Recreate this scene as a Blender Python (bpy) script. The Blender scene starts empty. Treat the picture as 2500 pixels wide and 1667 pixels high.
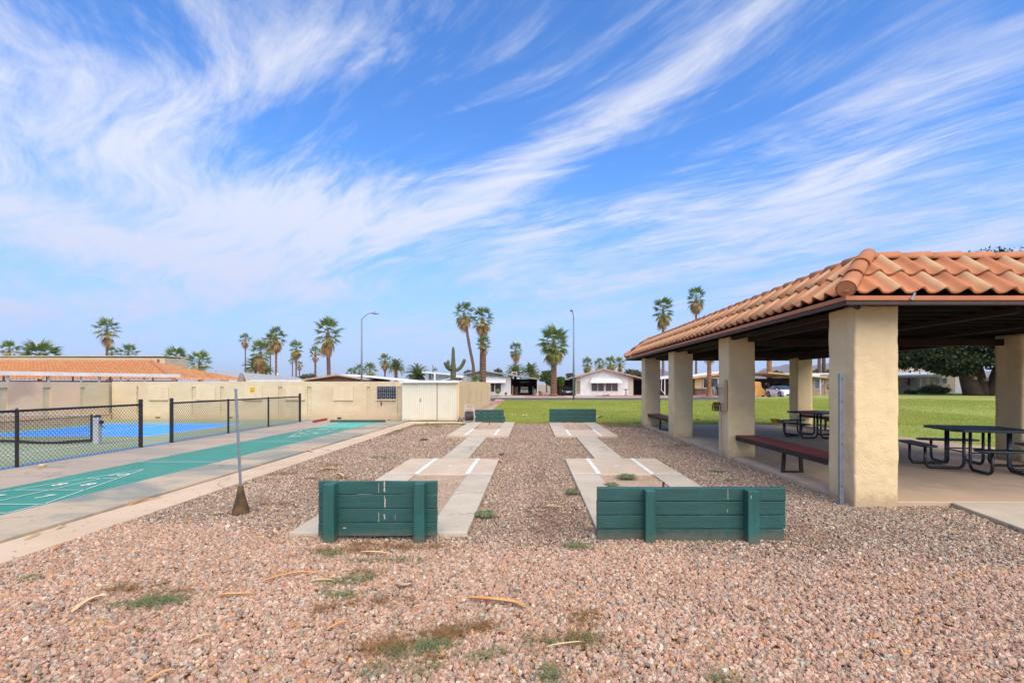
import bpy, bmesh, math, random
import numpy as np
from mathutils import Vector, Matrix, noise
R = math.radians
random.seed(7)
rng = np.random.default_rng(11)
sc = bpy.context.scene
col = sc.collection

# ---------------------------------------------------------------- camera
cd = bpy.data.cameras.new('camera'); cam = bpy.data.objects.new('camera', cd); col.objects.link(cam)
cd.sensor_width = 36; cd.lens = 36 * 1210 / 2500
cd.shift_x = -48 / 2500; cd.shift_y = (939 - 833.5) / 2500
cd.clip_start = 0.05; cd.clip_end = 20000
cam.location = (0, 0, 1.5); cam.rotation_euler = (R(90), 0, 0)
sc.camera = cam

# ---------------------------------------------------------------- sky, sun, exposure
SUN_EL, SUN_AZ = 50, 160          # azimuth clockwise from +Y
sc.view_settings.view_transform = 'Standard'; sc.view_settings.look = 'None'
sc.view_settings.exposure = 1.74; sc.view_settings.gamma = 1
sc.view_settings.use_curve_mapping = False
sd = bpy.data.lights.new('sun', 'SUN'); sd.energy = 1.5; sd.angle = R(75); sd.color = (1.0, 0.86, 0.64)
sun = bpy.data.objects.new('sun', sd); col.objects.link(sun)
sv = Vector((math.sin(R(SUN_AZ)) * math.cos(R(SUN_EL)), math.cos(R(SUN_AZ)) * math.cos(R(SUN_EL)), math.sin(R(SUN_EL))))
sun.rotation_euler = sv.to_track_quat('Z', 'Y').to_euler(); sun.location = (0, -20, 40)

world = bpy.data.worlds.new('World'); sc.world = world; world.use_nodes = True
class NT:
    """tiny node-tree helper"""
    def __init__(s, tree): s.t = tree; s.n = tree.nodes; s.l = tree.links
    def node(s, kind, ins=None, **kw):
        n = s.n.new(kind)
        for k, v in kw.items(): setattr(n, k, v)
        if ins:
            for k, v in ins.items(): s.put(n.inputs[k], v)
        return n
    def put(s, sock, v):
        if isinstance(v, bpy.types.NodeSocket): s.l.new(v, sock)
        elif hasattr(v, 'outputs'): s.l.new(v.outputs[0], sock)
        else: sock.default_value = v
    def m(s, op, a, b=0.0, c=None, clamp=False):
        n = s.node('ShaderNodeMath', operation=op); n.use_clamp = clamp
        s.put(n.inputs[0], a); s.put(n.inputs[1], b)
        if c is not None: s.put(n.inputs[2], c)
        return n.outputs[0]
    def mr(s, v, a, b, c=0.0, d=1.0, smooth=True):
        n = s.node('ShaderNodeMapRange', interpolation_type='SMOOTHSTEP' if smooth else 'LINEAR')
        for i, x in enumerate((v, a, b, c, d)): s.put(n.inputs[i], x)
        return n.outputs[0]
    def noise(s, vec, scale, detail=5, rough=0.5, dist=0.0):
        n = s.node('ShaderNodeTexNoise', {'Vector': vec, 'Scale': scale, 'Detail': detail, 'Roughness': rough, 'Distortion': dist})
        return n
    def mix(s, f, a, b, blend='MIX'):
        n = s.node('ShaderNodeMix', data_type='RGBA', blend_type=blend)
        s.put(n.inputs[0], f); s.put(n.inputs[6], a); s.put(n.inputs[7], b)
        return n.outputs[2]
    def xyz(s, x, y, z):
        n = s.node('ShaderNodeCombineXYZ'); s.put(n.inputs[0], x); s.put(n.inputs[1], y); s.put(n.inputs[2], z); return n.outputs[0]

def rgba(c): return (c[0], c[1], c[2], 1.0)

W = NT(world.node_tree); W.n.clear()
out = W.node('ShaderNodeOutputWorld'); bg = W.node('ShaderNodeBackground'); W.l.new(bg.outputs[0], out.inputs[0])
sky = W.node('ShaderNodeTexSky', sky_type='NISHITA', sun_disc=False)
sky.sun_elevation = R(SUN_EL); sky.sun_rotation = R(SUN_AZ); sky.air_density = 1.0; sky.dust_density = 0.6; sky.ozone_density = 2.0
tc = W.node('ShaderNodeTexCoord')
sep = W.node('ShaderNodeSeparateXYZ', {0: tc.outputs['Generated']})
dx, dy, dz = sep.outputs
zz = W.m('ADD', W.m('MAXIMUM', dz, 0.0), 0.10)
px = W.m('DIVIDE', dx, zz); py = W.m('DIVIDE', dy, zz)
ang = R(-47)
ua, ub = math.sin(ang), math.cos(ang)
A = W.m('ADD', W.m('MULTIPLY', px, ua), W.m('MULTIPLY', py, ub))
B = W.m('ADD', W.m('MULTIPLY', px, ub), W.m('MULTIPLY', py, -ua))
# curved, feathered cirrus: warp the streak coordinates with slow noise
wn = W.noise(W.xyz(W.m('MULTIPLY', A, 0.35), W.m('MULTIPLY', B, 0.45), 3.1), 1.0, 2, 0.5)
ws = W.node('ShaderNodeSeparateXYZ', {0: wn.outputs['Color']})
Bw = W.m('ADD', B, W.m('MULTIPLY', W.m('SUBTRACT', ws.outputs[0], 0.5), 1.5))
Aw = W.m('ADD', A, W.m('MULTIPLY', W.m('SUBTRACT', ws.outputs[1], 0.5), 1.5))
f1 = W.noise(W.xyz(W.m('MULTIPLY', Aw, 0.55), W.m('MULTIPLY', Bw, 2.9), 0.0), 1.0, 10, 0.66, 0.5).outputs[0]
f2 = W.noise(W.xyz(W.m('MULTIPLY', Aw, 2.0), W.m('MULTIPLY', Bw, 11.0), 5.0), 1.0, 8, 0.68, 0.8).outputs[0]
f3 = W.noise(W.xyz(W.m('MULTIPLY', Aw, 0.5), W.m('MULTIPLY', Bw, 0.9), 9.0), 1.0, 4, 0.55, 0.2).outputs[0]

AZ = W.m('ARCTAN2', dx, dy); EL = W.m('ARCSINE', dz)
def azel(x, y):
    v = Vector(((x - 1298) / 1210, 1.0, (939 - y) / 1210)).normalized()
    return math.atan2(v.x, v.y), math.asin(v.z)
def blob(x, y, w, h, amp, rot=0.0):
    """a soft thicker (or thinner) place in the cloud sheet, given by its bearing and height"""
    a0, e0 = azel(x, y); a1, e1 = azel(x + 50 * math.cos(R(rot)), y - 50 * math.sin(R(rot)))
    t = math.atan2(e1 - e0, a1 - a0); k = math.hypot(e1 - e0, a1 - a0) / 50
    c, s_ = math.cos(t), math.sin(t)
    da = W.m('SUBTRACT', AZ, a0); de = W.m('SUBTRACT', EL, e0)
    u = W.m('MULTIPLY', W.m('ADD', W.m('MULTIPLY', da, c), W.m('MULTIPLY', de, s_)), 1 / (w * k))
    v = W.m('MULTIPLY', W.m('SUBTRACT', W.m('MULTIPLY', de, c), W.m('MULTIPLY', da, s_)), 1 / (h * k))
    r2 = W.m('ADD', W.m('MULTIPLY', u, u), W.m('MULTIPLY', v, v))
    return W.m('MULTIPLY', W.m('EXPONENT', W.m('MULTIPLY', r2, -1.0)), amp)
# bearing/height (as measured), half length, half width, amount, tilt in degrees
BLOBS = [
 (150, 170, 420, 170, .24, -25), (520, 230, 330, 80, .16, 20), (330, 430, 420, 130, .22, -20), (640, 500, 330, 90, .28, 15),
 (880, 555, 330, 75, .30, 12), (1230, 440, 330, 50, .26, 27), (1600, 220, 330, 45, .24, 33), (1300, 560, 180, 45, .16, 33),
 (450, 640, 420, 60, .30, -8), (150, 560, 300, 70, .22, -12), (600, 720, 500, 34, .24, 3), (1150, 790, 300, 26, .16, 4), (1450, 690, 160, 22, .22, 12), (1250, 620, 160, 30, .14, 30), (2150, 380, 420, 110, .20, 28),
 (2420, 560, 260, 70, .24, 18), (1900, 520, 300, 60, .20, 28), (2000, 690, 500, 34, .16, 8), (1450, 640, 260, 60, .10, 20), (150, 760, 320, 40, .12, -4), (1250, 110, 120, 30, .2, 40),
 (2250, 130, 280, 60, .10, 35), (760, 110, 240, 60, .10, 20),
 (1130, 250, 230, 90, -.20, 20), (1800, 270, 170, 60, -.20, 30), (1450, 440, 150, 50, -.16, 30), (900, 340, 130, 45, -.10, 15),
 (980, 690, 200, 40, -.10, 0), (1560, 120, 110, 60, -.08, 30), (2050, 60, 160, 60, -.10, 35), (1750, 600, 160, 40, -.06, 25),
]
bias = blob(*BLOBS[0])
for b in BLOBS[1:]: bias = W.m('ADD', bias, blob(*b))
dens = W.m('ADD', W.m('MULTIPLY', f1, 0.95), W.m('MULTIPLY', f2, 0.50))
dens = W.m('ADD', dens, W.m('MULTIPLY', f3, 0.35))
f4 = W.noise(W.xyz(W.m('MULTIPLY', Aw, 1.5), W.m('MULTIPLY', Bw, 3.6), 14.0), 1.0, 9, 0.66, 1.3).outputs[0]
dens = W.m('ADD', dens, W.m('MULTIPLY', W.m('SUBTRACT', f4, 0.5), 0.85))
dens = W.m('ADD', dens, bias)
cover = W.mr(dens, 0.77, 1.40)
cover = W.m('MULTIPLY', cover, 0.90)
# thin air: the low sky turns pale
tint = W.mix(1.0, sky.outputs[0], (0.82, 1.0, 1.30, 1), 'MULTIPLY')
hs = W.node('ShaderNodeHueSaturation', {'Hue': 0.5, 'Saturation': 1.10, 'Value': 1.0, 'Fac': 1.0, 'Color': tint})
blue = W.mix(1.0, hs.outputs[0], (0.134, 0.137, 0.139, 1), 'MULTIPLY')
hz = W.mr(EL, 0.0, 0.42, 1.0, 0.0)
pale = W.mix(W.m('MULTIPLY', hz, 0.85), blue, (0.275, 0.365, 0.60, 1))
cloud = W.mix(hz, (0.56, 0.585, 0.66, 1), (0.42, 0.45, 0.60, 1))
final = W.mix(cover, pale, cloud)
W.l.new(final, bg.inputs[0]); bg.inputs[1].default_value = 0.45

world.cycles.sampling_method = 'MANUAL'; world.cycles.sample_map_resolution = 256

# ================================================================ materials
def mat(name, c1, c2=None, scale=4.0, rough=0.85, bump=0.0, bscale=60.0, stretch=(1, 1, 1), c3=None, spot=0.0,
        sscale=0.6, metallic=0.0, spec=0.3, coords='Object', detail=6, lo=0.35, hi=0.65, bdist=0.01, rand=0.0,
        voro=0.0, vscale=8.0, dist=0.0, trans=0.0, alpha=None):
    """surface of two blended colours, an optional third colour in patches, and fine relief"""
    m = bpy.data.materials.new(name); m.use_nodes = True
    t = NT(m.node_tree); t.n.clear()
    o = t.node('ShaderNodeOutputMaterial'); b = t.node('ShaderNodeBsdfPrincipled'); t.l.new(b.outputs[0], o.inputs[0])
    b.inputs['Roughness'].default_value = rough; b.inputs['Metallic'].default_value = metallic
    b.inputs['Specular IOR Level'].default_value = spec
    tcn = t.node('ShaderNodeTexCoord'); mp = t.node('ShaderNodeMapping', {0: tcn.outputs[coords]})
    mp.inputs['Scale'].default_value = stretch
    v = mp.outputs[0]
    c = rgba(c1)
    if c2 is not None:
        n = t.noise(v, scale, detail, 0.6, dist)
        c = t.mix(t.mr(n.outputs[0], lo, hi), rgba(c1), rgba(c2))
    if c3 is not None:
        n = t.noise(tcn.outputs[coords], sscale, 6, 0.62, 0.3)
        c = t.mix(t.m('MULTIPLY', t.mr(n.outputs[0], 0.5, 0.68), spot), c, rgba(c3))
    if rand:
        oi = t.node('ShaderNodeObjectInfo')
        k = t.m('ADD', t.m('MULTIPLY', oi.outputs['Random'], rand), 1 - rand / 2)
        c = t.mix(1.0, c, t.xyz(k, k, k), 'MULTIPLY')
    t.put(b.inputs['Base Color'], c)
    if bump:
        n = t.noise(v, bscale, 5, 0.6)
        hgt = n.outputs[0]
        if voro:
            vn = t.noise(v, vscale, 3, 0.5, 2.5)
            ridge = t.m('ABSOLUTE', t.m('SUBTRACT', vn.outputs[0], 0.5))
            hgt = t.m('ADD', hgt, t.m('MULTIPLY', t.mr(ridge, 0.0, 0.045), voro))
        bn = t.node('ShaderNodeBump', {'Strength': bump, 'Distance': bdist, 'Height': hgt})
        t.l.new(bn.outputs[0], b.inputs['Normal'])
    if trans:
        tb = t.node('ShaderNodeBsdfTranslucent'); t.put(tb.inputs[0], c)
        mx = t.node('ShaderNodeMixShader'); mx.inputs[0].default_value = trans
        t.l.new(b.outputs[0], mx.inputs[1]); t.l.new(tb.outputs[0], mx.inputs[2]); t.l.new(mx.outputs[0], o.inputs[0])
    return m

def stone_mat():
    m = bpy.data.materials.new('gravel_stone'); m.use_nodes = True
    t = NT(m.node_tree); b = t.n['Principled BSDF']
    a = t.node('ShaderNodeAttribute', attribute_type='INSTANCER', attribute_name='tint')
    tcn = t.node('ShaderNodeTexCoord')
    n = t.noise(tcn.outputs['Object'], 2.5, 4, 0.6)
    k = t.mr(n.outputs[0], 0.3, 0.7, 0.82, 1.16)
    t.put(b.inputs['Base Color'], t.mix(1.0, a.outputs['Color'], t.xyz(k, k, k), 'MULTIPLY'))
    b.inputs['Roughness'].default_value = 0.8; b.inputs['Specular IOR Level'].default_value = 0.25
    return m

M = {}
M['stucco'] = mat('stucco_cream', (.76, .585, .33), (.71, .54, .30), 3, .9, .6, 45, c3=(.42, .31, .18), spot=.22, sscale=1.3, voro=.42, vscale=4.2, bdist=.008)
M['wall'] = mat('wall_stucco', (.66, .55, .36), (.61, .49, .31), .9, .92, .8, 30, stretch=(1, 1, 2.4), c3=(.56, .42, .28), spot=.6, sscale=.35, voro=.25, vscale=3, bdist=.02)
M['wall_pink'] = mat('wall_stucco_pink', (.74, .53, .36), (.68, .49, .32), .8, .92, .8, 30, c3=(.42, .27, .19), spot=.6, sscale=.5, bdist=.02)
M['wall_side'] = mat('wall_orange_tan', (.80, .60, .34), (.76, .56, .31), 3, .92, .6, 40, stretch=(1, 1, .25), c3=(.46, .28, .14), spot=.3, sscale=.8, bdist=.02)
M['panel'] = mat('painted_plywood', (.64, .52, .34), (.59, .47, .31), 3, .85, .2, 30, stretch=(3, 1, .5))
M['shed'] = mat('shed_cream_metal', (.68, .635, .50), (.64, .60, .47), 1.2, .6, .1, 20, c3=(.5, .44, .30), spot=.3)
M['white'] = mat('white_paint', (.72, .72, .70), (.62, .62, .60), 2, .6)
M['white_dim'] = mat('white_siding', (.66, .67, .66), (.58, .60, .60), 1.2, .7)
M['cream'] = mat('cream_siding', (.56, .48, .36), (.50, .43, .32), 1.5, .7)
M['trim_tan'] = mat('tan_trim', (.46, .33, .22), (.40, .28, .19), 2, .8)
M['tan_sid'] = mat('tan_siding', (.58, .40, .19), (.52, .36, .17), 1.5, .8)
M['pink_sid'] = mat('pink_tan_siding', (.42, .29, .20), (.37, .25, .17), 1.5, .8)
M['green_sid'] = mat('grey_green_siding', (.34, .40, .36), (.30, .36, .32), 1.5, .8)
M['mauve'] = mat('brown_gable', (.25, .14, .10), (.21, .12, .09), 2, .8)
M['brown'] = mat('dark_brown_paint', (.040, .023, .019), (.028, .017, .014), 4, .65, .3, 60)
M['fascia'] = mat('brown_fascia', (.075, .045, .037), (.055, .033, .028), 6, .6, .3, 50, stretch=(1, 1, 4))
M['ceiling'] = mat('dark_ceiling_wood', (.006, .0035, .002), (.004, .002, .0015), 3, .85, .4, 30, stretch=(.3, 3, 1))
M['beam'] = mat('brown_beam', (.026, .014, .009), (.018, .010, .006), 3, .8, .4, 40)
M['tile_o'] = mat('orange_roof_tile', (.48, .20, .09), (.43, .17, .078), 3, .85, .35, 160, c3=(.34, .13, .065), spot=.3, sscale=4, rand=.13)
M['tile_far'] = mat('far_roof_tile', (.42, .14, .055), (.55, .26, .11), 3.0, .85, .2, 60, c3=(.36, .13, .06), spot=.4, sscale=2, detail=2)
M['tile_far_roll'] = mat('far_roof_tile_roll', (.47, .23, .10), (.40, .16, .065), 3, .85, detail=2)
M['tile_far_shade'] = mat('far_roof_tile_shade', (.24, .07, .03), (.29, .09, .04), 3, .85, detail=2)  # darker copy of the roll colour: relief shade painted into pans and butts
M['metal_orange'] = mat('orange_drip_edge', (.50, .18, .075), (.44, .155, .065), 3, .6)
M['deck'] = mat('flat_roof_sheet', (.40, .37, .33), (.33, .30, .27), 2, .9)
M['green_wood'] = mat('green_painted_wood', (.021, .086, .073), (.017, .070, .060), 2.2, .5, .8, 9, stretch=(1.2, 6, 22), c3=(.025, .125, .115), spot=.5, sscale=2.5, bdist=.006, rand=.25, spec=.4)
M['green_post'] = mat('green_painted_post', (.025, .102, .082), (.019, .083, .068), 2.2, .5, .7, 9, stretch=(16, 8, 1.0), c3=(.03, .16, .14), spot=.4, sscale=2.5, bdist=.006, spec=.4)
M['bare'] = mat('bare_wood', (.50, .44, .34), (.42, .36, .26), 10, .9)
M['concrete'] = mat('concrete_pad', (.56, .445, .32), (.50, .39, .275), 1.6, .9, .25, 120, c3=(.45, .36, .26), spot=.5, sscale=1.2, bdist=.004, rand=.10)
M['concrete_grey'] = mat('grey_concrete', (.52, .445, .335), (.46, .39, .29), 1.8, .9, .25, 120, c3=(.40, .34, .26), spot=.5, sscale=1.5, bdist=.004, rand=.10)
M['walk'] = mat('tan_walk', (.60, .455, .305), (.54, .405, .27), 1.2, .9, .2, 120, c3=(.42, .29, .19), spot=.35, sscale=.9, bdist=.004)
M['stained'] = mat('stained_court_concrete', (.47, .37, .25), (.26, .25, .20), .55, .85, .25, 90, stretch=(.55, 1.7, 1), c3=(.175, .215, .205), spot=.7, sscale=.9, bdist=.003, lo=.42, hi=.62, dist=.6)
M['stained2'] = mat('stained_walk_concrete', (.43, .34, .25), (.31, .27, .22), .6, .85, .25, 90, stretch=(.6, 1.8, 1), c3=(.45, .32, .21), spot=.6, sscale=.5, bdist=.003, dist=.5)
M['teal'] = mat('teal_court_paint', (.030, .245, .155), (.026, .215, .138), 1.5, .45, .05, 40, stretch=(.3, 2, 1), c3=(.045, .29, .185), spot=.5, sscale=.8, spec=.45)
M['teal_new'] = mat('bright_teal_paint', (.045, .44, .36), (.05, .40, .33), 1.5, .4, spec=.45)
M['court_green'] = mat('sage_court_paint', (.28, .325, .20), (.26, .30, .19), .5, .85, .1, 150, c3=(.32, .335, .22), spot=.5, sscale=.3, bdist=.003)
M['court_blue'] = mat('blue_court_paint', (.075, .35, .90), (.08, .33, .85), .6, .8)
M['blue_edge'] = mat('blue_edge_paint', (.075, .23, .55), (.10, .23, .46), 3, .8)
M['line'] = mat('white_line_paint', (.78, .77, .72), (.66, .65, .60), 9, .8, c3=(.5, .46, .38), spot=.35, sscale=6)
M['soil'] = mat('desert_soil', (.25, .16, .10), (.20, .125, .08), 3, .95, .6, 40, c3=(.30, .21, .14), spot=.5, sscale=.6)
M['sand'] = mat('pit_sand', (.58, .43, .30), (.50, .36, .25), 14, .95, 1, 130, c3=(.42, .30, .20), spot=.5, sscale=4, bdist=.02)
M['dust'] = mat('far_ground', (.36, .27, .19), (.32, .24, .17), .05, .95)
M['bed'] = mat('red_gravel_bed', (.36, .15, .10), (.44, .24, .17), 3, .95, .5, 30)
M['asphalt'] = mat('asphalt', (.085, .078, .075), (.10, .09, .085), .8, .9, .2, 60)
M['drive'] = mat('driveway_concrete', (.45, .34, .26), (.40, .30, .23), .6, .9)
M['curb'] = mat('pale_kerb', (.60, .50, .42), (.54, .45, .38), 1, .9)
M['black'] = mat('black_enamel', (.012, .011, .013), (.016, .015, .018), 4, .35, spec=.5)
M['fence_black'] = mat('black_fence_vinyl', (.02, .018, .02), (.03, .026, .026), 8, .5)
M['wire'] = mat('dark_wire', (.045, .05, .045), None, rough=.6)
M['net'] = mat('black_net', (.02, .022, .025), None, rough=.8)
M['dkgreen'] = mat('dark_green_plastisol', (.012, .032, .034), (.016, .042, .045), 4, .4, spec=.5)
M['redseat'] = mat('red_brown_boards', (.23, .045, .035), (.18, .035, .028), 3, .6, .3, 30, stretch=(8, 1, 1))
M['galv'] = mat('galvanised_steel', (.27, .29, .32), (.22, .24, .27), 14, .45, .1, 40, metallic=.55, spec=.5)
M['rust'] = mat('rusty_iron', (.085, .035, .022), (.13, .055, .03), 14, .9, .4, 90)
M['mound'] = mat('rust_stained_footing', (.06, .045, .028), (.15, .085, .035), 7, .95, .6, 60, c3=(.045, .035, .025), spot=.7, sscale=6)
M['greymetal'] = mat('grey_metal', (.27, .29, .31), (.24, .26, .28), 3, .45, metallic=.4)
M['lamp_grey'] = mat('lamp_pole_grey', (.20, .24, .25), (.17, .20, .21), 1, .5, metallic=.3)
M['shingle'] = mat('grey_shingles', (.36, .36, .34), (.30, .30, .29), 3, .9, .3, 20)
M['white_roof'] = mat('white_coated_roof', (.78, .78, .76), (.70, .70, .69), 1, .6)
M['glass'] = mat('dark_window_glass', (.03, .035, .04), (.05, .05, .05), 1.2, .08, spec=.7)
M['curtain'] = mat('curtained_glass', (.12, .08, .065), (.07, .055, .05), 1.2, .15, stretch=(6, 1, .2), spec=.7)
M['dark'] = mat('carport_shade_wall', (.045, .032, .03), (.03, .022, .02), 1, .9)  # near black: the carport's inner shade put into the wall colour
M['dark2'] = mat('carport_shade_brown', (.10, .06, .05), (.08, .05, .04), 1, .9)  # dark brown: carport shade put into the wall colour; stored boxes share it
M['stone1'] = mat('veneer_stone', (.14, .075, .065), (.20, .12, .09), 5, .9, .6, 30, rand=.9)
M['bark'] = mat('palm_bark', (.20, .115, .07), (.125, .075, .05), 3, .95, 1, 8, stretch=(1, 1, 3.5), c3=(.28, .17, .10), spot=.5, sscale=2.5, bdist=.05)
M['bark_or'] = mat('palm_boot_bark', (.34, .15, .05), (.15, .08, .045), 5, .95, 1, 7, stretch=(1, 1, 2), bdist=.05)
M['bark_tree'] = mat('tree_bark', (.085, .05, .038), (.12, .08, .06), 3, .95, .8, 12, bdist=.04)
M['frond'] = mat('green_palm_frond', (.20, .275, .06), (.13, .20, .04), 1.4, .5, trans=.25, spec=.4, rand=.3)
M['frond_y'] = mat('yellowing_palm_frond', (.38, .34, .10), (.26, .27, .08), 1.4, .55, trans=.25, rand=.3)
M['frond_date'] = mat('date_palm_frond', (.19, .235, .085), (.13, .18, .06), 1.2, .5, trans=.2, rand=.3)
M['dead'] = mat('dead_palm_frond', (.44, .28, .14), (.31, .18, .085), 2, .9, trans=.1, rand=.2)
M['leaf'] = mat('tree_leaf', (.10, .14, .04), (.065, .10, .03), .8, .6, trans=.2, spec=.3)
M['leaf_dk'] = mat('dark_tree_leaf', (.035, .055, .018), (.02, .034, .011), .5, .6, trans=.12, spec=.3)
M['leaf_br'] = mat('bright_shrub_leaf', (.13, .19, .03), (.09, .14, .025), 1, .6, trans=.25)
M['leaf_far'] = mat('grey_green_leaf', (.10, .125, .07), (.07, .09, .05), .7, .8, trans=.1)
M['leaf_olive'] = mat('olive_hedge_leaf', (.19, .17, .045), (.12, .12, .04), 2, .6, trans=.2)
M['cactus'] = mat('saguaro_skin', (.10, .115, .05), (.075, .09, .04), 3, .8, c3=(.16, .12, .06), spot=.4, sscale=2)
M['lawn'] = mat('lawn_turf', (.21, .265, .040), (.30, .315, .065), .22, .95, .6, 14, stretch=(1, .5, 1), c3=(.40, .36, .14), spot=.45, sscale=.09, lo=.3, hi=.7, bdist=.05)
M['blade'] = mat('grass_blade', (.28, .34, .050), (.38, .39, .085), .5, .8, trans=.3, c3=(.32, .28, .08), spot=.35, sscale=.12)
M['blade_dry'] = mat('dry_grass_blade', (.30, .24, .08), (.19, .20, .06), 1.4, .9, trans=.2)
M['weed'] = mat('green_weed', (.18, .23, .10), (.22, .24, .11), 6, .8, trans=.2)
M['weed_dry'] = mat('dried_weed', (.33, .175, .06), (.25, .16, .08), 5, .9, trans=.15)
M['scrap'] = mat('dry_frond_scrap', (.58, .25, .075), (.60, .34, .13), 6, .7, .3, 40, stretch=(1, 1, 1), rand=.35)
M['scrap_pale'] = mat('pale_frond_scrap', (.66, .47, .24), (.56, .38, .19), 8, .7, rand=.3)
M['car_white'] = mat('white_car_paint', (.74, .76, .78), None, rough=.15, spec=.7)
M['car_dark'] = mat('dark_blue_car_paint', (.012, .014, .03), None, rough=.2, spec=.6)
M['tyre'] = mat('tyre_rubber', (.018, .017, .017), None, rough=.8)
M['cover'] = mat('ochre_cloth_cover', (.55, .29, .08), (.42, .21, .055), 1.3, .85, .5, 5, stretch=(1.5, 1, .5), bdist=.05)
M['yellow'] = mat('yellow_paint', (.72, .48, .02), (.66, .42, .03), 5, .7)
M['signred'] = mat('red_brown_print', (.35, .08, .02), None)
M['redwood'] = mat('red_painted_curb', (.42, .06, .05), (.34, .05, .04), 4, .7)
M['hose'] = mat('grey_black_hose', (.04, .04, .045), (.07, .07, .075), 8, .5)
M['palepink'] = mat('faded_plastic', (.52, .45, .42), (.45, .39, .36), 4, .6)
M['mountain'] = mat('mountain_rock', (.20, .17, .18), (.155, .135, .15), .004, .95, c3=(.24, .20, .19), spot=.5, sscale=.002)
M['brick'] = mat('red_brick', (.26, .09, .06), (.20, .08, .055), 6, .9, rand=.4)
M['umbrella'] = mat('taupe_canvas', (.26, .22, .18), (.20, .17, .14), 5, .9)
M['terra'] = mat('terracotta_pot', (.34, .13, .08), None)

def _base(m):
    t = NT(m.node_tree); b = [n for n in t.n if n.type == 'BSDF_PRINCIPLED'][0]
    s = b.inputs['Base Color']; src = s.links[0].from_socket if s.links else tuple(s.default_value)
    return t, b, src
def soil_splash(m, top, colour, amount):
    """dust and mud thrown up on the foot of a thing, ragged along its upper edge"""
    t, b, src = _base(m); co = t.node('ShaderNodeTexCoord').outputs['Object']
    z = t.node('ShaderNodeSeparateXYZ', {0: co}).outputs[2]
    n = t.noise(co, 9, 6, .7).outputs[0]
    edge = t.m('ADD', z, t.m('MULTIPLY', t.m('SUBTRACT', n, .5), top * 1.6))
    f = t.m('MULTIPLY', t.mr(edge, top * .05, top, 1.0, 0.0), amount)
    t.put(b.inputs['Base Color'], t.mix(f, src, rgba(colour)))
def cracks(m, scale, width, colour, amount):
    """wandering hairline cracks"""
    t, b, src = _base(m); co = t.node('ShaderNodeTexCoord').outputs['Object']
    nz = t.noise(co, 1.3, 5, .6); w = t.node('ShaderNodeVectorMath', {0: nz.outputs['Color']}, operation='SCALE'); w.inputs['Scale'].default_value = .8
    ad = t.node('ShaderNodeVectorMath', {0: co, 1: w.outputs[0]}, operation='ADD')
    v = t.node('ShaderNodeTexVoronoi', {'Vector': ad.outputs[0], 'Scale': scale}, feature='DISTANCE_TO_EDGE')
    br = t.mr(t.noise(co, .7, 3, .5).outputs[0], .45, .55)
    f = t.m('MULTIPLY', t.m('MULTIPLY', t.mr(v.outputs[0], 0.0, width, 1.0, 0.0), br), amount)
    t.put(b.inputs['Base Color'], t.mix(f, src, rgba(colour)))
def streaks(m, colour, amount, lo=.55, hi=.75, sc_=(2.2, 2.2, .12)):
    """rain streaks running down a wall"""
    t, b, src = _base(m); mp = t.node('ShaderNodeMapping', {0: t.node('ShaderNodeTexCoord').outputs['Object']}); mp.inputs['Scale'].default_value = sc_
    f = t.m('MULTIPLY', t.mr(t.noise(mp.outputs[0], 1.6, 6, .65).outputs[0], lo, hi), amount)
    t.put(b.inputs['Base Color'], t.mix(f, src, rgba(colour)))
for k_ in ('stained', 'stained2', 'walk', 'concrete', 'concrete_grey'): cracks(M[k_], .42, .008, (.16, .12, .09), .7)
for k_ in ('teal', 'court_green'): cracks(M[k_], .3, .006, (.03, .09, .06), .6)
soil_splash(M['green_wood'], .12, (.16, .13, .085), .55); soil_splash(M['green_post'], .12, (.16, .13, .085), .5)
soil_splash(M['stucco'], .22, (.30, .20, .125), .55); streaks(M['stucco'], (.50, .36, .20), .28)
soil_splash(M['wall'], .35, (.48, .34, .20), .6); streaks(M['wall'], (.50, .37, .25), .45)
soil_splash(M['shed'], .16, (.42, .34, .22), .6); streaks(M['shed'], (.50, .42, .29), .35)
streaks(M['wall_side'], (.52, .32, .15), .45, .56, .68, (3, 3, .1)); soil_splash(M['wall_side'], .3, (.48, .30, .17), .6)
def tile_mat():
    """clay tile whose raised roll is pale and whose pan is orange"""
    m = mat('pale_roll_roof_tile', (.48, .20, .09), (.43, .17, .078), 3, .85, .35, 160, c3=(.34, .13, .065), spot=.3, sscale=4, rand=.13)
    t = NT(m.node_tree); b = [n for n in t.n if n.type == 'BSDF_PRINCIPLED'][0]
    src = b.inputs['Base Color'].links[0].from_socket
    a = t.node('ShaderNodeAttribute', attribute_type='GEOMETRY', attribute_name='roll')
    n = t.noise(t.node('ShaderNodeTexCoord').outputs['Object'], 5, 4, .6)
    f = t.m('MULTIPLY', a.outputs['Fac'], t.mr(n.outputs[0], .3, .6, .65, 1.0))
    t.put(b.inputs['Base Color'], t.mix(f, src, (.53, .345, .185, 1)))
    return m
M['tile_p'] = tile_mat()

# ================================================================ object helpers
ORG = {}
def tag(o, label=None, cat=None, group=None, kind=None):
    if label: o['label'] = label
    if cat: o['category'] = cat
    if group: o['group'] = group
    if kind: o['kind'] = kind
    return o
def thing(name, loc, label, cat, group=None, rz=0.0):
    o = bpy.data.objects.new(name, None); col.objects.link(o); o.location = loc; o.rotation_euler = (0, 0, rz)
    o.empty_display_size = 0.2
    ORG[o.name] = Matrix.Translation(Vector(loc)) @ Matrix.Rotation(rz, 4, 'Z')
    return tag(o, label, cat, group)
def world_of(o): return ORG.get(o.name, Matrix.Identity(4))

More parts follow.
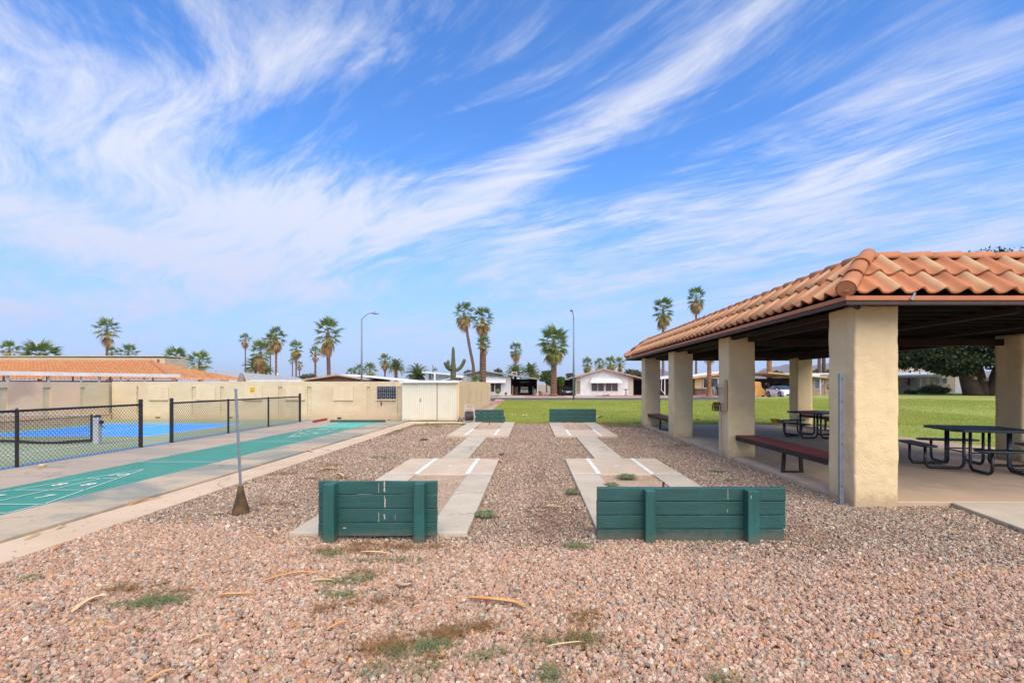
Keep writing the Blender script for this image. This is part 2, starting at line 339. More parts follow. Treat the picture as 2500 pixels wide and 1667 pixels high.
class MB:
    """collects faces, then links them as ONE mesh object (coordinates are world coordinates)"""
    def __init__(s): s.v = []; s.f = []; s.mi = []; s.attr = None
    def add(s, vs, fs, mi=0):
        k = len(s.v); s.v += [tuple(v) for v in vs]; s.f += [tuple(i + k for i in f) for f in fs]; s.mi += [mi] * len(fs); return s
    def box(s, x0, x1, y0, y1, z0, z1, mi=0, M4=None):
        vs = [Vector(p) for p in ((x0, y0, z0), (x1, y0, z0), (x1, y1, z0), (x0, y1, z0), (x0, y0, z1), (x1, y0, z1), (x1, y1, z1), (x0, y1, z1))]
        if M4 is not None: vs = [M4 @ v for v in vs]
        return s.add(vs, [(3, 2, 1, 0), (4, 5, 6, 7), (0, 1, 5, 4), (1, 2, 6, 5), (2, 3, 7, 6), (3, 0, 4, 7)], mi)
    def prism(s, poly, z0, z1, mi=0, axis='z', M4=None):
        n = len(poly)
        if axis == 'z': vs = [Vector((p[0], p[1], z)) for z in (z0, z1) for p in poly]
        elif axis == 'y': vs = [Vector((p[0], z, p[1])) for z in (z0, z1) for p in poly]
        else: vs = [Vector((z, p[0], p[1])) for z in (z0, z1) for p in poly]
        if M4 is not None: vs = [M4 @ v for v in vs]
        fs = [tuple(range(n - 1, -1, -1)), tuple(range(n, 2 * n))] + [(i, (i + 1) % n, n + (i + 1) % n, n + i) for i in range(n)]
        return s.add(vs, fs, mi)
    def quad(s, a, b, c, d, mi=0): return s.add([a, b, c, d], [(0, 1, 2, 3)], mi)
    def slab(s, a, b, c, d, t, mi=0):
        """a sheet a-b-c-d given thickness t downwards along its normal"""
        a, b, c, d = map(Vector, (a, b, c, d)); n = (b - a).cross(d - a).normalized()
        if n.z < 0: n = -n
        vs = [a, b, c, d] + [p - n * t for p in (a, b, c, d)]
        return s.add(vs, [(0, 1, 2, 3), (7, 6, 5, 4), (0, 4, 5, 1), (1, 5, 6, 2), (2, 6, 7, 3), (3, 7, 4, 0)], mi)
    def tube(s, pts, r, seg=8, mi=0, cap=True):
        pts = [Vector(p) for p in pts]; n = len(pts)
        rs = r if isinstance(r, (list, tuple)) else [r] * n
        vs = []; up = None
        for i, p in enumerate(pts):
            d = (pts[min(i + 1, n - 1)] - pts[max(i - 1, 0)]).normalized()
            if up is None: up = Vector((0, 0, 1)) if abs(d.z) < .9 else Vector((1, 0, 0))
            x = d.cross(up).normalized(); y = x.cross(d).normalized(); up = y
            for k in range(seg):
                t = 2 * math.pi * k / seg
                vs.append(p + (x * math.cos(t) + y * math.sin(t)) * rs[i])
        fs = [(i * seg + k, i * seg + (k + 1) % seg, (i + 1) * seg + (k + 1) % seg, (i + 1) * seg + k) for i in range(n - 1) for k in range(seg)]
        if cap: fs += [tuple(range(seg - 1, -1, -1)), tuple(range((n - 1) * seg, n * seg))]
        return s.add(vs, fs, mi)
    def build(s, name, m, parent=None, smooth=False, bevel=0.0, kind=None, label=None):
        me = bpy.data.meshes.new(name)
        inv = world_of(parent).inverted() if parent is not None else None
        vs = [tuple(inv @ Vector(v)) for v in s.v] if inv is not None else s.v
        me.from_pydata(vs, [], s.f)
        for x in (m if isinstance(m, (list, tuple)) else [m]): me.materials.append(x)
        if any(s.mi): me.polygons.foreach_set('material_index', s.mi)
        if smooth: me.polygons.foreach_set('use_smooth', [True] * len(me.polygons))
        if s.attr:
            a = me.attributes.new('roll', 'FLOAT', 'POINT'); a.data.foreach_set('value', s.attr)
        me.update()
        o = bpy.data.objects.new(name, me); col.objects.link(o)
        if parent is not None: o.parent = parent; ORG[o.name] = world_of(parent)
        if bevel:
            b = o.modifiers.new('bevel', 'BEVEL'); b.width = bevel; b.segments = 2; b.limit_method = 'ANGLE'; b.angle_limit = R(40)
            b.harden_normals = False
        if kind: o['kind'] = kind
        if label: o['label'] = label
        return o
def share(src, name, M4, parent=None, label=None):
    """a copy that shares mesh data; M4 is its world matrix"""
    o = src.copy(); o.name = name; col.objects.link(o); o.parent = parent
    inv = world_of(parent).inverted() if parent is not None else Matrix.Identity(4)
    o.matrix_basis = inv @ M4
    if 'label' in o: del o['label']
    if label: o['label'] = label
    return o
def at(x, y, Y): return ((x - 1298) / 1210 * Y, Y, 1.5 + (939 - y) / 1210 * Y)
def gp(x, y, z=0.0):
    Y = (1.5 - z) * 1210 / (y - 939); return ((x - 1298) / 1210 * Y, Y, z)
def text_mesh(name, s, size, M4, m, parent, thick=0.002):
    c = bpy.data.curves.new(name, 'FONT'); c.body = s; c.size = size; c.align_x = 'CENTER'; c.align_y = 'CENTER'; c.extrude = thick
    c.resolution_u = 3
    t = bpy.data.objects.new(name + '_tmp', c)
    me = bpy.data.meshes.new_from_object(t); bpy.data.objects.remove(t); bpy.data.curves.remove(c)
    me.name = name; me.materials.clear(); me.materials.append(m)
    o = bpy.data.objects.new(name, me); col.objects.link(o); o.parent = parent
    inv = world_of(parent).inverted() if parent is not None else Matrix.Identity(4)
    o.matrix_basis = inv @ M4
    return o
def np_mesh(name, V, Fa, m, parent=None, kind=None, mi=None):
    me = bpy.data.meshes.new(name); V = np.asarray(V, dtype=np.float32); Fa = np.asarray(Fa, dtype=np.int32)
    me.vertices.add(len(V)); me.vertices.foreach_set('co', V.ravel())
    k = Fa.shape[1]; me.loops.add(Fa.size); me.loops.foreach_set('vertex_index', Fa.ravel())
    me.polygons.add(len(Fa)); me.polygons.foreach_set('loop_start', np.arange(0, Fa.size, k, dtype=np.int32))
    me.polygons.foreach_set('loop_total', np.full(len(Fa), k, dtype=np.int32))
    for x in (m if isinstance(m, (list, tuple)) else [m]): me.materials.append(x)
    if mi is not None: me.polygons.foreach_set('material_index', np.asarray(mi, dtype=np.int32))
    me.update(calc_edges=True); me.validate()
    o = bpy.data.objects.new(name, me); col.objects.link(o); o.parent = parent
    if kind: o['kind'] = kind
    return o

# ================================================================ setting: ground sheets
def sheet(name, poly, z, m, thick=None, parent=None, kind='structure', bevel=0.0):
    b = MB()
    if thick: b.prism(poly, z - thick, z)
    else: b.add([(p[0], p[1], z) for p in poly], [tuple(range(len(poly)))])
    return b.build(name, m, parent, kind=kind, bevel=bevel)
def R4(x0, x1, y0, y1): return [(x0, y0), (x1, y0), (x1, y1), (x0, y1)]

sheet('ground', R4(-4000, 4000, -60, 7000), -0.06, M['dust'])
# gravel bed: undulating soil sheet under the stones
nx, ny = 90, 110
xs = np.linspace(-9, 13, nx); ys = np.linspace(-3, 19.4, ny)
def soil_h(x, y): return 0.012 * noise.noise(Vector((x * .8, y * .8, 0))) - 0.028
V = [(x, y, soil_h(x, y)) for y in ys for x in xs]
Fq = [(j * nx + i, j * nx + i + 1, (j + 1) * nx + i + 1, (j + 1) * nx + i) for j in range(ny - 1) for i in range(nx - 1)]
np_mesh('gravel_ground', V, Fq, M['soil'], kind='structure')

# lawn: gently rolling turf
def lawn_h(x, y):
    e = min(1.0, max(0.0, (y - 19.5) / 6)) * min(1.0, max(0.0, (46 - y) / 6) if x < 20 else 1)
    return 0.004 + e * (0.10 * (1 + math.sin(x * .11 + 1) * math.sin(y * .17)) + 0.05 * (1 + noise.noise(Vector((x * .15, y * .2, 3)))))
LX = np.concatenate([np.linspace(-2.25, 30, 60), np.linspace(32, 130, 40)]); LY = np.concatenate([np.linspace(17.6, 48, 60), np.linspace(49, 78, 30)])
def in_lawn(x, y):
    if x < -2.25 or y < 17.9: return False
    if x < 10.6 and y < 18.4: return False
    if y > 47.8: return (x > 17.5) and (y < 47.8 + (x - 17.5) * .72) and y < 77
    if x < 3.9 and y < 19.35: return False
    return True
V = []; Fq = []
for y in LY:
    for x in LX: V.append((x, y, lawn_h(x, y)))
n = len(LX)
for j in range(len(LY) - 1):
    for i in range(n - 1):
        cx, cy = (LX[i] + LX[i + 1]) / 2, (LY[j] + LY[j + 1]) / 2
        if in_lawn(cx, cy) or (cy < 19.5 and -2.25 < cx and cy > 18.0 and cx < 10.6 and False): Fq.append((j * n + i, j * n + i + 1, (j + 1) * n + i + 1, (j + 1) * n + i))
b = MB(); b.v = V; b.f = Fq; b.mi = [0] * len(Fq); b.build('lawn', M['lawn'], smooth=True, kind='structure')
sheet('lawn_edge', [(-2.25, 19.3), (3.9, 19.3), (3.9, 18.35), (10.6, 18.35), (10.6, 12.0), (45, 12.0), (45, 18.0), (10.7, 18.2), (4.1, 18.8), (4.0, 19.6), (-2.25, 19.7)], -0.001, M['lawn'])

# far street: kerb, asphalt, drive aprons, beds
sheet('asphalt_road', [(-40, 47.9), (17.5, 47.9), (46, 68), (120, 120), (110, 130), (24, 64), (17.5, 57.4), (-40, 57.4)], -0.004, M['asphalt'])
b = MB(); b.box(-40, 17.5, 57.4, 57.75, -.05, .06); b.build('road_kerb', M['curb'], kind='structure', bevel=.01)
b = MB(); b.box(-1.6, 17.5, 47.55, 47.75, -.05, .02); b.build('lawn_kerb', M['curb'], kind='structure')
sheet('front_yard', R4(-60, 90, 57.75, 110), -0.02, M['dust'])
sheet('driveway', R4(-4.2, 2.0, 57.75, 80), 0.0, M['drive'])
sheet('shared_driveway', R4(4.2, 8.6, 57.75, 80), 0.0, M['drive'])
sheet('carport_driveway', R4(22, 34, 56.5, 84), 0.004, M['drive'])
for i, (x0, x1, y0, y1) in enumerate(((-14, -4.5, 60, 69.6), (-.9, 4.0, 59.8, 72), (9, 17.0, 59.6, 69.7), (21.5, 29, 60, 69))):
    sheet('planting_bed', R4(x0, x1, y0, y1), 0.006 + .001 * i, M['bed'])
# path beside the compound wall
sheet('gravel_path', R4(-3.0, -2.25, 20.1, 47.6), 0.004, M['drive'])
sheet('corner_bed', R4(-3.4, -1.6, 38, 47.5), 0.009, M['bed'])

# ---------------------------------------------------------------- courts on the left
Z0 = 0.04
court = MB().prism(R4(-18, -9.12, -1, 20.9), Z0 - .25, Z0).build('sports_court', M['court_green'], kind='structure')
def on_court(name, poly, m, parent, z): b = MB(); b.add([(p[0], p[1], z) for p in poly], [tuple(range(len(poly)))]); return b.build(name, m, parent)
for y0, y1 in ((13.97, 18.5), (5.5, 10.03)):
    on_court('service_box', R4(-15.82, -10.8, y0, y1), M['court_blue'], court, Z0 + .004)
def pline(parent, x0, y0, x1, y1, w, z, m=None, name='painted_line'):
    a = Vector((x0, y0)); c = Vector((x1, y1)); d = (c - a).normalized(); nrm = Vector((-d.y, d.x)) * w / 2
    return on_court(name, [a - nrm, c - nrm, c + nrm, a + nrm], m or M['line'], parent, z)
for x0, y0, x1, y1 in ((-10.8, 5.5, -10.8, 18.5), (-15.82, 5.5, -15.82, 18.5)): pline(court, x0, y0, x1, y1, .055, Z0 + .008)
for y in (5.5, 10.03, 13.97, 18.5): pline(court, -15.85, y, -10.77, y, .055, Z0 + .010)
for y0, y1 in ((5.5, 10.0), (14.0, 18.47)): pline(court, -13.3, y0, -13.3, y1, .055, Z0 + .012)
on_court('blue_border', R4(-9.30, -9.121, -1, 20.6), M['blue_edge'], court, Z0 + .004)
slab2 = MB().prism(R4(-9.12, -7.452, -1, 20.9), Z0 - .25, Z0 - .003).build('court_side_walk', M['stained2'], kind='structure')
slab3 = MB().prism(R4(-5.965, -5.02, -1, 20.15), Z0 - .25, Z0 - .002).build('court_apron', M['stained'], kind='structure', bevel=.012)
slab4 = MB().prism(R4(-7.452, -5.965, 19.3, 20.9), Z0 - .25, Z0 - .004).build('court_end_walk', M['stained2'], kind='structure')
teal = MB().prism(R4(-7.448, -5.972, -1, 19.29), Z0 - .2, Z0 - .006).build('shuffleboard_court', M['teal'], kind='structure')
zt = Z0 - .002
on_court('court_end_zone', R4(-7.446, -5.974, 16.75, 19.28), M['teal_new'], teal, zt)
def shuffle(tip, s):
    """scoring triangle: tip, then zones 10, 8|8, 7|7, 10 OFF; s = which way it widens"""
    X = -6.71; r1, r2, r3, r4_ = tip + s * .87, tip + s * 1.71, tip + s * 2.53, tip + s * 2.95
    w = lambda y: abs(y - tip) * .2885
    L = lambda *a: pline(teal, *a, .017, zt + .003)
    for sx in (-1, 1):
        for ya, yb in ((tip, r1), (r1, r2), (r2, r3)):
            e = s * .03; L(X + sx * w(ya + e), ya + e, X + sx * w(yb - e), yb - e)
        L(X + sx * w(r3) * .98, r3 + s * .05, X + sx * w(r4_) * .86, r4_)
        L(X + sx * .02, r1, X + sx * w(r1), r1); L(X + sx * .02, r2, X + sx * w(r2), r2)
    L(X - w(r3), r3, X + w(r3), r3); L(X - w(r4_) * .86, r4_, X + w(r4_) * .86, r4_); L(X, r1 + s * .03, X, r3)
    rz = 0 if s < 0 else math.pi
    for t, dx_, y in (('10', 0, (tip + r1) / 2 + s * .12), ('8', -.21, (r1 + r2) / 2 + s * .05), ('8', .21, (r1 + r2) / 2 + s * .05),
                      ('7', -.33, (r2 + r3) / 2), ('7', .33, (r2 + r3) / 2), ('10 OFF', 0, (r3 + r4_) / 2)):
        text_mesh('painted_number', t, .30 if 'OFF' not in t else .22, Matrix.Translation((X + dx_, y, zt + .003)) @ Matrix.Rotation(rz, 4, 'Z'), M['line'], teal, .0008)
shuffle(8.6, -1); shuffle(13.6, 1)
for y in (9.4, 12.75): pline(teal, -7.44, y, -5.98, y, .025, zt + .003)
sheet('tan_walk', [(-5.02, -1), (-4.45, -1), (-4.50, 19.2), (-2.2, 19.2), (-2.2, 20.28), (-5.02, 20.28)], 0.004, M['walk'], thick=.2, bevel=.01)

# ---------------------------------------------------------------- horseshoe lanes
def pad(parent, x0, x1, y0, y1, m='concrete', z=.035, top=None):
    return MB().prism(R4(x0 + .004, x1 - .004, y0 + .004, y1 - .004), -.06, z).build('slab', M[m], parent, bevel=.008)
def lane(label, xl, xr, pl, pr, w0, w1, far_z):
    cx = (xl + xr) / 2
    root = thing('horseshoe_lane', (cx, 12, 0), label, 'horseshoe court', 'concrete horseshoe lanes')
    for near in (True, False):
        z = .035 if near else far_z
        if near: yend, ypit, yfr, seam = 4.92, 8.12, 9.88, 6.8
        else: yend, ypit, yfr, seam = 19.15, 16.1, 14.12, 17.35
        a, c = sorted((ypit, yfr)); pad(root, xl, xr, a, c, 'concrete', z)
        for ya, yb in (sorted((yend, seam)), sorted((seam, ypit))):
            pad(root, xl, pl, ya, yb, 'concrete_grey', z); pad(root, pr, xr, ya, yb, 'concrete_grey', z)
        a, c = sorted((yend, ypit))
        g = 10; V = []; 
        for j in range(31):
            for i in range(g + 1):
                x = pl + (pr - pl) * i / g; y = a + (c - a) * j / 30
                V.append((x, y, .012 + .02 * noise.noise(Vector((x * 3, y * 3, 1))) + (.03 if not near and y > 18.3 else 0)))
        F_ = [(j * (g + 1) + i, j * (g + 1) + i + 1, (j + 1) * (g + 1) + i + 1, (j + 1) * (g + 1) + i) for j in range(30) for i in range(g)]
        bb = MB(); bb.v = V; bb.f = F_; bb.mi = [0] * len(F_); bb.build('sand_pit', M['sand'], root, smooth=True)
        zz_ = z + .003; s = 1 if near else -1
        for X in (pl, pr):
            lw = .075
            m_ = MB(); m_.quad((X - lw / 2, ypit, zz_), (X + lw / 2, ypit, zz_), (X + lw / 2, yfr - s * .02, zz_), (X - lw / 2, yfr - s * .02, zz_)); m_.build('painted_line', M['line'], root)
        for xa, xb in ((xl + .01, pl - .04), (pr + .04, xr - .01)):
            m_ = MB(); m_.quad((xa, ypit - .0, zz_), (xb, ypit, zz_), (xb, ypit + s * .055, zz_), (xa, ypit + s * .055, zz_)); m_.build('painted_line', M['line'], root)
        yd = (ypit + yfr) / 2 - .03; xd = (pl + pr) / 2
        m_ = MB(); m_.add([(xd + .045 * math.cos(t), yd + .045 * math.sin(t), zz_) for t in [k * math.pi / 6 for k in range(12)]], [tuple(range(12))]); m_.build('painted_dot', M['line'], root)
    for ya, yb in ((9.89, 12.05), (12.06, 14.11)): pad(root, w0, w1, ya, yb, 'concrete_grey', .03)
    return root
lane('left horseshoe lane of pale concrete slabs nearest the shuffleboard court', -2.42, -.64, -1.90, -1.06, -1.80, -1.27, .06)
lane('right horseshoe lane of pale concrete slabs nearest the pavilion', .66, 2.47, 1.11, 1.99, 1.26, 1.83, .045)
def stake(x, y, ztop, label):
    b = MB(); b.tube([(x, y, -.1), (x + .003, y, ztop * .5), (x, y - .01, ztop)], .0135, 10)
    tag(b.build('horseshoe_stake', M['rust'], smooth=False), label, 'stake', 'iron horseshoe stakes')
stake(-1.55, 5.84, .33, 'rusty iron stake in the pit hidden behind the near left backboard')
stake(1.55, 5.84, .36, 'rusty iron stake poking up behind the wide near right backboard')
stake(-1.555, 18.2, .36, 'rusty iron stake before the stepped far left backboard')
stake(1.615, 18.75, .38, 'rusty iron stake before the wide far right backboard')

# ---------------------------------------------------------------- backboards
def plank(parent, x0, x1, y, z0, z1, t=.04, seed=0):
    """one board with slightly uneven edges and a rounded arris"""
    r = random.Random(seed); n = 14; vs = []; fs = []
    for i in range(n + 1):
        x = x0 + (x1 - x0) * i / n
        a = z0 + r.uniform(-.0015, .0015); c = z1 + r.uniform(-.0015, .0015); e = .005
        dy = .0025 * math.sin(i * .7 + seed)
        sec = [(y + dy + e, a), (y + dy, a + e), (y + dy, c - e), (y + dy + e, c), (y + t - e + dy, c), (y + t + dy, c - e), (y + t + dy, a + e), (y + t - e + dy, a)]
        vs += [(x, p[0], p[1]) for p in sec]
    for i in range(n):
        for k in range(8): fs.append((i * 8 + k, (i + 1) * 8 + k, (i + 1) * 8 + (k + 1) % 8, i * 8 + (k + 1) % 8))
    fs += [tuple(range(8)), tuple(range((n + 1) * 8 - 1, n * 8 - 1, -1))]
    return MB().add(vs, fs).build('plank', M['green_wood'], parent)
def post44(parent, x0, x1, y0, y1, z0, z1):
    return MB().box(x0, x1, y0, y1, z0, z1).build('post', M['green_post'], parent, bevel=.007)
def chips(parent, pts):
    for (x, y, z, w, h_, s) in pts:
        r = random.Random(s); n = 9
        poly = []
        for i in range(n): poly.append((x - w / 2 * r.uniform(.4, 1), z + h_ * (i / (n - 1) - .5)))
        for i in range(n - 1, -1, -1): poly.append((x + w / 2 * r.uniform(.3, 1), z + h_ * (i / (n - 1) - .5)))
        MB().add([(p[0], y - .0012, p[1]) for p in poly], [tuple(range(len(poly)))]).build('paint_chip', M['bare'], parent)
rb = thing('backboard', (-1.49, 4.82, 0), 'narrow green plank backboard at the near end, white drips down its middle', 'backboard', 'green horseshoe backboards')
zs = [.030, .166, .302, .438, .568]
for i in range(4): plank(rb, -2.066 + .002 * (i % 2), -.917 - .003 * ((i + 1) % 2), 4.80, zs[i] + .003, zs[i + 1] - .003, seed=i)
post44(rb, -1.985, -1.875, 4.70, 4.797, -.06, .557); post44(rb, -1.120, -1.018, 4.70, 4.797, -.06, .562)
chips(rb, [(-1.425, 4.799, .515, .018, .10, 1), (-1.425, 4.799, .41, .008, .03, 2), (-1.42, 4.799, .355, .016, .08, 3), (-1.425, 4.799, .225, .02, .045, 4),
           (-1.48, 4.799, .50, .006, .09, 5), (-1.48, 4.799, .22, .007, .09, 6), (-1.32, 4.799, .22, .004, .06, 7), (-1.81, 4.799, .115, .05, .010, 8)])
rb = thing('backboard', (1.55, 4.82, 0), 'wide green plank backboard at the near end beside the pavilion', 'backboard', 'green horseshoe backboards')
zs = [-.03, .104, .238, .372, .503]
for i in range(4): plank(rb, .636 + .004 * (i == 3), 2.457 + .003 * (i % 2) - .012 * (i == 0), 4.80, zs[i] + .003, zs[i + 1] - .003, t=.075, seed=10 + i)
post44(rb, 1.080, 1.176, 4.69, 4.797, -.06, .495); post44(rb, 2.050, 2.158, 4.69, 4.797, -.06, .495)
chips(rb, [(1.90, 4.799, .44, .006, .10, 11), (1.895, 4.799, .28, .008, .03, 12), (2.075, 4.687, .44, .010, .03, 13)])
rb = thing('backboard', (-1.6, 19.35, 0), 'narrow green backboard at the far end with its upper planks shifted left', 'backboard', 'green horseshoe backboards')
for i in range(4): plank(rb, (-2.17 if i < 2 else -2.21) , (-1.035 if i < 2 else -1.09), 19.33, .01 + i * .13, .01 + (i + 1) * .13 - .005, seed=20 + i)
post44(rb, -2.02, -1.92, 19.38, 19.48, -.05, .50); post44(rb, -1.3, -1.2, 19.38, 19.48, -.05, .50)
rb = thing('backboard', (1.6, 19.35, 0), 'wide green backboard at the far end in front of the lawn', 'backboard', 'green horseshoe backboards')
for i in range(4): plank(rb, .69, 2.51, 19.33, .01 + i * .137, .01 + (i + 1) * .137 - .004, seed=30 + i)
post44(rb, 1.0, 1.1, 19.38, 19.48, -.05, .5); post44(rb, 2.1, 2.2, 19.38, 19.48, -.05, .5)

# ================================================================ pavilion
CX = [(3.97, 4.50), (9.30, 9.83)]
CY = [(6.09, 6.62), (9.99, 10.52), (13.85, 14.38), (17.36, 17.89)]
pav = thing('pavilion', (6.9, 12.2, 0), 'open picnic pavilion with square cream stucco columns and a clay tile skirt roof', 'pavilion')
def column(x0, x1, y0, y1, z0, z1, fine):
    d = .028 if fine else .06
    bm = bmesh.new(); nxn = max(2, round((x1 - x0) / d)); nz = max(4, round((z1 - z0) / d))
    per = [(x0 + (x1 - x0) * i / nxn, y0) for i in range(nxn)] + [(x1, y0 + (y1 - y0) * i / nxn) for i in range(nxn)] + \
          [(x1 - (x1 - x0) * i / nxn, y1) for i in range(nxn)] + [(x0, y1 - (y1 - y0) * i / nxn) for i in range(nxn)]
    rows = []
    for k in range(nz + 1):
        z = z0 + (z1 - z0) * k / nz; row = []
        for (x, y) in per:
            p = Vector((x, y, z)); q = noise.noise_vector(p * 9) * .006 + noise.noise_vector(p * 2.5) * .008
            row.append(bm.verts.new((x + q.x, y + q.y, z + (q.z * 1.6 if k in (nz,) else 0))))
        rows.append(row)
    n = len(per)
    for k in range(nz):
        for i in range(n): bm.faces.new((rows[k][i], rows[k][(i + 1) % n], rows[k + 1][(i + 1) % n], rows[k + 1][i]))
    bm.faces.new(rows[-1]); me = bpy.data.meshes.new('column')
    inv = world_of(pav).inverted()
    for v in bm.verts: v.co = inv @ v.co
    bm.to_mesh(me); bm.free(); me.materials.append(M['stucco']); me.polygons.foreach_set('use_smooth', [True] * len(me.polygons))
    o = bpy.data.objects.new('column', me); col.objects.link(o); o.parent = pav
    return o
for xi, (x0, x1) in enumerate(CX):
    for yi, (y0, y1) in enumerate(CY):
        if xi == 1 and yi == 1: y0, y1 = 9.41, 9.94
        column(x0, x1, y0, y1, -.05, 2.47 if yi < 2 else 2.44, fine=(xi == 0))
# floor
sheet('pavilion_floor', [(4.03, 6.15), (14.5, 6.15), (14.5, 8.2), (10.9, 11.2), (10.35, 13.4), (9.9, 17.7), (8.2, 18.25), (4.03, 18.25)], .05, M['walk_floor'] if 'walk_floor' in M else mat('pavilion_concrete', (.56, .40, .265), (.48, .345, .23), .9, .8, .15, 90, c3=(.36, .27, .19), spot=.5, sscale=.8, bdist=.003), thick=.2, bevel=.012)
sheet('concrete_path', [(5.2, 6.145), (4.96, 4.9), (4.3, 1.0), (9, 1.0), (13, 6.145)], .045, M['concrete_grey'], thick=.15, bevel=.012)

# roof: eave rectangle and cap rectangle
EX0, EX1, EY0, EY1, EZ = 3.62, 10.18, 5.70, 19.05, 2.51
KX0, KX1, KY0, KY1, KZ = 4.34, 9.46, 6.42, 18.33, 3.10
roof = MB()
E = [(EX0 + .05, EY0 + .05, EZ - .065), (EX1 - .05, EY0 + .05, EZ - .065), (EX1 - .05, EY1 - .05, EZ - .065), (EX0 + .05, EY1 - .05, EZ - .065)]
K = [(KX0, KY0, KZ - .095), (KX1, KY0, KZ - .095), (KX1, KY1, KZ - .095), (KX0, KY1, KZ - .095)]
for i in range(4): j = (i + 1) % 4; roof.add([E[i], E[j], K[j], K[i]], [(0, 1, 2, 3)])
roof.add([(p[0], p[1], KZ - .1) for p in K], [(0, 1, 2, 3)])
roof = roof.build('roof', mat('shade_dark_felt', (.05, .03, .022), (.035, .022, .018), 4, .95), pav)  # felt coloured near black to put shade into the gaps under the tiles
def fr(z0, z1, o, t, name, m):
    """four boards round the eave, butted end to end"""
    x0, x1, y0, y1 = EX0 - o, EX1 + o, EY0 - o, EY1 + o
    for (a, b_, c, d) in ((x0, x1, y0, y0 + t), (x0, x1, y1 - t, y1), (x0, x0 + t, y0 + t + .001, y1 - t - .001), (x1 - t, x1, y0 + t + .001, y1 - t - .001)):
        MB().box(a, b_, c, d, z0, z1).build(name, m, pav, bevel=.004)
fr(2.42, 2.468, 0, .04, 'fascia', M['fascia']); fr(2.470, 2.522, .012, .05, 'drip_edge', M['metal_orange'])
# underside: boards, joists across, beams along, a heavier cross beam
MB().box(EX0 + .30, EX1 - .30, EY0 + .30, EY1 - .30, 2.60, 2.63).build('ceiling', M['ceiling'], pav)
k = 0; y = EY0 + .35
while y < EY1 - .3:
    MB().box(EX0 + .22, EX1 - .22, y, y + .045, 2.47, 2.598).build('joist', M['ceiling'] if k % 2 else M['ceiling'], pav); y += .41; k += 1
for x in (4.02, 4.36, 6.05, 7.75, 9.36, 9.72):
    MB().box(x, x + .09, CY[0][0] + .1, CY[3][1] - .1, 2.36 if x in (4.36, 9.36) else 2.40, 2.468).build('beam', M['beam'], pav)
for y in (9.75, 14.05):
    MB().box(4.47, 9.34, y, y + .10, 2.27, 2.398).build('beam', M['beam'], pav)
MB().tube([(EX0 + .06, EY0 + .06, 2.44), (4.2, 6.28, 2.455)], .03, 4).build('brace', M['beam'], pav)

# S-shaped clay tiles
TW, TL, TT = .262, .47, .020
def prof(u):       # u 0..1 across: pan, then roll
    return .034 * math.cos(2 * math.pi * (u - .72)) + .007 * math.cos(4 * math.pi * (u - .72))
def tile_mesh(L=TL):
    b = MB(); n = 12; at_ = []
    for v_ in (0, L):
        for side in (0, 1):
            for i in range(n + 1):
                u = i / n; z = prof(u) + (TT if side else 0)
                b.v.append((u * TW, v_, z)); at_.append(max(0.0, min(1.0, (math.cos(2 * math.pi * (u - .72)) + .1) / .75)))
    k = n + 1
    for i in range(n):
        b.f += [(k + i, k + i + 1, 3 * k + i + 1, 3 * k + i), (2 * k + i, 2 * k + i + 1, i + 1, i), (i, i + 1, k + i + 1, k + i), (3 * k + i, 3 * k + i + 1, 2 * k + i + 1, 2 * k + i)]
    b.f += [(0, k, 3 * k, 2 * k), (n, 2 * k + n, 3 * k + n, k + n)]
    b.mi = [0] * len(b.f); b.attr = at_; return b
def clip(b, M4, planes):
    """cut a tile to the hip: planes are (point, normal) in world space, keep the negative side"""
    bm = bmesh.new(); lay = bm.verts.layers.float.new('roll')
    vs = [bm.verts.new(M4 @ Vector(v)) for v in b.v]
    for v, a in zip(vs, b.attr): v[lay] = a
    for f in b.f: bm.faces.new([vs[i] for i in f])
    for co, no in planes:
        bmesh.ops.bisect_plane(bm, geom=bm.verts[:] + bm.edges[:] + bm.faces[:], plane_co=co, plane_no=no, clear_outer=True)
    return bm
tb = tile_mesh()
def tmesh(name, m):
    o = tb.build(name, m, None); me = o.data; bpy.data.objects.remove(o); return me
TM = [tmesh('tile', M['tile_p']), tmesh('tile', M['tile_o'])]
for me_ in TM:
    for p in me_.polygons: p.use_smooth = abs(p.normal.z) > .5
tagged = 0
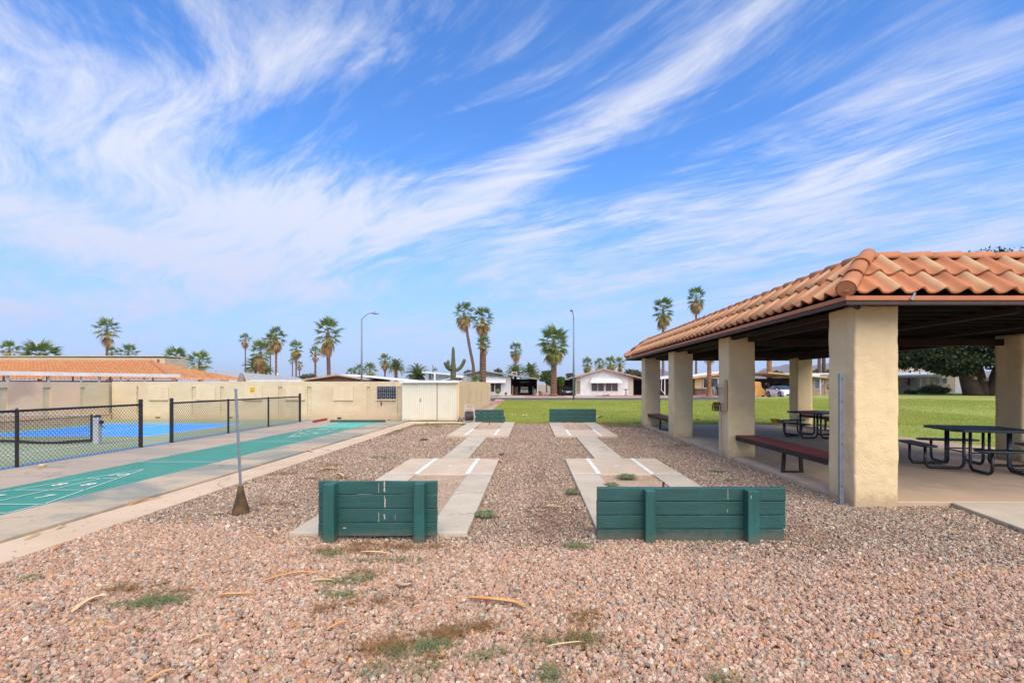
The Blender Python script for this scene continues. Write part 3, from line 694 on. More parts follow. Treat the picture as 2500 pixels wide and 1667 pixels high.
def roof_side(P0, P1, Q0, inward, as_parts):
    """P0->P1 along the eave (left to right seen from outside), Q0 the cap corner above P0"""
    P0, P1, Q0 = Vector(P0), Vector(P1), Vector(Q0)
    X = (P1 - P0).normalized(); L = (P1 - P0).length
    up = (Q0 - P0); up = (up - X * up.dot(X)); H = up.length; Yd = up.normalized(); Z = X.cross(Yd)
    planes = [(P0, (Yd - X).normalized() * 0 + (Vector((-X.x - (-inward.x), -X.y + inward.y, 0)))), ]
    hp = (P0 - Vector((0, 0, 0)))
    d0 = (Q0 - P0); d0.z = 0; n0 = Vector((d0.y, -d0.x, 0)).normalized(); n0 = n0 if n0.dot(X) < 0 else -n0
    Q1 = Q0 + X * (L - 2 * (Q0 - P0).dot(X)); d1 = Q1 - P1; d1.z = 0; n1 = Vector((d1.y, -d1.x, 0)).normalized(); n1 = n1 if n1.dot(X) > 0 else -n1
    nt = int(L / TW) + 1; off = (L - nt * TW) / 2
    joined = bmesh.new()
    for c in range(2):
        for i in range(nt):
            o = P0 + X * (off + i * TW) + Yd * (c * .44 + .02) + Z * (.060 + c * .006)
            tilt = R(3.4)
            Rm = Matrix((X, Yd, Z)).transposed().to_4x4()
            M4 = Matrix.Translation(o) @ Rm @ Matrix.Rotation(-tilt + random.uniform(-.008, .008), 4, 'X') @ Matrix.Rotation(random.uniform(-.006, .006), 4, 'Z')
            s0 = off + i * TW; m_i = (i + c) % 2
            need = s0 < 1.0 or s0 > L - 1.25
            if not as_parts or need:
                bm = clip(tb, M4, [(P0, n0), (P1, n1)])
                if not bm.verts: bm.free(); continue
                if as_parts:
                    me = bpy.data.meshes.new('tile'); inv = world_of(pav).inverted()
                    for v in bm.verts: v.co = inv @ v.co
                    bm.to_mesh(me); me.materials.append(M['tile_p'] if m_i == 0 else M['tile_o'])
                    ob = bpy.data.objects.new('tile', me); col.objects.link(ob); ob.parent = roof
                else:
                    me = bpy.data.meshes.new('tmp'); bm.to_mesh(me); joined.from_mesh(me); bpy.data.meshes.remove(me)
                bm.free()
            else:
                ob = bpy.data.objects.new('tile', TM[m_i]); col.objects.link(ob); ob.parent = roof
                ob.matrix_basis = world_of(pav).inverted() @ M4
    if not as_parts:
        me = bpy.data.meshes.new('tile_course'); inv = world_of(pav).inverted()
        for v in joined.verts: v.co = inv @ v.co
        joined.to_mesh(me); me.materials.append(M['tile_o']); ob = bpy.data.objects.new('tile_course', me); col.objects.link(ob); ob.parent = roof; ob['kind'] = 'stuff'
    joined.free()
e = lambda x, y: (x, y, EZ); kk = lambda x, y: (x, y, KZ)
roof_side(e(EX0, EY0), e(EX1, EY0), kk(KX0, KY0), Vector((0, 1, 0)), True)       # near side
roof_side(e(EX0, EY1), e(EX0, EY0), kk(KX0, KY1), Vector((1, 0, 0)), True)       # side over the gravel
roof_side(e(EX1, EY0), e(EX1, EY1), kk(KX1, KY0), Vector((-1, 0, 0)), False)
roof_side(e(EX1, EY1), e(EX0, EY1), kk(KX1, KY1), Vector((0, -1, 0)), False)
# caps: half round, each lapping the next
def cap_mesh(L, r0, r1, end):
    b = MB(); n = 10 if not end else 20; t = .014; rings = []
    for v_, r in ((0, r0), (L, r1)):
        for rr in (r, r - t):
            for i in range(n + 1):
                a = math.pi * (i / n) * (1.12 if not end else 2) - .06 * math.pi
                b.v.append((math.cos(a) * rr, v_, math.sin(a) * rr * .92))
    k = n + 1
    for i in range(n): b.f += [(i + 1, i, 2 * k + i, 2 * k + i + 1), (k + i, k + i + 1, 3 * k + i + 1, 3 * k + i), (i, i + 1, k + i + 1, k + i), (2 * k + i + 1, 2 * k + i, 3 * k + i, 3 * k + i + 1)]
    b.f += [(0, k, 3 * k, 2 * k), (k + n, n, 2 * k + n, 3 * k + n)]
    if end: b.f.append(tuple(range(n, -1, -1)))
    b.mi = [0] * len(b.f); return b
def cap_run(P, Q, step=.40, r=.092, first_end=False, from_start=True):
    P, Q = Vector(P), Vector(Q); D = (Q - P); L = D.length; D.normalize()
    side = D.cross(Vector((0, 0, 1))).normalized(); Z = side.cross(D)
    n = max(1, round(L / step)); st = L / n
    shape = {}
    for i in range(n):
        end = first_end and i == 0
        if end not in shape:
            o = cap_mesh(st * 1.12, r * 1.08, r * .93, end).build('ridge_cap', M['tile_o'], None); me = o.data; bpy.data.objects.remove(o)
            for p in me.polygons: p.use_smooth = abs(p.normal.y) < .5
            shape[end] = me
        ob = bpy.data.objects.new('ridge_cap', shape[end]); col.objects.link(ob); ob.parent = roof
        Rm = Matrix((side, D, Z)).transposed().to_4x4()
        ob.matrix_basis = world_of(pav).inverted() @ Matrix.Translation(P + D * st * i + Z * .004 * (n - i) / n) @ Rm @ Matrix.Rotation(-.03 + random.uniform(-.012, .012), 4, 'X') @ Matrix.Rotation(random.uniform(-.02, .02), 4, 'Z')
kz = KZ + .035
cap_run((KX0, KY1, kz), (KX0, KY0, kz)); cap_run((KX1, KY0, kz), (KX0, KY0, kz))
cap_run((KX0, KY1, kz), (KX1, KY1, kz)); cap_run((KX1, KY0, kz), (KX1, KY1, kz))
for (ex, ey, kx, ky) in ((EX0, EY0, KX0, KY0), (EX0, EY1, KX0, KY1), (EX1, EY0, KX1, KY0), (EX1, EY1, KX1, KY1)):
    cap_run((ex - (kx - ex) * .02, ey - (ky - ey) * .02, EZ + .085), (kx, ky, kz + .04), r=.100, first_end=True)
b = MB(); Mx = Matrix.Translation((4.37, EY0 - .018, 2.50)) @ Matrix.Rotation(R(25), 4, 'Y')
b.box(-.012, .012, -.004, .006, -.03, .06, M4=Mx); b.box(-.03, .0, -.006, .012, -.03, -.015, M4=Mx); b.build('roof_clip', M['galv'], pav)

# ---------------------------------------------------------------- benches
def bench(x0, x1, y0, y1, legs, label):
    t = thing('bench', ((x0 + x1) / 2, (y0 + y1) / 2, .05), label, 'bench', 'red board benches between pavilion columns')
    w = (x1 - x0 - .012) / 2
    for i in range(2):
        a = x0 + .004 + i * (w + .004)
        MB().box(a, a + w, y0 + .005, y1 - .005, .462, .488).build('seat_board', M['redseat'], t, bevel=.005)
    b = MB()
    for (a, c, d, e_) in ((x0, x0 + .035, y0, y1), (x1 - .035, x1, y0, y1), (x0 + .036, x1 - .036, y0, y0 + .035), (x0 + .036, x1 - .036, y1 - .035, y1)): b.box(a, c, d, e_, .385, .460)
    b.build('seat_frame', M['brown'], t, bevel=.004)
    for y in legs:
        for s, xx in ((-1, x0 + .05), (1, x1 - .10)):
            b = MB(); b.prism([(y - .025, .051), (y + .025, .051), (y + .025, .384), (y - .025, .384)], xx, xx + .05, axis='x')
            b.v = [(v[0] + s * .02 * (1 - v[2] / .38), v[1], v[2]) for v in b.v]; b.build('leg', M['brown'], t, bevel=.004)
        MB().box(x0 + .03, x1 - .03, y - .03, y + .03, .052, .075).build('foot_bar', M['brown'], t, bevel=.004)
    return t
bench(4.10, 4.52, 6.63, 9.97, (8.2,), 'red bench between the two nearest columns, its end against the column with horseshoes')
bench(4.06, 4.48, 14.40, 17.34, (15.9,), 'red bench between the two farthest columns next to the gravel')
bench(9.36, 9.78, 14.40, 17.34, (15.9,), 'red bench behind the farther green picnic table, at the lawn side')
bench(9.36, 9.78, 6.63, 9.39, (8.2,), 'red bench out of view between the near lawn side columns')

# ---------------------------------------------------------------- picnic tables
def picnic_table(cx, cy, rz, label):
    t = thing('picnic_table', (cx, cy, .05), label, 'picnic table', 'dark green square picnic tables', rz)
    Wm = world_of(t)
    def lb(b, name, m, **k): b.v = [tuple(Wm @ Vector(v)) for v in b.v]; return b.build(name, m, t, **k)
    h_ = .585; c = .10; zt_ = .70
    poly = [(-h_ + c, -h_), (h_ - c, -h_), (h_, -h_ + c), (h_, h_ - c), (h_ - c, h_), (-h_ + c, h_), (-h_, h_ - c), (-h_, -h_ + c)]
    b = MB(); inn = [(p[0] * .955, p[1] * .955) for p in poly]
    n = 8
    for z0, z1 in ((zt_ - .04, zt_),):
        vs = [(p[0], p[1], z) for z in (z0, z1) for p in poly] + [(p[0], p[1], z) for z in (z0, z1) for p in inn]
        fs = []
        for i in range(n):
            j = (i + 1) % n
            fs += [(i, j, 8 + j, 8 + i), (16 + j, 16 + i, 24 + i, 24 + j), (8 + i, 8 + j, 24 + j, 24 + i), (j, i, 16 + i, 16 + j)]
        b.add(vs, fs)
    top = lb(b, 'tabletop', M['dkgreen'], bevel=.006)
    k_ = 0; x = -h_ + .05
    while x < h_ - .04:
        lim = h_ * .955 if abs(x) < h_ - c else h_ * .955 - (abs(x) - (h_ - c))
        b = MB(); b.box(x, x + .016, -lim, lim, zt_ - .022, zt_ - .004)
        o = lb(b, 'slat', M['dkgreen']); o.parent = top; x += .034
    b = MB()
    for y_ in (-.3, 0, .3): b.box(-h_ * .95, h_ * .95, y_ - .01, y_ + .01, zt_ - .036, zt_ - .024)
    lb(b, 'under_frame', M['black'])
    for q in range(4):
        a = q * math.pi / 2; Rq = Matrix.Rotation(a, 4, 'Z')
        sl, sw, off = .50, .135, .90
        pts = []
        for i in range(24):
            an = 2 * math.pi * i / 24; cx_, cy_ = math.cos(an), math.sin(an)
            px_ = math.copysign(abs(cx_) ** .5, cx_) * sl; py_ = math.copysign(abs(cy_) ** .5, cy_) * sw
            pts.append((px_, py_ - off))
        b = MB(); b.prism(pts, .385, .415, M4=Rq); seat = lb(b, 'seat', M['dkgreen'], bevel=.005)
        for i in range(13):
            x = -.44 + i * .073
            b = MB(); b.box(x, x + .012, -off - sw * .8, -off + sw * .8, .416, .420, M4=Rq); o = lb(b, 'seat_rib', M['black']); o.parent = seat
        for sx in (-.27, .27):
            P = [(sx, -.33, zt_ - .04), (sx, -.33, .12)]
            for i in range(1, 7):
                an = math.pi / 2 * i / 6; P.append((sx, -.33 - .10 + .10 * math.cos(an), .12 - .095 * math.sin(an)))
            P.append((sx, -.80, .028))
            for i in range(1, 7):
                an = math.pi / 2 * i / 6; P.append((sx, -.80 - .10 * math.sin(an), .125 - .097 * math.cos(an)))
            P.append((sx, -.90, .384))
            b = MB(); b.tube([Rq @ Vector(p) for p in P], .024, 8); lb(b, 'leg', M['black'], smooth=True)
        b = MB(); b.tube([Rq @ Vector((-.27, -.345, .30)), Rq @ Vector((.27, -.345, .30))], .012, 6); lb(b, 'brace', M['black'])
    return t
picnic_table(7.77, 8.65, R(-14), 'nearer dark green slatted picnic table, cut off by the right edge of the photo')
picnic_table(7.96, 13.8, R(20), 'farther dark green picnic table seen between the two near columns')
b = MB(); b.box(8.98, 9.20, 18.45, 18.62, 0, .20); b.box(8.95, 9.23, 18.42, 18.65, .20, .235); b.tube([(9.02, 18.53, .235), (9.16, 18.53, .235)], .02)
tag(b.build('utility_box', M['yellow'], bevel=.01), 'small yellow utility box on the lawn behind the farther picnic table', 'utility box')

# horseshoe rack on the side of the second column
rack = thing('horseshoe_rack', (3.93, 10.25, .8), 'weathered board rack fixed to the side of the second column', 'rack')
MB().box(3.915, 3.955, 10.03, 10.09, .98, 1.60).build('board', mat('weathered_board', (.50, .36, .22), (.42, .30, .18), 6, .9, .3, 30), rack, bevel=.004)
MB().box(3.925, 3.955, 10.14, 10.46, .97, 1.52).build('back_panel', M['panel'], rack, bevel=.004)
MB().tube([(3.95, 10.2, 1.42), (3.72, 10.2, 1.44)], .008, 6).build('peg', M['galv'], rack)
MB().tube([(3.95, 10.2, 1.10), (3.74, 10.2, 1.12)], .008, 6).build('peg', M['rust'], rack)
MB().tube([(3.92, 10.24, -.02), (3.92, 10.24, .96)], .014, 8).build('conduit', M['trim_tan'], rack)
def horseshoe(x, z, m, label):
    pts = []
    for i in range(15):
        a = R(-55 + i * 290 / 14); pts.append((x + .01 * math.sin(a * 2), 10.2 + math.cos(a) * .075, z - .07 + math.sin(a) * .095))
    b = MB(); b.tube(pts, [.010 + .004 * math.sin(math.pi * i / 14) for i in range(15)], 6)
    tag(b.build('horseshoe', m), label, 'horseshoe', 'pitching horseshoes on the rack pegs')
for i, (x, m, l) in enumerate(((3.735, M['white_dim'], 'outermost white horseshoe on the upper peg'), (3.765, M['cream'], 'cream horseshoe on the upper peg beside the white one'),
        (3.80, M['rust'], 'brown horseshoe in the middle of the upper peg'), (3.84, M['pink_sid'], 'tan horseshoe on the upper peg nearest the column'))): horseshoe(x, 1.43, m, l)
for i, (x, m, l) in enumerate(((3.75, M['rust'], 'rusty horseshoe at the outer end of the lower peg'), (3.785, M['rust'], 'rusty horseshoe second from the end of the lower peg'),
        (3.82, M['rust'], 'rusty horseshoe third from the end of the lower peg'), (3.86, M['rust'], 'rusty horseshoe on the lower peg nearest the column'))): horseshoe(x, 1.11, m, l)

# galvanised strut standing beside the nearest column
strut = thing('metal_post', (3.88, 6.22, 0), 'galvanised slotted post standing against the nearest pavilion column', 'post')
MB().prism([(3.857, 6.20), (3.907, 6.20), (3.907, 6.24), (3.903, 6.24), (3.903, 6.204), (3.861, 6.204), (3.861, 6.24), (3.857, 6.24)], -.05, 1.64).build('channel', M['galv'], strut)
for z in (.22, .75, 1.28, 1.56): MB().box(3.878, 3.888, 6.197, 6.1995, z, z + .016).build('bolt_hole', M['brown'], strut)
MB().box(3.873, 3.876, 6.197, 6.1995, 0, 1.63).build('channel_groove', M['greymetal'], strut)
MB().box(3.889, 3.892, 6.197, 6.1995, 0, 1.63).build('channel_groove', M['greymetal'], strut)

# leaning post in its stained footing
lp = thing('leaning_post', (-3.42, 5.8, 0), 'grey steel post leaning slightly in a rusty stained footing in the gravel', 'post')
b = MB(); b.tube([(-3.40, 5.8, .2), (-3.462, 5.8, 1.435)], .017, 4); b.build('post', M['galv'], lp)
MB().tube([(-3.462, 5.8, 1.432), (-3.463, 5.8, 1.452)], .021, 4).build('post_cap', M['greymetal'], lp)
b = MB(); n = 12; rings = [(.0, .098), (.06, .088), (.16, .060), (.27, .036), (.34, .028)]
for z, r in rings:
    for i in range(n):
        a = 2 * math.pi * i / n + .2; rr = r * (1 + .12 * noise.noise(Vector((math.cos(a) * 2, math.sin(a) * 2, z * 7))))
        b.v.append((-3.405 + math.cos(a) * rr, 5.8 + math.sin(a) * rr, z - .02))
b.f = [(j * n + i, j * n + (i + 1) % n, (j + 1) * n + (i + 1) % n, (j + 1) * n + i) for j in range(len(rings) - 1) for i in range(n)] + [tuple(range((len(rings) - 1) * n, len(rings) * n))]
b.mi = [0] * len(b.f); b.build('footing', M['mound'], lp, smooth=True)

# ================================================================ fences and net
def fence(ys, terms, label):
    X = -9.12
    t = thing('chain_link_fence', (X, (ys[0] + ys[-1]) / 2, Z0), label, 'fence', 'low black chain link fences')
    for i, y in enumerate(ys):
        r = .042 if i in terms else .028; top = 1.13 if i in terms else 1.03
        b = MB(); b.tube([(X, y, Z0 - .03), (X, y, top)], r, 12)
        if i in terms: b.tube([(X, y, top), (X, y, top + .02), (X, y, top + .035)], [r + .006, r + .004, .012], 12)
        else: b.tube([(X, y, top - .02), (X, y, top + .03), (X, y, top + .06)], [.032, .026, .006], 10)
        b.build('post', M['fence_black'], t, smooth=False)
    MB().tube([(X, ys[0], 1.035), (X, ys[-1], 1.035)], .023, 8).build('top_rail', M['fence_black'], t, smooth=True)
    for y in (ys[0], ys[-1]):
        MB().box(X - .05, X + .05, y - .012, y + .012, .99, 1.01).build('clamp', M['fence_black'], t)
    b = MB(); p = .085; z0, z1 = Z0 + .015, 1.03; H = z1 - z0; y0, y1 = ys[0], ys[-1]; k = -H
    kx = p * 1.0
    yv = y0 - H
    while yv < y1:
        for s in (1, -1):
            a = [yv, z0 if s > 0 else z1]; c = [yv + H, z1 if s > 0 else z0]
            if a[0] < y0: f = (y0 - a[0]) / H; a = [y0, a[1] + (c[1] - a[1]) * f]
            if c[0] > y1: f = (c[0] - y1) / (c[0] - a[0]); c = [y1, c[1] - (c[1] - a[1]) * f]
            if c[0] > a[0]: b.tube([(X + .004 * s, a[0], a[1]), (X + .004 * s, c[0], c[1])], .0034, 3, cap=False)
        yv += p
    b.build('chain_link', M['wire'], t, kind='stuff')
fence([5.0, 8.78, 11.56], (2,), 'black chain link fence left of the gate gap, in front of the net')
fence([12.55, 14.9, 17.17, 19.5], (0, 3), 'black chain link fence running from the gate gap back toward the wall')
net = thing('court_net', (-13.3, 12.2, Z0), 'black court net with a dark hem hung from a silver post', 'net')
MB().box(-10.76, -10.62, 12.14, 12.26, Z0, .70).build('net_post', M['greymetal'] if False else mat('silver_post', (.46, .48, .50), (.38, .40, .43), 3, .5, metallic=.2), net, bevel=.015)
b = MB(); b.tube([(-10.69, 12.2, .70), (-10.69, 12.2, .735), (-10.69, 12.2, .765)], [.075, .07, .03], 12); b.build('post_cap', M['black'], net)
b = MB(); b.tube([(-10.62, 12.2, .58), (-10.56, 12.2, .58)], .045, 10); b.tube([(-10.57, 12.18, .58), (-10.55, 12.17, .47), (-10.48, 12.16, .455)], .012, 6); b.build('crank', M['black'], net)
b = MB(); b.box(-10.86, -10.81, 12.19, 12.21, .10, .77); b.build('net_side_tape', M['net'], net)
b = MB()
x = -15.9
while x < -10.85: b.tube([(x, 12.2, .12), (x, 12.2, .74)], .0034, 3, cap=False); x += .045
z = .14
while z < .74: b.tube([(-15.9, 12.2, z), (-10.86, 12.2, z)], .0034, 3, cap=False); z += .045
b.build('net_mesh', M['net'], net, kind='stuff')
MB().box(-15.9, -10.86, 12.19, 12.21, .735, .76).build('top_cord', mat('faded_net_tape', (.42, .40, .36), (.36, .33, .29), 3, .9), net)
b = MB(); pts = []; n = 40
for i in range(n + 1): x = -15.9 + 5.06 * i / n; z = .10 + .03 * math.sin(i * .35) * (.3 + .7 * (i / n)); pts.append((x, z))
for i in range(n): (xa, za), (xb, zb) = pts[i], pts[i + 1]; b.quad((xa, 12.195, za - .04), (xb, 12.195, zb - .04), (xb, 12.195, zb + .03), (xa, 12.195, za + .03))
b.build('hem', M['net'], net)
MB().box(-15.98, -15.84, 12.14, 12.26, Z0, .70).build('net_post', M['greymetal'], net, bevel=.015)

# ================================================================ compound wall
wall = thing('compound_wall', (-11, 21, 0), 'long cream stucco wall behind the courts with boarded-up openings', 'wall')
WT = 1.635; WY = 20.9
slots = [(889 - 4, 893)]
b = MB(); b.box(-17.7, -5.32, WY + .05, WY + .25, 0, WT - .002); b.build('wall_core', M['wall'], wall)
# proud stucco skin leaves narrow recessed strips
def X_(px): return (px - 1298) / 1210 * WY
strips = [(889.5, 898.5)] if False else [(329.4 + 4, 338), (467.9, 478.6), (538, 546.5), (679.2, 689), (750, 760.3), (895.4, 904), (969.5, 978)]
zb, ztp = .235, 1.41
edges = [-17.7] + [X_(v) for s in strips for v in s] + [-5.32]
for i in range(0, len(edges), 2): MB().box(edges[i], edges[i + 1], WY, WY + .048, 0, WT).build('stucco_bay', M['wall'], wall)
for s in strips:
    x0, x1 = X_(s[0]), X_(s[1])
    MB().box(x0 + .001, x1 - .001, WY + .001, WY + .047, ztp, WT - .001).build('lintel', M['wall'], wall); MB().box(x0 + .001, x1 - .001, WY + .001, WY + .047, 0, zb).build('sill', M['wall'], wall)
for (a, c) in ((364, 411.6), (478.6 + 1, 526.2), (593.5, 640.3), (698, 745.3), (814, 862.6)):
    MB().box(X_(a), X_(c), WY - .03, WY - .001, .862, 1.415).build('boarded_opening', M['panel'], wall, bevel=.004)
    MB().box(X_(a), X_(c), WY - .05, WY - .001, .832, .860).build('ledge', M['trim_tan'] if a < 700 else M['panel'], wall, bevel=.004)
for (a, c, z0_, z1_) in ((380, 390.5, .06, .10), (559, 568, .06, .10), (823.8, 833.2, .02, .085)):
    MB().box(X_(a), X_(c), WY - .012, WY - .001, Z0 + z0_, Z0 + z1_).build('vent', M['brown'], wall)
MB().box(X_(930), X_(932.5), WY - .04, WY - .001, .63, .77).build('latch', M['rust'], wall)
win = MB().box(X_(920.7), X_(967), WY - .012, WY - .001, .885, 1.435).build('window', M['black'], wall)
def bars(b, xs_, zs_, y, x0, x1, z0, z1, w=.012):
    for x in xs_: b.box(x - w / 2, x + w / 2, y - .02, y - .008, z0, z1)
    for z in zs_: b.box(x0, x1, y - .022, y - .010, z - w / 2, z + w / 2)
b = MB(); x0, x1 = X_(921.5), X_(966.2)
bars(b, [x0 + (x1 - x0) * i / 9 for i in range(10)], (.90, 1.02, 1.14, 1.30, 1.425), WY - .012, x0, x1, .89, 1.43); o = b.build('window_bars', M['greymetal'], wall); o.parent = win
text_mesh('window_lettering', 'KEEP ON COURTS', .088, Matrix.Translation(((x0 + x1) / 2, WY - .035, 1.365)) @ Matrix.Rotation(R(90), 4, 'X'), M['greymetal'], win, .002)
MB().box(X_(919), X_(967), WY - .09, WY - .001, .845, .880).build('window_ledge', M['panel'], wall, bevel=.004)
for xx in (930, 940, 951, 961): MB().box(X_(xx), X_(xx + 5), WY - .05, WY - .02, .895, .915).build('bar_clip', M['cream'], wall)
sg = thing('warning_sign', ((X_(617)), WY - .035, 1.3), 'small yellow warning sign with red print on the boarded opening', 'sign')
sx0, sx1 = X_(611), X_(623)
MB().box(sx0, sx1, WY - .037, WY - .032, 1.18, 1.40).build('sign_plate', M['yellow'], sg)
for r_, (s_, z, sz) in enumerate((('WARNING', 1.345, .045), ('NO PETS', 1.285, .034), ('ALLOWED', 1.25, .034), ('ON COURTS', 1.215, .03))):
    text_mesh('lettering', s_, sz, Matrix.Translation(((sx0 + sx1) / 2, WY - .040, z)) @ Matrix.Rotation(R(90), 4, 'X'), M['signred'], sg, .001)
# left wing of the wall, coming forward along the court
wing = thing('court_side_wall', (-17.8, 14, 0), 'cream and pink stucco wall along the left side of the court with a low ledge', 'wall')
SY = [ -1, 9.5, 13.3, 14.6, 16.75, 17.05, 18.55, 19.0, 20.2, 20.45, 20.9]
b = MB(); b.box(-18.1, -17.86, -1, 21.1, 0, 1.60); b.build('wall_core', M['wall'], wing)
segs = [(-1, 13.05, 'wall'), (13.22, 16.5, 'wall'), (16.85, 18.05, 'wall_pink'), (18.35, 19.55, 'wall_pink'), (19.75, 20.89, 'wall')]
for (a, c, m_) in segs: MB().box(-17.86, -17.80, a, c, .30, 1.605).build('stucco_bay', M[m_], wing)
for i in range(len(segs) - 1):
    a, c = segs[i][1], segs[i + 1][0]; MB().box(-17.859, -17.802, a + .001, c - .001, 1.40, 1.604).build('lintel', M['wall'], wing)
MB().box(-17.859, -17.66, -1, 20.88, .26, .30).build('ledge', M['wall'], wing, bevel=.005)
MB().box(-17.859, -17.70, -1, 20.87, 0, .258).build('plinth', M['wall_pink'], wing)
# right wing running back from the shed
rw = thing('boundary_wall', (-3.1, 28, 0), 'orange tan boundary wall running back from the shed with vertical joints', 'wall')
y = 20.45; k = 0
while y < 35.9:
    MB().box(-3.25, -3.0 + .004 * (k % 2), y, min(y + .985, 36.0), 0, 1.66).build('wall_panel', M['wall_side'], rw); 
    MB().box(-3.004, -2.996 + .002, y + .987, y + .997, .25, 1.45).build('rust_streak', M['pink_sid'], rw); y += 1.0; k += 1
# parapet behind (closing) part of wall: between shed and back wall
# storage shed
shed = thing('storage_shed', (-4.2, 20.9, 0), 'cream ribbed metal storage shed with a white roof edge beside the wall', 'shed')
SX0, SX1, SY0, SY1 = -5.30, -3.07, 20.32, 21.6
MB().box(SX0 + .02, SX1 - .02, SY0 + .03, SY1, .02, 1.62).build('shed_body', M['shed'], shed)
def ribbed(name, x0, x1, z0, z1, y, parent, n=None):
    b = MB(); n = n or round((x1 - x0) / .075); 
    for i in range(n):
        a = x0 + (x1 - x0) * i / n; w_ = (x1 - x0) / n
        b.box(a + .006, a + w_ - .006, y - .004, y + .012, z0, z1); b.box(a - .0, a + .0055, y + .001, y + .012, z0, z1)
    return b.build(name, M['shed'], parent)
ribbed('wall_panel', SX0 + .03, -4.60, .03, 1.57, SY0 + .018, shed); ribbed('door', -4.595, -3.89, .05, 1.565, SY0 + .005, shed); ribbed('door', -3.87, -3.09, .03, 1.57, SY0 + .018, shed)
MB().box(SX0, SX0 + .03, SY0, SY1, 0, 1.6).build('corner_trim', M['white'], shed); MB().box(SX1 - .03, SX1, SY0, SY1, 0, 1.6).build('corner_trim', M['shed'], shed)
MB().box(-3.889, -3.872, SY0 + .0, SY0 + .012, .05, 1.56).build('door_gap', M['brown'], shed)
MB().box(SX0 + .031, SX1 - .031, SY0 - .004, SY0 + .02, .0, .03).build('sill_track', M['brown'], shed)
b = MB(); b.tube([(-4.56, SY0 - .03, .82), (-4.56, SY0 - .03, .92)], .012, 6); b.box(-4.575, -4.545, SY0 - .02, SY0 - .008, .80, .94); b.build('door_handle', M['greymetal'], shed)
b = MB(); b.slab((SX0 - .10, SY0 - .12, 1.605), (SX1 + .05, SY0 - .12, 1.605), (SX1 + .05, SY1 + .1, 1.69), (SX0 - .10, SY1 + .1, 1.69), .03); b.build('shed_roof', M['white'], shed)
# low boards at the end of the shuffleboard court
tag(MB().box(-7.86, -5.72, 19.32, 19.42, Z0 - .01, .125).build('bumper_board', M['green_wood'], bevel=.006), 'low green bumper board across the far end of the shuffleboard court', 'board')
b = MB(); Mx = Matrix.Translation((-8.45, 19.8, Z0)) @ Matrix.Rotation(R(93), 4, 'Z'); b.box(-.70, .70, -.04, .04, 0, .085, M4=Mx)
tag(b.build('curb_board', M['redwood'], bevel=.006), 'red painted board lying by the wall at the end of the courts', 'board')
b = MB(); b.box(-8.78, -8.70, 8.82, 8.90, Z0, Z0 + .045); tag(b.build('wood_scrap', M['scrap_pale'], bevel=.012), 'small pale block lying at the foot of the nearest fence post', 'block')

# hose reel cart
hr = thing('hose_reel_cart', (-2.6, 20.0, 0), 'faded hose reel cart with a dark coiled hose beside the shed', 'hose reel')
HX0, HX1, HY = -2.72, -2.28, 19.85
for x_, xt in ((HX0, HX0 + .04), (HX1, HX1 - .10)): MB().tube([(x_, HY, .02), (xt, HY + .22, .68)], .022, 8).build('side_rail', M['palepink'], hr)
for z, a, c in ((.68, HX0 + .04, HX1 - .10), (.56, HX0 + .03, HX1 - .08), (.50, HX0 + .03, HX1 - .07), (.03, HX0, HX1)): MB().tube([(a, HY + z * .33, z), (c, HY + z * .33, z)], .018, 8).build('cross_bar', M['palepink'], hr)
for i in range(9):
    x_ = HX0 + .07 + i * .037; pts = [(x_ + .012 * math.sin(k), HY + .02 + math.cos(k * math.pi / 8) * (.17 + .01 * (i % 3)), .25 + math.sin(k * math.pi / 8) * (.17 + .01 * (i % 2))) for k in range(17)]
    MB().tube(pts, .017, 6).build('hose_coil', M['hose'], hr)
for x_ in (HX0 - .03, HX1 + .03): MB().tube([(x_ - .015, HY + .15, .10), (x_ + .015, HY + .15, .10)], .10, 14).build('wheel', M['tyre'], hr)
pts = [(-3.02 + .45 * t + .02 * math.sin(t * 14), 19.9 + .12 * math.sin(t * 5), .02 + .16 * t * t + .015) for t in [i / 14 for i in range(15)]]
MB().tube(pts, .014, 6).build('loose_hose', M['hose'], hr)
MB().tube([(-2.95, 19.95, .02), (-2.9, 19.9, .20), (-2.82, 19.9, .10), (-2.8, 19.9, .03)], .018, 6).build('loose_hose', M['hose'], hr)

# ================================================================ houses
def window(parent, x0, x1, z0, z1, Y, frame, glass, mull=1, fw=.06):
    b = MB()
    b.box(x0 - fw, x1 + fw, Y - .06, Y - .002, z1, z1 + fw); b.box(x0 - fw, x1 + fw, Y - .06, Y - .002, z0 - fw, z0)
    b.box(x0 - fw, x0, Y - .06, Y - .002, z0 + .001, z1 - .001); b.box(x1, x1 + fw, Y - .06, Y - .002, z0 + .001, z1 - .001)
    for i in range(1, mull): x = x0 + (x1 - x0) * i / mull; b.box(x - fw / 2, x + fw / 2, Y - .055, Y - .002, z0 + .001, z1 - .001)
    w = b.build('window', frame, parent)
    for i in range(mull):
        a = x0 + (x1 - x0) * i / mull + (fw / 2 if i else 0); c = x0 + (x1 - x0) * (i + 1) / mull - (fw / 2 if i < mull - 1 else 0)
        p = MB().box(a + .002, c - .002, Y - .03, Y - .005, z0 + .002, z1 - .002).build('pane', glass, parent); p.parent = w
    return w
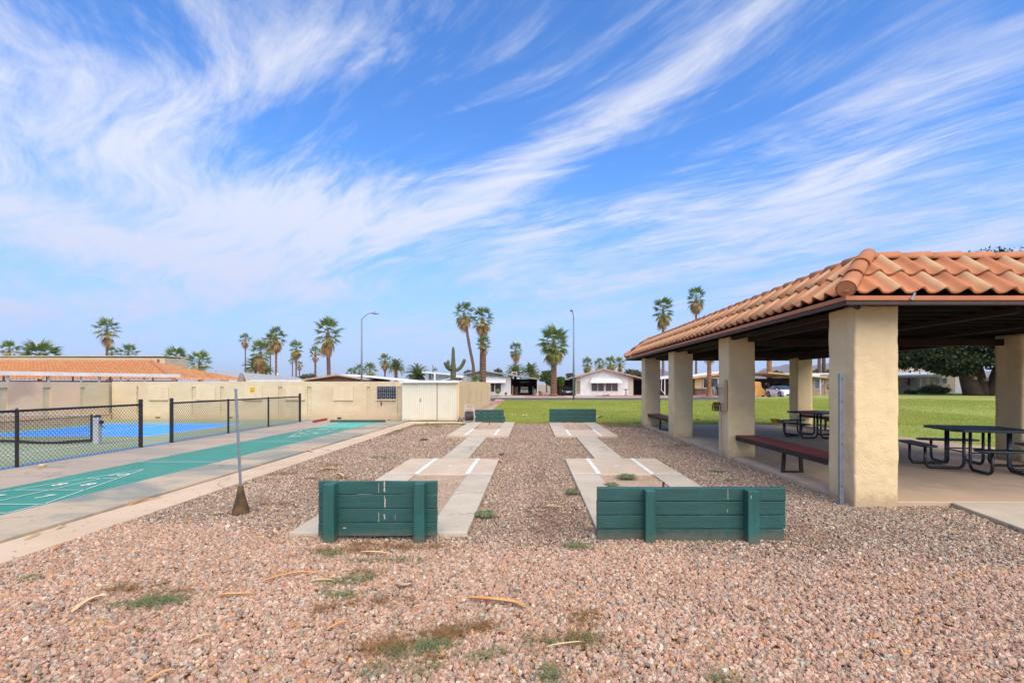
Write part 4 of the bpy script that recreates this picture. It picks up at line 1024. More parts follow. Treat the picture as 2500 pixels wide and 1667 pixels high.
def gable_roof(parent, x0, xa, x1, ze0, za, ze1, y0, y1, t, m, mf, name='roof', fh=.2):
    MB().slab((x0, y0, ze0), (xa - .005, y0, za), (xa - .005, y1, za), (x0, y1, ze0), t).build(name, m, parent)
    MB().slab((xa + .005, y0, za), (x1, y0, ze1), (x1, y1, ze1), (xa + .005, y1, za), t).build(name, m, parent)
    for (a, za_, c, zc_) in ((x0, ze0, xa, za), (xa, za, x1, ze1)):
        MB().prism([(a, za_ + .01), (a, za_ - fh), (c, zc_ - fh), (c, zc_ + .01)], y0 - .06, y0 - .003, axis='y').build('barge_board', mf, parent)

H = 70.0; s_ = H / 1210
X7 = lambda px_: (px_ - 1298) * s_
Z7 = lambda py_: 1.5 + (939 - py_) * s_
# --- grey-green house with a carport behind the corner of the wall
g = thing('house', (X7(1190), H + 6, 0), 'grey green gabled mobile home with an open carport behind the twin tall palms', 'house', 'houses across the street')
MB().prism([(X7(1128), 0), (X7(1247), 0), (X7(1247), Z7(921)), (X7(1175), Z7(906.5)), (X7(1128), Z7(916))], H, H + 9, axis='y').build('wall', M['white_dim'], g)
MB().prism([(X7(1130), Z7(919.5)), (X7(1240), Z7(919.5)), (X7(1175), Z7(907))], H - .03, H - .003, axis='y').build('gable', M['green_sid'], g)
gable_roof(g, X7(1122), X7(1175.5), X7(1313), Z7(914.5), Z7(903.5), Z7(924), H - .8, H + 10, .12, M['green_sid'], M['green_sid'], fh=.16)
MB().prism([(H - .75, Z7(934.5)), (H - .68, Z7(934.5)), (H - .02, Z7(920.5)), (H - .1, Z7(920.5))], X7(1180), X7(1235.5), axis='x').build('awning', M['white'], g)
window(g, X7(1199), X7(1207), Z7(956), Z7(935.5), H, M['white'], M['glass'])
window(g, X7(1209), X7(1223), Z7(956), Z7(935.5), H, M['white'], M['glass'])
MB().box(X7(1312), X7(1314), H - .7, H - .58, 0, Z7(924) - .14).build('carport_post', M['white'], g)
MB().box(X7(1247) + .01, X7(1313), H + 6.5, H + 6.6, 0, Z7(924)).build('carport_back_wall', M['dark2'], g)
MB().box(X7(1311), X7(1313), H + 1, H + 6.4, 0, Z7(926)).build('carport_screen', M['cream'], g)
MB().box(X7(1247) + .012, X7(1247) + .05, H + .02, H + 6.4, 0, Z7(923) - .1).build('carport_shade_sheet', M['dark2'], g)  # thin dark sheet, shade of the carport painted onto the house side
MB().tube([(X7(1313), H - .7, .9), (X7(1311.5), H - .75, .35), (X7(1309), H - .8, .05)], .06, 6).build('downpipe', M['white'], g)
MB().box(X7(1247), X7(1261), H + 2.3, H + 3.6, Z7(913) - .3, Z7(913) + .4).build('roof_cooler', M['cream'], g)
MB().box(X7(1250), X7(1259), H + 2.27, H + 2.298, Z7(913) - .15, Z7(913) + .3).build('cooler_grille', M['brick'], g)
# --- white gabled house
g = thing('house', (X7(1474), H + 6, 0), 'white gabled mobile home with a scalloped white awning over its double window', 'house', 'houses across the street')
MB().prism([(X7(1405), 0), (X7(1546), 0), (X7(1546), Z7(921)), (X7(1473), Z7(901.5)), (X7(1405), Z7(921.5))], H, H + 10, axis='y').build('wall', M['white'], g)
gable_roof(g, X7(1396), X7(1472.8), X7(1562), Z7(921.5), Z7(899.5), Z7(921.5), H - .8, H + 10.5, .14, M['trim_tan'], M['trim_tan'], fh=.14)
MB().slab((X7(1354), H - .8, Z7(925)), (X7(1395.8), H - .8, Z7(921.5)), (X7(1395.8), H + 8, Z7(921.5)), (X7(1354), H + 8, Z7(925)), .12).build('carport_roof', M['trim_tan'], g)
MB().slab((X7(1562.2), H - .8, Z7(921.5)), (X7(1606), H - .8, Z7(924)), (X7(1606), H + 8, Z7(924)), (X7(1562.2), H + 8, Z7(921.5)), .12).build('carport_roof', M['trim_tan'], g)
for a, c in ((1405.2, 1417), (1534, 1545.8)):
    for k in range(9): MB().box(X7(a), X7(c), H - .05 + .012 * (k % 2) * 0, H - .003, .15 + k * .26, .15 + k * .26 + .245).build('siding_board', M['cream'], g)
MB().box(X7(1417.2), X7(1533.8), H - .035, H - .003, Z7(921.8), Z7(919.8)).build('trim', M['white'], g)
b = MB(); aw0, aw1 = X7(1438.5), X7(1516)
b.slab((aw0, H - 1.1, Z7(933)), (aw1, H - 1.1, Z7(933)), (aw1 - .4, H - .04, Z7(921)), (aw0 + .4, H - .04, Z7(921)), .04); n = 22
for i in range(n):
    a = aw0 + (aw1 - aw0) * i / n; w_ = (aw1 - aw0) / n; b.add([(a, H - 1.101, Z7(933)), (a + w_, H - 1.101, Z7(933)), (a + w_, H - 1.101, Z7(933) - .05), (a + w_ / 2, H - 1.101, Z7(933) - .17), (a, H - 1.101, Z7(933) - .05)], [(0, 1, 2, 3, 4)])
b.build('awning', M['white'], g)
window(g, X7(1444), X7(1474.5), Z7(954.5), Z7(935), H, M['white'], M['curtain'], 2); window(g, X7(1478.5), X7(1508), Z7(954.5), Z7(935), H, M['white'], M['curtain'], 2)
for (a, c, mm) in ((1357, 1403, 'dark2'), (1547, 1606, 'dark')):
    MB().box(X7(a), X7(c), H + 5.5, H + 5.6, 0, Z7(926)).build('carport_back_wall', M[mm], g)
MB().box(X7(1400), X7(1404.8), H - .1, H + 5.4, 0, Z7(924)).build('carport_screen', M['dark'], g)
MB().box(X7(1546.5), X7(1548), H + .1, H + 5.4, 0, Z7(924)).build('carport_shade_sheet', M['dark'], g)  # dark sheet over the white side wall, carport shade put in as colour
MB().box(X7(1357), X7(1358.5), H - .6, H - .5, 0, Z7(926)).build('carport_post', M['trim_tan'], g)
b = MB()
for k in range(5): b.box(X7(1408 + k * 2), X7(1408.4 + k * 2), H - .09, H - .06, .3, 2.0)
for k in range(7): b.box(X7(1407.5), X7(1416.5), H - .085, H - .065, .35 + k * .25, .38 + k * .25)
b.build('trellis', M['brown'], g)
# --- house between the far columns (white porch), brown house, pink house, cream house
g = thing('carport_shelter', (X7(1640), H + 3, 0), 'white porch roof and bent downpipe seen between the two farthest columns', 'carport')
MB().slab((X7(1606.5), H - 1, Z7(921)), (X7(1665), H - 1, Z7(914)), (X7(1665), H + 6, Z7(914)), (X7(1606.5), H + 6, Z7(921)), .3).build('roof', M['white'], g)
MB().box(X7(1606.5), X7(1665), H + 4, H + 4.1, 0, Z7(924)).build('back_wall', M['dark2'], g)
MB().tube([(X7(1611), H - 1, Z7(926)), (X7(1609.5), H - 1, Z7(952)), (X7(1620), H - 1, Z7(963))], .05, 6).build('downpipe', M['white'], g)
for a in (1618, 1652): MB().box(X7(a), X7(a + 2), H - .9, H - .8, 0, Z7(925)).build('post', M['white_dim'], g)
g = thing('house', (X7(1740), H + 4, 0), 'tan house with a white framed window above a dark stone base', 'house', 'houses across the street')
MB().prism([(X7(1690), 0), (X7(1822), 0), (X7(1822), Z7(908)), (X7(1790), Z7(906)), (X7(1690), Z7(921))], H, H + 9, axis='y').build('wall', M['tan_sid'], g)
gable_roof(g, X7(1678), X7(1792), X7(1850), Z7(921), Z7(904), Z7(914), H - .8, H + 9.5, .12, M['white_roof'], M['tan_sid'], fh=.28)
MB().box(X7(1692), X7(1695.5), H - .12, H - .01, 0, Z7(922)).build('corner_post', M['brown'], g)
window(g, X7(1717), X7(1752), Z7(946.5), Z7(923.5), H, M['white'], M['glass'], 2, fw=.1)
b = MB(); b.box(X7(1714), X7(1715.3), H - .05, H - .002, Z7(948), Z7(921)); b.box(X7(1754), X7(1755.3), H - .05, H - .002, Z7(948), Z7(921)); b.build('window_trim', M['brown'], g)
rr = random.Random(5); z = .0
st = MB().box(X7(1696), X7(1790), H - .10, H - .01, 0, Z7(948)).build('stone_base', M['brown'], g)
sme = {}
while z < Z7(948) - .05:
    x = X7(1696); hgt = rr.choice((.11, .13, .16))
    while x < X7(1790) - .1:
        w_ = rr.uniform(.25, .75); w_ = min(w_, X7(1790) - x)
        o = MB().box(x + .01, x + w_ - .01, H - .15 - rr.uniform(0, .03), H - .11, z + .01, z + hgt - .01).build('stone', M['stone1'], g); o.parent = st
        x += w_
    z += hgt
g = thing('carport', (X7(1890), H - 4, 0), 'dark carport with white arched brackets behind the parked white car', 'carport')
MB().slab((X7(1822), H - 6.5, Z7(911)), (X7(1955), H - 6.5, Z7(922)), (X7(1955), H + 2, Z7(922)), (X7(1822), H + 2, Z7(911)), .14).build('roof', M['tan_sid'], g)
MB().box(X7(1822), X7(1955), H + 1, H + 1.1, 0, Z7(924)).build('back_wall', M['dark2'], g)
for a in (1885, 1912, 1940):
    MB().box(X7(a), X7(a + 1.4), H - 6.2, H - 6.1, 0, Z7(922) + .2 - .004 * (a - 1885)).build('post', M['white_dim'], g)
    MB().tube([(X7(a) + (12 - k) * .09 * (1 - math.cos(k * math.pi / 16)) * 1.2, H - 6.15, 1.2 + .13 * k * .8) for k in range(9)], .035, 5).build('bracket', M['white_dim'], g)
rr = random.Random(3)
for k in range(14):
    x = X7(1850 + rr.random() * 50); MB().box(x, x + rr.uniform(.2, .7), H - 1, H - .8 + rr.random() * .3, rr.uniform(.2, 1.2), rr.uniform(1.3, 2.0)).build('stored_box', M[rr.choice(('cream', 'dark2', 'white_dim', 'brown'))], g)
g = thing('house', (X7(2000), H + 5, 0), 'pinkish tan house with a pale roof and wall ornament behind the nearest columns', 'house', 'houses across the street')
MB().box(X7(1955), X7(2150), H, H + 9, 0, Z7(919)).build('wall', M['pink_sid'], g)
MB().slab((X7(1884), H - 1.2, Z7(920)), (X7(2158), H - 1.2, Z7(913)), (X7(2158), H + 10, Z7(906)), (X7(1884), H + 10, Z7(908)), .18).build('roof', M['white_roof'], g)
MB().box(X7(1990), X7(2158), H - 1.28, H - 1.22, Z7(919), Z7(914)).build('fascia', M['pink_sid'], g)
window(g, X7(1989), X7(2000), Z7(949), Z7(925), H, M['white_dim'], mat('blue_window_screen', (.12, .15, .18), (.16, .19, .22), 2, .3), 1)
MB().box(X7(2013), X7(2034), H - .06, H - .003, 0, Z7(921)).build('entry_wall', M['trim_tan'], g)
b = MB(); b.box(X7(2019), X7(2027), H - .1, H - .065, Z7(949.5), Z7(945.5)); b.tube([(X7(2022) + .25 * math.sin(t * .7) , H - .1, Z7(926) - t * .16) for t in range(8)], .035, 5); b.build('wall_ornament', M['brown'], g)
HH = 79.0; t9 = HH / 1210
X9 = lambda v: (v - 1298) * t9
Z9 = lambda v: 1.5 + (939 - v) * t9
g = thing('house', (X9(2270), HH + 5, 0), 'cream lap sided house with white porch posts beside the big shade tree', 'house', 'houses across the street')
MB().box(X9(2160), X9(2330), HH, HH + 9, 0, Z9(916)).build('wall', M['cream'], g)
k = 0
for k in range(11): MB().box(X9(2276), X9(2329), HH - .06 - .0, HH - .003, .05 + k * .25, .05 + k * .25 + .235).build('siding_board', M['cream'], g)
for k in range(12): MB().box(X9(2330.2), X9(2352), HH - .06, HH + 7, .05 + k * .25, .05 + k * .25 + .235).build('siding_board', M['white'], g)
MB().slab((X9(2150), HH - 2.2, Z9(917)), (X9(2300), HH - 2.2, Z9(913.5)), (X9(2300), HH + 4, Z9(903)), (X9(2150), HH + 4, Z9(903)), .32).build('porch_roof', M['white_roof'], g)
MB().slab((X9(2196), HH + 2, Z9(905)), (X9(2310), HH + 2, Z9(905)), (X9(2300), HH + 9, Z9(893)), (X9(2215), HH + 9, Z9(893)), .2).build('roof', mat('peach_roof', (.60, .42, .25), (.52, .36, .22), 2, .8), g)
for a in (2222, 2226, 2238, 2242, 2269, 2273.5): MB().box(X9(a), X9(a + 1.6), HH - 2.0, HH - 1.9, 0, Z9(918)).build('porch_post', M['white'], g)
MB().box(X9(2195), X9(2247), HH - 2.15, HH - 2.05, Z9(922), Z9(920)).build('low_awning', M['trim_tan'], g)
window(g, X9(2208), X9(2222), Z9(941), Z9(923), HH, M['cream'], M['glass']); window(g, X9(2228), X9(2236), Z9(941), Z9(923), HH, M['cream'], M['glass']); window(g, X9(2286), X9(2310), Z9(935), Z9(923), HH - .07, M['cream'], M['glass'], 2)
g = thing('house', (X9(2420), HH + 10, 0), 'white house fragments glimpsed past the trunks of the big shade tree', 'house', 'houses across the street')
MB().box(X9(2352.5), X9(2520), HH + 8, HH + 14, 0, Z9(925)).build('wall', M['white_dim'], g)
MB().prism([(X9(2340), Z9(923)), (X9(2530), Z9(923)), (X9(2430), Z9(908))], HH + 7.5, HH + 15, axis='y').build('roof', M['white_roof'], g)
window(g, X9(2354), X9(2367), Z9(948), Z9(940), HH + 8, M['white'], M['glass'])

# ---------------------------------------------------------------- buildings behind the compound wall
M['tile_far_side'] = mat('far_roof_tile_mixed', (.50, .21, .085), (.62, .33, .16), 2.5, .85, detail=3, c3=(.36, .12, .05), spot=.5, sscale=3)
g = thing('clubhouse', (-28, 42, 0), 'low clubhouse with an orange tile hip roof and stucco parapet behind the wall', 'building')
Ye, Yr = 34.0, 42.0
def P(x, y, Y): return Vector(at(x, y, Y))
ze = 1.5 + (939 - 928) / 1210 * Ye; zr = 1.5 + (939 - 883.5) / 1210 * Yr
xl = -60.0; xh = (371 - 1298) / 1210 * Yr; xe = (425 - 1298) / 1210 * Ye
def tile_field(name, A_, B_, C_, D_, parent, tw=.30, rows=9, ms=None):
    """corrugated courses over the quad A(eave left) B(eave right) C(top right) D(top left)"""
    A_, B_, C_, D_ = map(Vector, (A_, B_, C_, D_)); L = (B_ - A_).length; n = int(L / tw) * 6
    N = (B_ - A_).cross(D_ - A_).normalized(); X = (B_ - A_).normalized()
    V = []; F_ = []
    for r_ in range(rows):
        for e_ in (0, 1):
            v_ = (r_ + e_) / rows
            L0 = A_.lerp(D_, v_); R0 = B_.lerp(C_, v_); s0 = (L0 - A_).dot(X); s1 = (R0 - A_).dot(X); up = L0 - X * s0
            for i in range(n + 1):
                sx = min(max(L * i / n, s0), s1)
                u = (sx / tw) % 1.0
                V.append(up + X * sx + N * (.075 * max(0.0, math.sin(2 * math.pi * u)) + (.05 if e_ == 0 else .0)))
        base = r_ * 2 * (n + 1)
        F_ += [(base + i, base + i + 1, base + n + 1 + i + 1, base + n + 1 + i) for i in range(n)]
    for r_ in range(1, rows):
        b0 = r_ * 2 * (n + 1); b1 = b0 - (n + 1)
        F_ += [(b1 + i, b1 + i + 1, b0 + i + 1, b0 + i) for i in range(n)]
    inv = world_of(parent).inverted()
    return np_mesh(name, [tuple(inv @ v) for v in V], F_, ms or [M['tile_far_roll'], M['tile_far_shade']], parent, kind='stuff', mi=[0 if (f[0] % (n + 1)) % 6 < 3 and k_ < rows * n else 1 for k_, f in enumerate(F_)])  # pans and course butts get the darker copy, shading painted in for contrast
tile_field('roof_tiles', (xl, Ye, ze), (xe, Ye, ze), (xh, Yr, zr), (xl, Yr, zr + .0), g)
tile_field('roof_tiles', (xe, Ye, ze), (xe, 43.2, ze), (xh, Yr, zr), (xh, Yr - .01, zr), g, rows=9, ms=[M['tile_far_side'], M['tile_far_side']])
pts_ = [(xe, Ye, ze + .08), (xh, Yr, zr + .08)]; MB().tube(pts_, .14, 6).build('hip_cap', M['tile_o'], g)
MB().tube([(xl, Yr, zr + .05), (xh, Yr, zr + .05)], .13, 6).build('ridge_cap', M['tile_o'], g)
MB().box(xl, xe - .4, Ye + .5, 43, 0, ze - .1).build('wall', M['brown'], g)
MB().box(xl, xe, Ye - .05, Ye + .0, ze - .22, ze - .02).build('fascia', M['fascia'], g)
MB().prism([((-60 - 0), 3.0), ((402 - 1298) / 1210 * 46, 3.0), ((402 - 1298) / 1210 * 46, 1.5 + 65.5 / 1210 * 46), ((-60), 1.5 + 69 / 1210 * 46 )], 46, 49, axis='y').build('parapet', M['wall'], g)
MB().box(-60, (402 - 1298) / 1210 * 46 + .05, 45.9, 49.1, 1.5 + 65.5 / 1210 * 46 + .12, 1.5 + 65.5 / 1210 * 46 + .2).build('parapet_cap', M['wall'], g)
MB().box((386.5 - 1298) / 1210 * 45, (389.5 - 1298) / 1210 * 45, 44.8, 45.0, zr - .3, 1.5 + 62 / 1210 * 45).build('flue', M['tile_o'], g)
g = thing('patio_cover', (-22, 24, 0), 'long white flat patio cover on posts behind the wall at the left', 'canopy')
pa, pb = at(-60, 906, 19.5), at(440.5, 914.6, 26.6)
dd = (Vector(pb) - Vector(pa)); dd.z = 0; zc = 2.035
A_, B_ = Vector((pa[0], pa[1], zc)), Vector((pb[0], pb[1], zc)); nn_ = Vector((-dd.y, dd.x, 0)).normalized() * 4.0
MB().slab(A_, B_, B_ + nn_, A_ + nn_, .06).build('roof', M['white_roof'], g)
MB().add([A_ + Vector((0, -.02, .02)), B_ + Vector((0, -.02, .02)), B_ + Vector((0, -.02, -.14)), A_ + Vector((0, -.02, -.14)), A_ + Vector((0, .06, .02)), B_ + Vector((0, .06, .02)), B_ + Vector((0, .06, -.14)), A_ + Vector((0, .06, -.14))],
         [(0, 3, 2, 1), (4, 5, 6, 7), (0, 1, 5, 4), (3, 7, 6, 2), (0, 4, 7, 3), (1, 2, 6, 5)]).build('gutter', M['white'], g)
for i, f in enumerate((.13, .17, .30, .36, .45, .48, .54, .62, .655, .675, .79, .93)):
    p = A_.lerp(B_, f); w_ = .05 if i % 3 else .09
    o = .25 + (1.2 if i % 2 else 0); q = p + nn_.normalized() * o
    MB().box(q.x - w_ / 2, q.x + w_ / 2, q.y, q.y + .06, 0, zc - .15).build('post', M['white_dim'] if i % 2 == 0 else M['greymetal'], g)
g = thing('patio_umbrella', ((589 - 1298) / 1210 * 24, 24, 0), 'folded taupe patio umbrella poking above the wall', 'umbrella')
ux = (589 - 1298) / 1210 * 24; b = MB(); n = 14
for z, r in ((1.2, .20), (1.65, .17), (1.78, .145), (2.0, .07), (2.08, .02)):
    for i in range(n): a = 2 * math.pi * i / n; rr_ = r * (1 + .22 * (i % 2)); b.v.append((ux + math.cos(a) * rr_, 24 + math.sin(a) * rr_, z))
b.f = [(j * n + i, j * n + (i + 1) % n, (j + 1) * n + (i + 1) % n, (j + 1) * n + i) for j in range(4) for i in range(n)]; b.mi = [0] * len(b.f)
b.build('canopy', M['umbrella'], g); MB().tube([(ux, 24, 0), (ux, 24, 1.2)], .025, 8).build('pole', M['greymetal'], g)
Yg = 50.0; XG = lambda v, Y=Yg: (v - 1298) / 1210 * Y
ZG = lambda v, Y=Yg: 1.5 + (939 - v) / 1210 * Y
g = thing('grey_roofed_house', (XG(660), 53, 0), 'house with a grey shingle roof and white eave behind the wall', 'house')
MB().slab((XG(540), Yg, ZG(927.5)), (XG(748), Yg, ZG(929.5)), (XG(728, 56), 56, ZG(921, 56)), (XG(525, 56), 56, ZG(903, 56)), .1).build('roof', M['shingle'], g)
MB().box(XG(560), XG(748), Yg - .06, Yg - .01, ZG(932), ZG(927)).build('fascia', M['white'], g)
MB().box(XG(560), XG(738), Yg + .5, 60, 0, ZG(930)).build('wall', M['cream'], g)
MB().box(XG(632), XG(636), 53.5, 53.8, ZG(915, 53), ZG(910, 53)).build('roof_vent', M['white'], g)
g = thing('brown_gabled_house', (XG(840), 52, 0), 'brown gabled house with a tan trim and long white roof behind the wall', 'house')
MB().prism([(XG(752), 0), (XG(897), 0), (XG(897), ZG(925)), (XG(829), ZG(915.5)), (XG(752), ZG(927))], Yg, Yg + 8, axis='y').build('wall', M['mauve'], g)
gable_roof(g, XG(744), XG(829), XG(898), ZG(926), ZG(913.5), ZG(924.5), Yg - .6, Yg + 8, .1, M['white_roof'], M['trim_tan'], fh=.15)
MB().slab((XG(840), Yg + 1.0, ZG(913)), (XG(1003), Yg - .5, ZG(929.5)), (XG(1003), Yg + 9, ZG(928.5)), (XG(830), Yg + 9, ZG(912.5)), .1).build('side_roof', M['white_roof'], g)
MB().box(XG(898) + .02, XG(1000), Yg + 1.5, Yg + 7, 0, ZG(931)).build('side_wall', M['white_dim'], g)
Yg = 56.0
g = thing('white_mobile_home', (XG(1075, 56), 60, 0), 'white mobile home with a high gable window wall behind the shed and saguaro', 'house')
MB().prism([(XG(1033, 57), 0), (XG(1128, 57), 0), (XG(1128, 57), ZG(917, 57)), (XG(1100, 57), ZG(914.5, 57)), (XG(1033, 57), ZG(907.5, 57))], 58, 64, axis='y').build('wall', M['white'], g)
MB().slab((XG(1029, 56), 56.5, ZG(906.5, 56)), (XG(1112, 56), 56.5, ZG(913.5, 56)), (XG(1112, 64), 64, ZG(913.5, 64)), (XG(1029, 64), 64, ZG(906.5, 64)), .12).build('roof', M['white_roof'], g)
MB().box(XG(1028.5), XG(1033), 56.4, 56.7, 0, ZG(908)).build('corner_post', M['white'], g)
window(g, XG(1048, 58), XG(1052, 58), ZG(926, 58), ZG(912, 58), 58, M['white_dim'], M['glass']); window(g, XG(1056.5, 58), XG(1061, 58), ZG(922, 58), ZG(913.5, 58), 58, M['white_dim'], M['glass'])
MB().slab((XG(1050), 55.5, ZG(926.5)), (XG(1114), 55.5, ZG(913.8)), (XG(1114), 57.9, ZG(913.8)), (XG(1050), 57.9, ZG(926.5)), .1).build('porch_roof', M['white_dim'], g)
MB().box(XG(1053), XG(1096), 57.6, 57.95, 0, ZG(924)).build('porch_shade_slab', M['dark2'], g)  # dark slab added in place of the shade under the porch roof
MB().box(XG(1099), XG(1113), 55.4, 55.6, ZG(920), ZG(913)).build('fascia', M['white'], g)
window(g, XG(1122, 58), XG(1126, 58), ZG(928, 58), ZG(921, 58), 58, M['white_dim'], M['glass'])

# ================================================================ street lamps
def lamp(x, Y, ztop, arm, label):
    t = thing('street_lamp', (x, Y, 0), label, 'street lamp', 'tall street lamps')
    MB().tube([(x, Y, 0), (x, Y, ztop)], [.095, .06], 12).build('pole', M['lamp_grey'], t, smooth=True)
    e_ = Vector((x, Y, ztop - .1)); d = Vector(arm)
    pts = [e_ + d * (k / 10) + Vector((0, 0, .62 * math.sin(k / 10 * math.pi * .55))) for k in range(11)]
    MB().tube(pts, .035, 8).build('arm', M['lamp_grey'], t, smooth=True)
    q = pts[-1]; u = d.normalized()
    b = MB(); b.tube([q - u * .05, q + u * .15 - Vector((0, 0, .02)), q + u * .45 - Vector((0, 0, .05)), q + u * .72 - Vector((0, 0, .06))], [.05, .12, .13, .04], 10)
    b.v = [(v[0], v[1], q.z + (v[2] - q.z) * .75) for v in b.v]; b.build('lamp_head', M['greymetal'], t, smooth=True)
    MB().box(q.x + u.x * .3 - .03, q.x + u.x * .3 + .03, q.y + u.y * .3 - .03, q.y + u.y * .3 + .03, q.z + .06, q.z + .14).build('photocell', M['black'], t)
lamp(at(883, 930, 47)[0], 47, 7.75, (1.0, -.1, 0), 'curved arm street lamp rising behind the compound wall')
lamp(at(1400.5, 930, 46.4)[0], 46.4, 7.75, (-.22, -.9, 0), 'street lamp standing at the edge of the lawn before the white house')

# ================================================================ palms
def fan_frond(seed, dead=False):
    r = random.Random(seed); b = MB(); pl = .50
    pts = [(pl * t * (.8 if dead else 1), 0, -(.34 if dead else .05 + .10 * (seed % 2)) * t * t) for t in (0, .5, 1)]; dn = .9 if dead else .12 + .25 * (seed % 2)
    b.tube(pts, [.016, .012, .009], 3, cap=False)
    hub = Vector(pts[-1]); n = 13 if not dead else 9; span = R(88 if not dead else 40)
    for i in range(n):
        a = -span + 2 * span * i / (n - 1) + r.uniform(-.05, .05); ln = (.54 - .20 * abs(a) / span) * r.uniform(.88, 1.08)
        d = Vector((math.cos(a), math.sin(a), .10 - .25 * abs(math.sin(a)) - dn * max(0, math.cos(a)))); s = Vector((-math.sin(a), math.cos(a), 0)); w = .031 if not dead else .034
        m1 = hub + d * ln * .55 - Vector((0, 0, .02)); tip = hub + d * ln + Vector((0, 0, -.14 * r.uniform(.6, 1.5) - (.1 if dead else 0)))
        k = [hub, m1 - s * w + Vector((0, 0, .012)), m1 + s * w + Vector((0, 0, .012)), m1 - Vector((0, 0, .012)), tip]
        b.add(k, [(0, 1, 3), (0, 3, 2), (1, 4, 3), (3, 4, 2)])
    return b
def date_frond(seed):
    r = random.Random(seed); b = MB(); n = 14; P_ = []
    for i in range(n + 1): t = i / n; P_.append(Vector((t * .98, 0, .10 * math.sin(t * 2.2) - .42 * t * t * t)))
    b.tube(P_[::2], .008, 3, cap=False)
    for i in range(2, n + 1):
        t = i / n; ln = .22 * math.sin(math.pi * min(1, t * .9 + .1)) ** .6 + .03
        for s in (-1, 1):
            p = P_[i]; d = Vector((.62, s * .75, -.28 + r.uniform(-.1, .1))).normalized() * ln; w = Vector((.022, 0, .012))
            b.add([p - w, p + w, p + d], [(0, 1, 2)])
            p2 = (P_[i] + P_[i - 1]) / 2; b.add([p2 - w, p2 + w, p2 + d * .93 + Vector((0, 0, .02))], [(0, 1, 2)])
    return b
FR = [fan_frond(i) for i in range(4)]; FD = [fan_frond(10 + i, True) for i in range(3)]; DF = [date_frond(i) for i in range(3)]
def orient(az, el, roll=0, base=(0, 0, 0), s=1.0): return Matrix.Translation(base) @ Matrix.Rotation(az, 4, 'Z') @ Matrix.Rotation(-el, 4, 'Y') @ Matrix.Rotation(roll, 4, 'X') @ Matrix.Scale(s, 4)
def crown_layout(kind, seed, n, lo, hi):
    r = random.Random(seed); L_ = []
    for i in range(n):
        f = i / (n - 1); az = i * 2.39996 + r.uniform(-.2, .2); el = R(hi + (lo - hi) * f ** .9) + r.uniform(-.12, .12)
        L_.append((az, el, r.uniform(-.35, .35), r.uniform(.82, 1.05), f, r.randrange(3)))
    return L_
def joined(frs, L_, mats_of, zoff):
    b = MB()
    for az, el, ro, s, f, k in L_:
        M4 = orient(az, el, ro, (0, 0, zoff(f)), s); fb = frs[k % len(frs)]
        b.add([M4 @ Vector(v) for v in fb.v], fb.f, mats_of(f))
    return b
PROTO = {}
def proto(key, maker):
    if key not in PROTO:
        b, ms = maker(); o = b.build(key, ms, None); me = o.data; bpy.data.objects.remove(o); PROTO[key] = me
    return PROTO[key]
GM = [M['frond'], M['frond_y'], M['dead']]
CROWNS = {
 'lush': lambda: (joined(FR, crown_layout('f', 1, 30, -34, 84), lambda f: 0 if f < .72 else 1, lambda f: .12 - .25 * f), GM),
 'lush2': lambda: (joined(FR, crown_layout('f', 2, 26, -28, 82), lambda f: 0 if f < .8 else 1, lambda f: .12 - .25 * f), GM),
 'round': lambda: (joined(FR, crown_layout('f', 3, 24, -14, 84), lambda f: 0 if f < .6 else 1, lambda f: .10 - .2 * f), GM),
 'droop': lambda: (joined(FR, crown_layout('f', 4, 44, -74, 82), lambda f: 0 if f < .62 else 1, lambda f: .14 - .45 * f), GM),
 'date': lambda: (joined(DF, crown_layout('d', 5, 60, -32, 82), lambda f: 0 if f < .8 else 1, lambda f: .06 - .1 * f), [M['frond_date'], M['frond_y'], M['dead']]),
 'dead': lambda: (joined(FD, crown_layout('x', 6, 16, -55, -12), lambda f: 2, lambda f: -.12 - .25 * f), GM),
 'deadbig': lambda: (joined(FD, crown_layout('x', 7, 28, -60, -2), lambda f: 2, lambda f: -.05 - .3 * f), GM),
}
def put(name, me, parent, M4):
    o = bpy.data.objects.new(name, me); col.objects.link(o); o.parent = parent; o.matrix_basis = world_of(parent).inverted() @ M4; return o
def trunk_mesh(pts, r0, r1, rings, flare=1.3, rough=.1, seg=9):
    pts = [Vector(p) for p in pts]; n = rings; b = MB(); vs = []
    def pos(t):
        f = t * (len(pts) - 1); i = min(int(f), len(pts) - 2); u = f - i
        u2 = u * u * (3 - 2 * u) if len(pts) > 2 else u
        return pts[i].lerp(pts[i + 1], u)
    P_ = []; rs = []
    for i in range(n + 1):
        t = i / n; P_.append(pos(t)); rr_ = r0 + (r1 - r0) * t
        if t < .06: rr_ *= 1 + (flare - 1) * (1 - t / .06)
        rs.append(rr_ * (1 + rough * (.5 if i % 2 else -.5)))
    b.tube(P_, rs, seg); return b
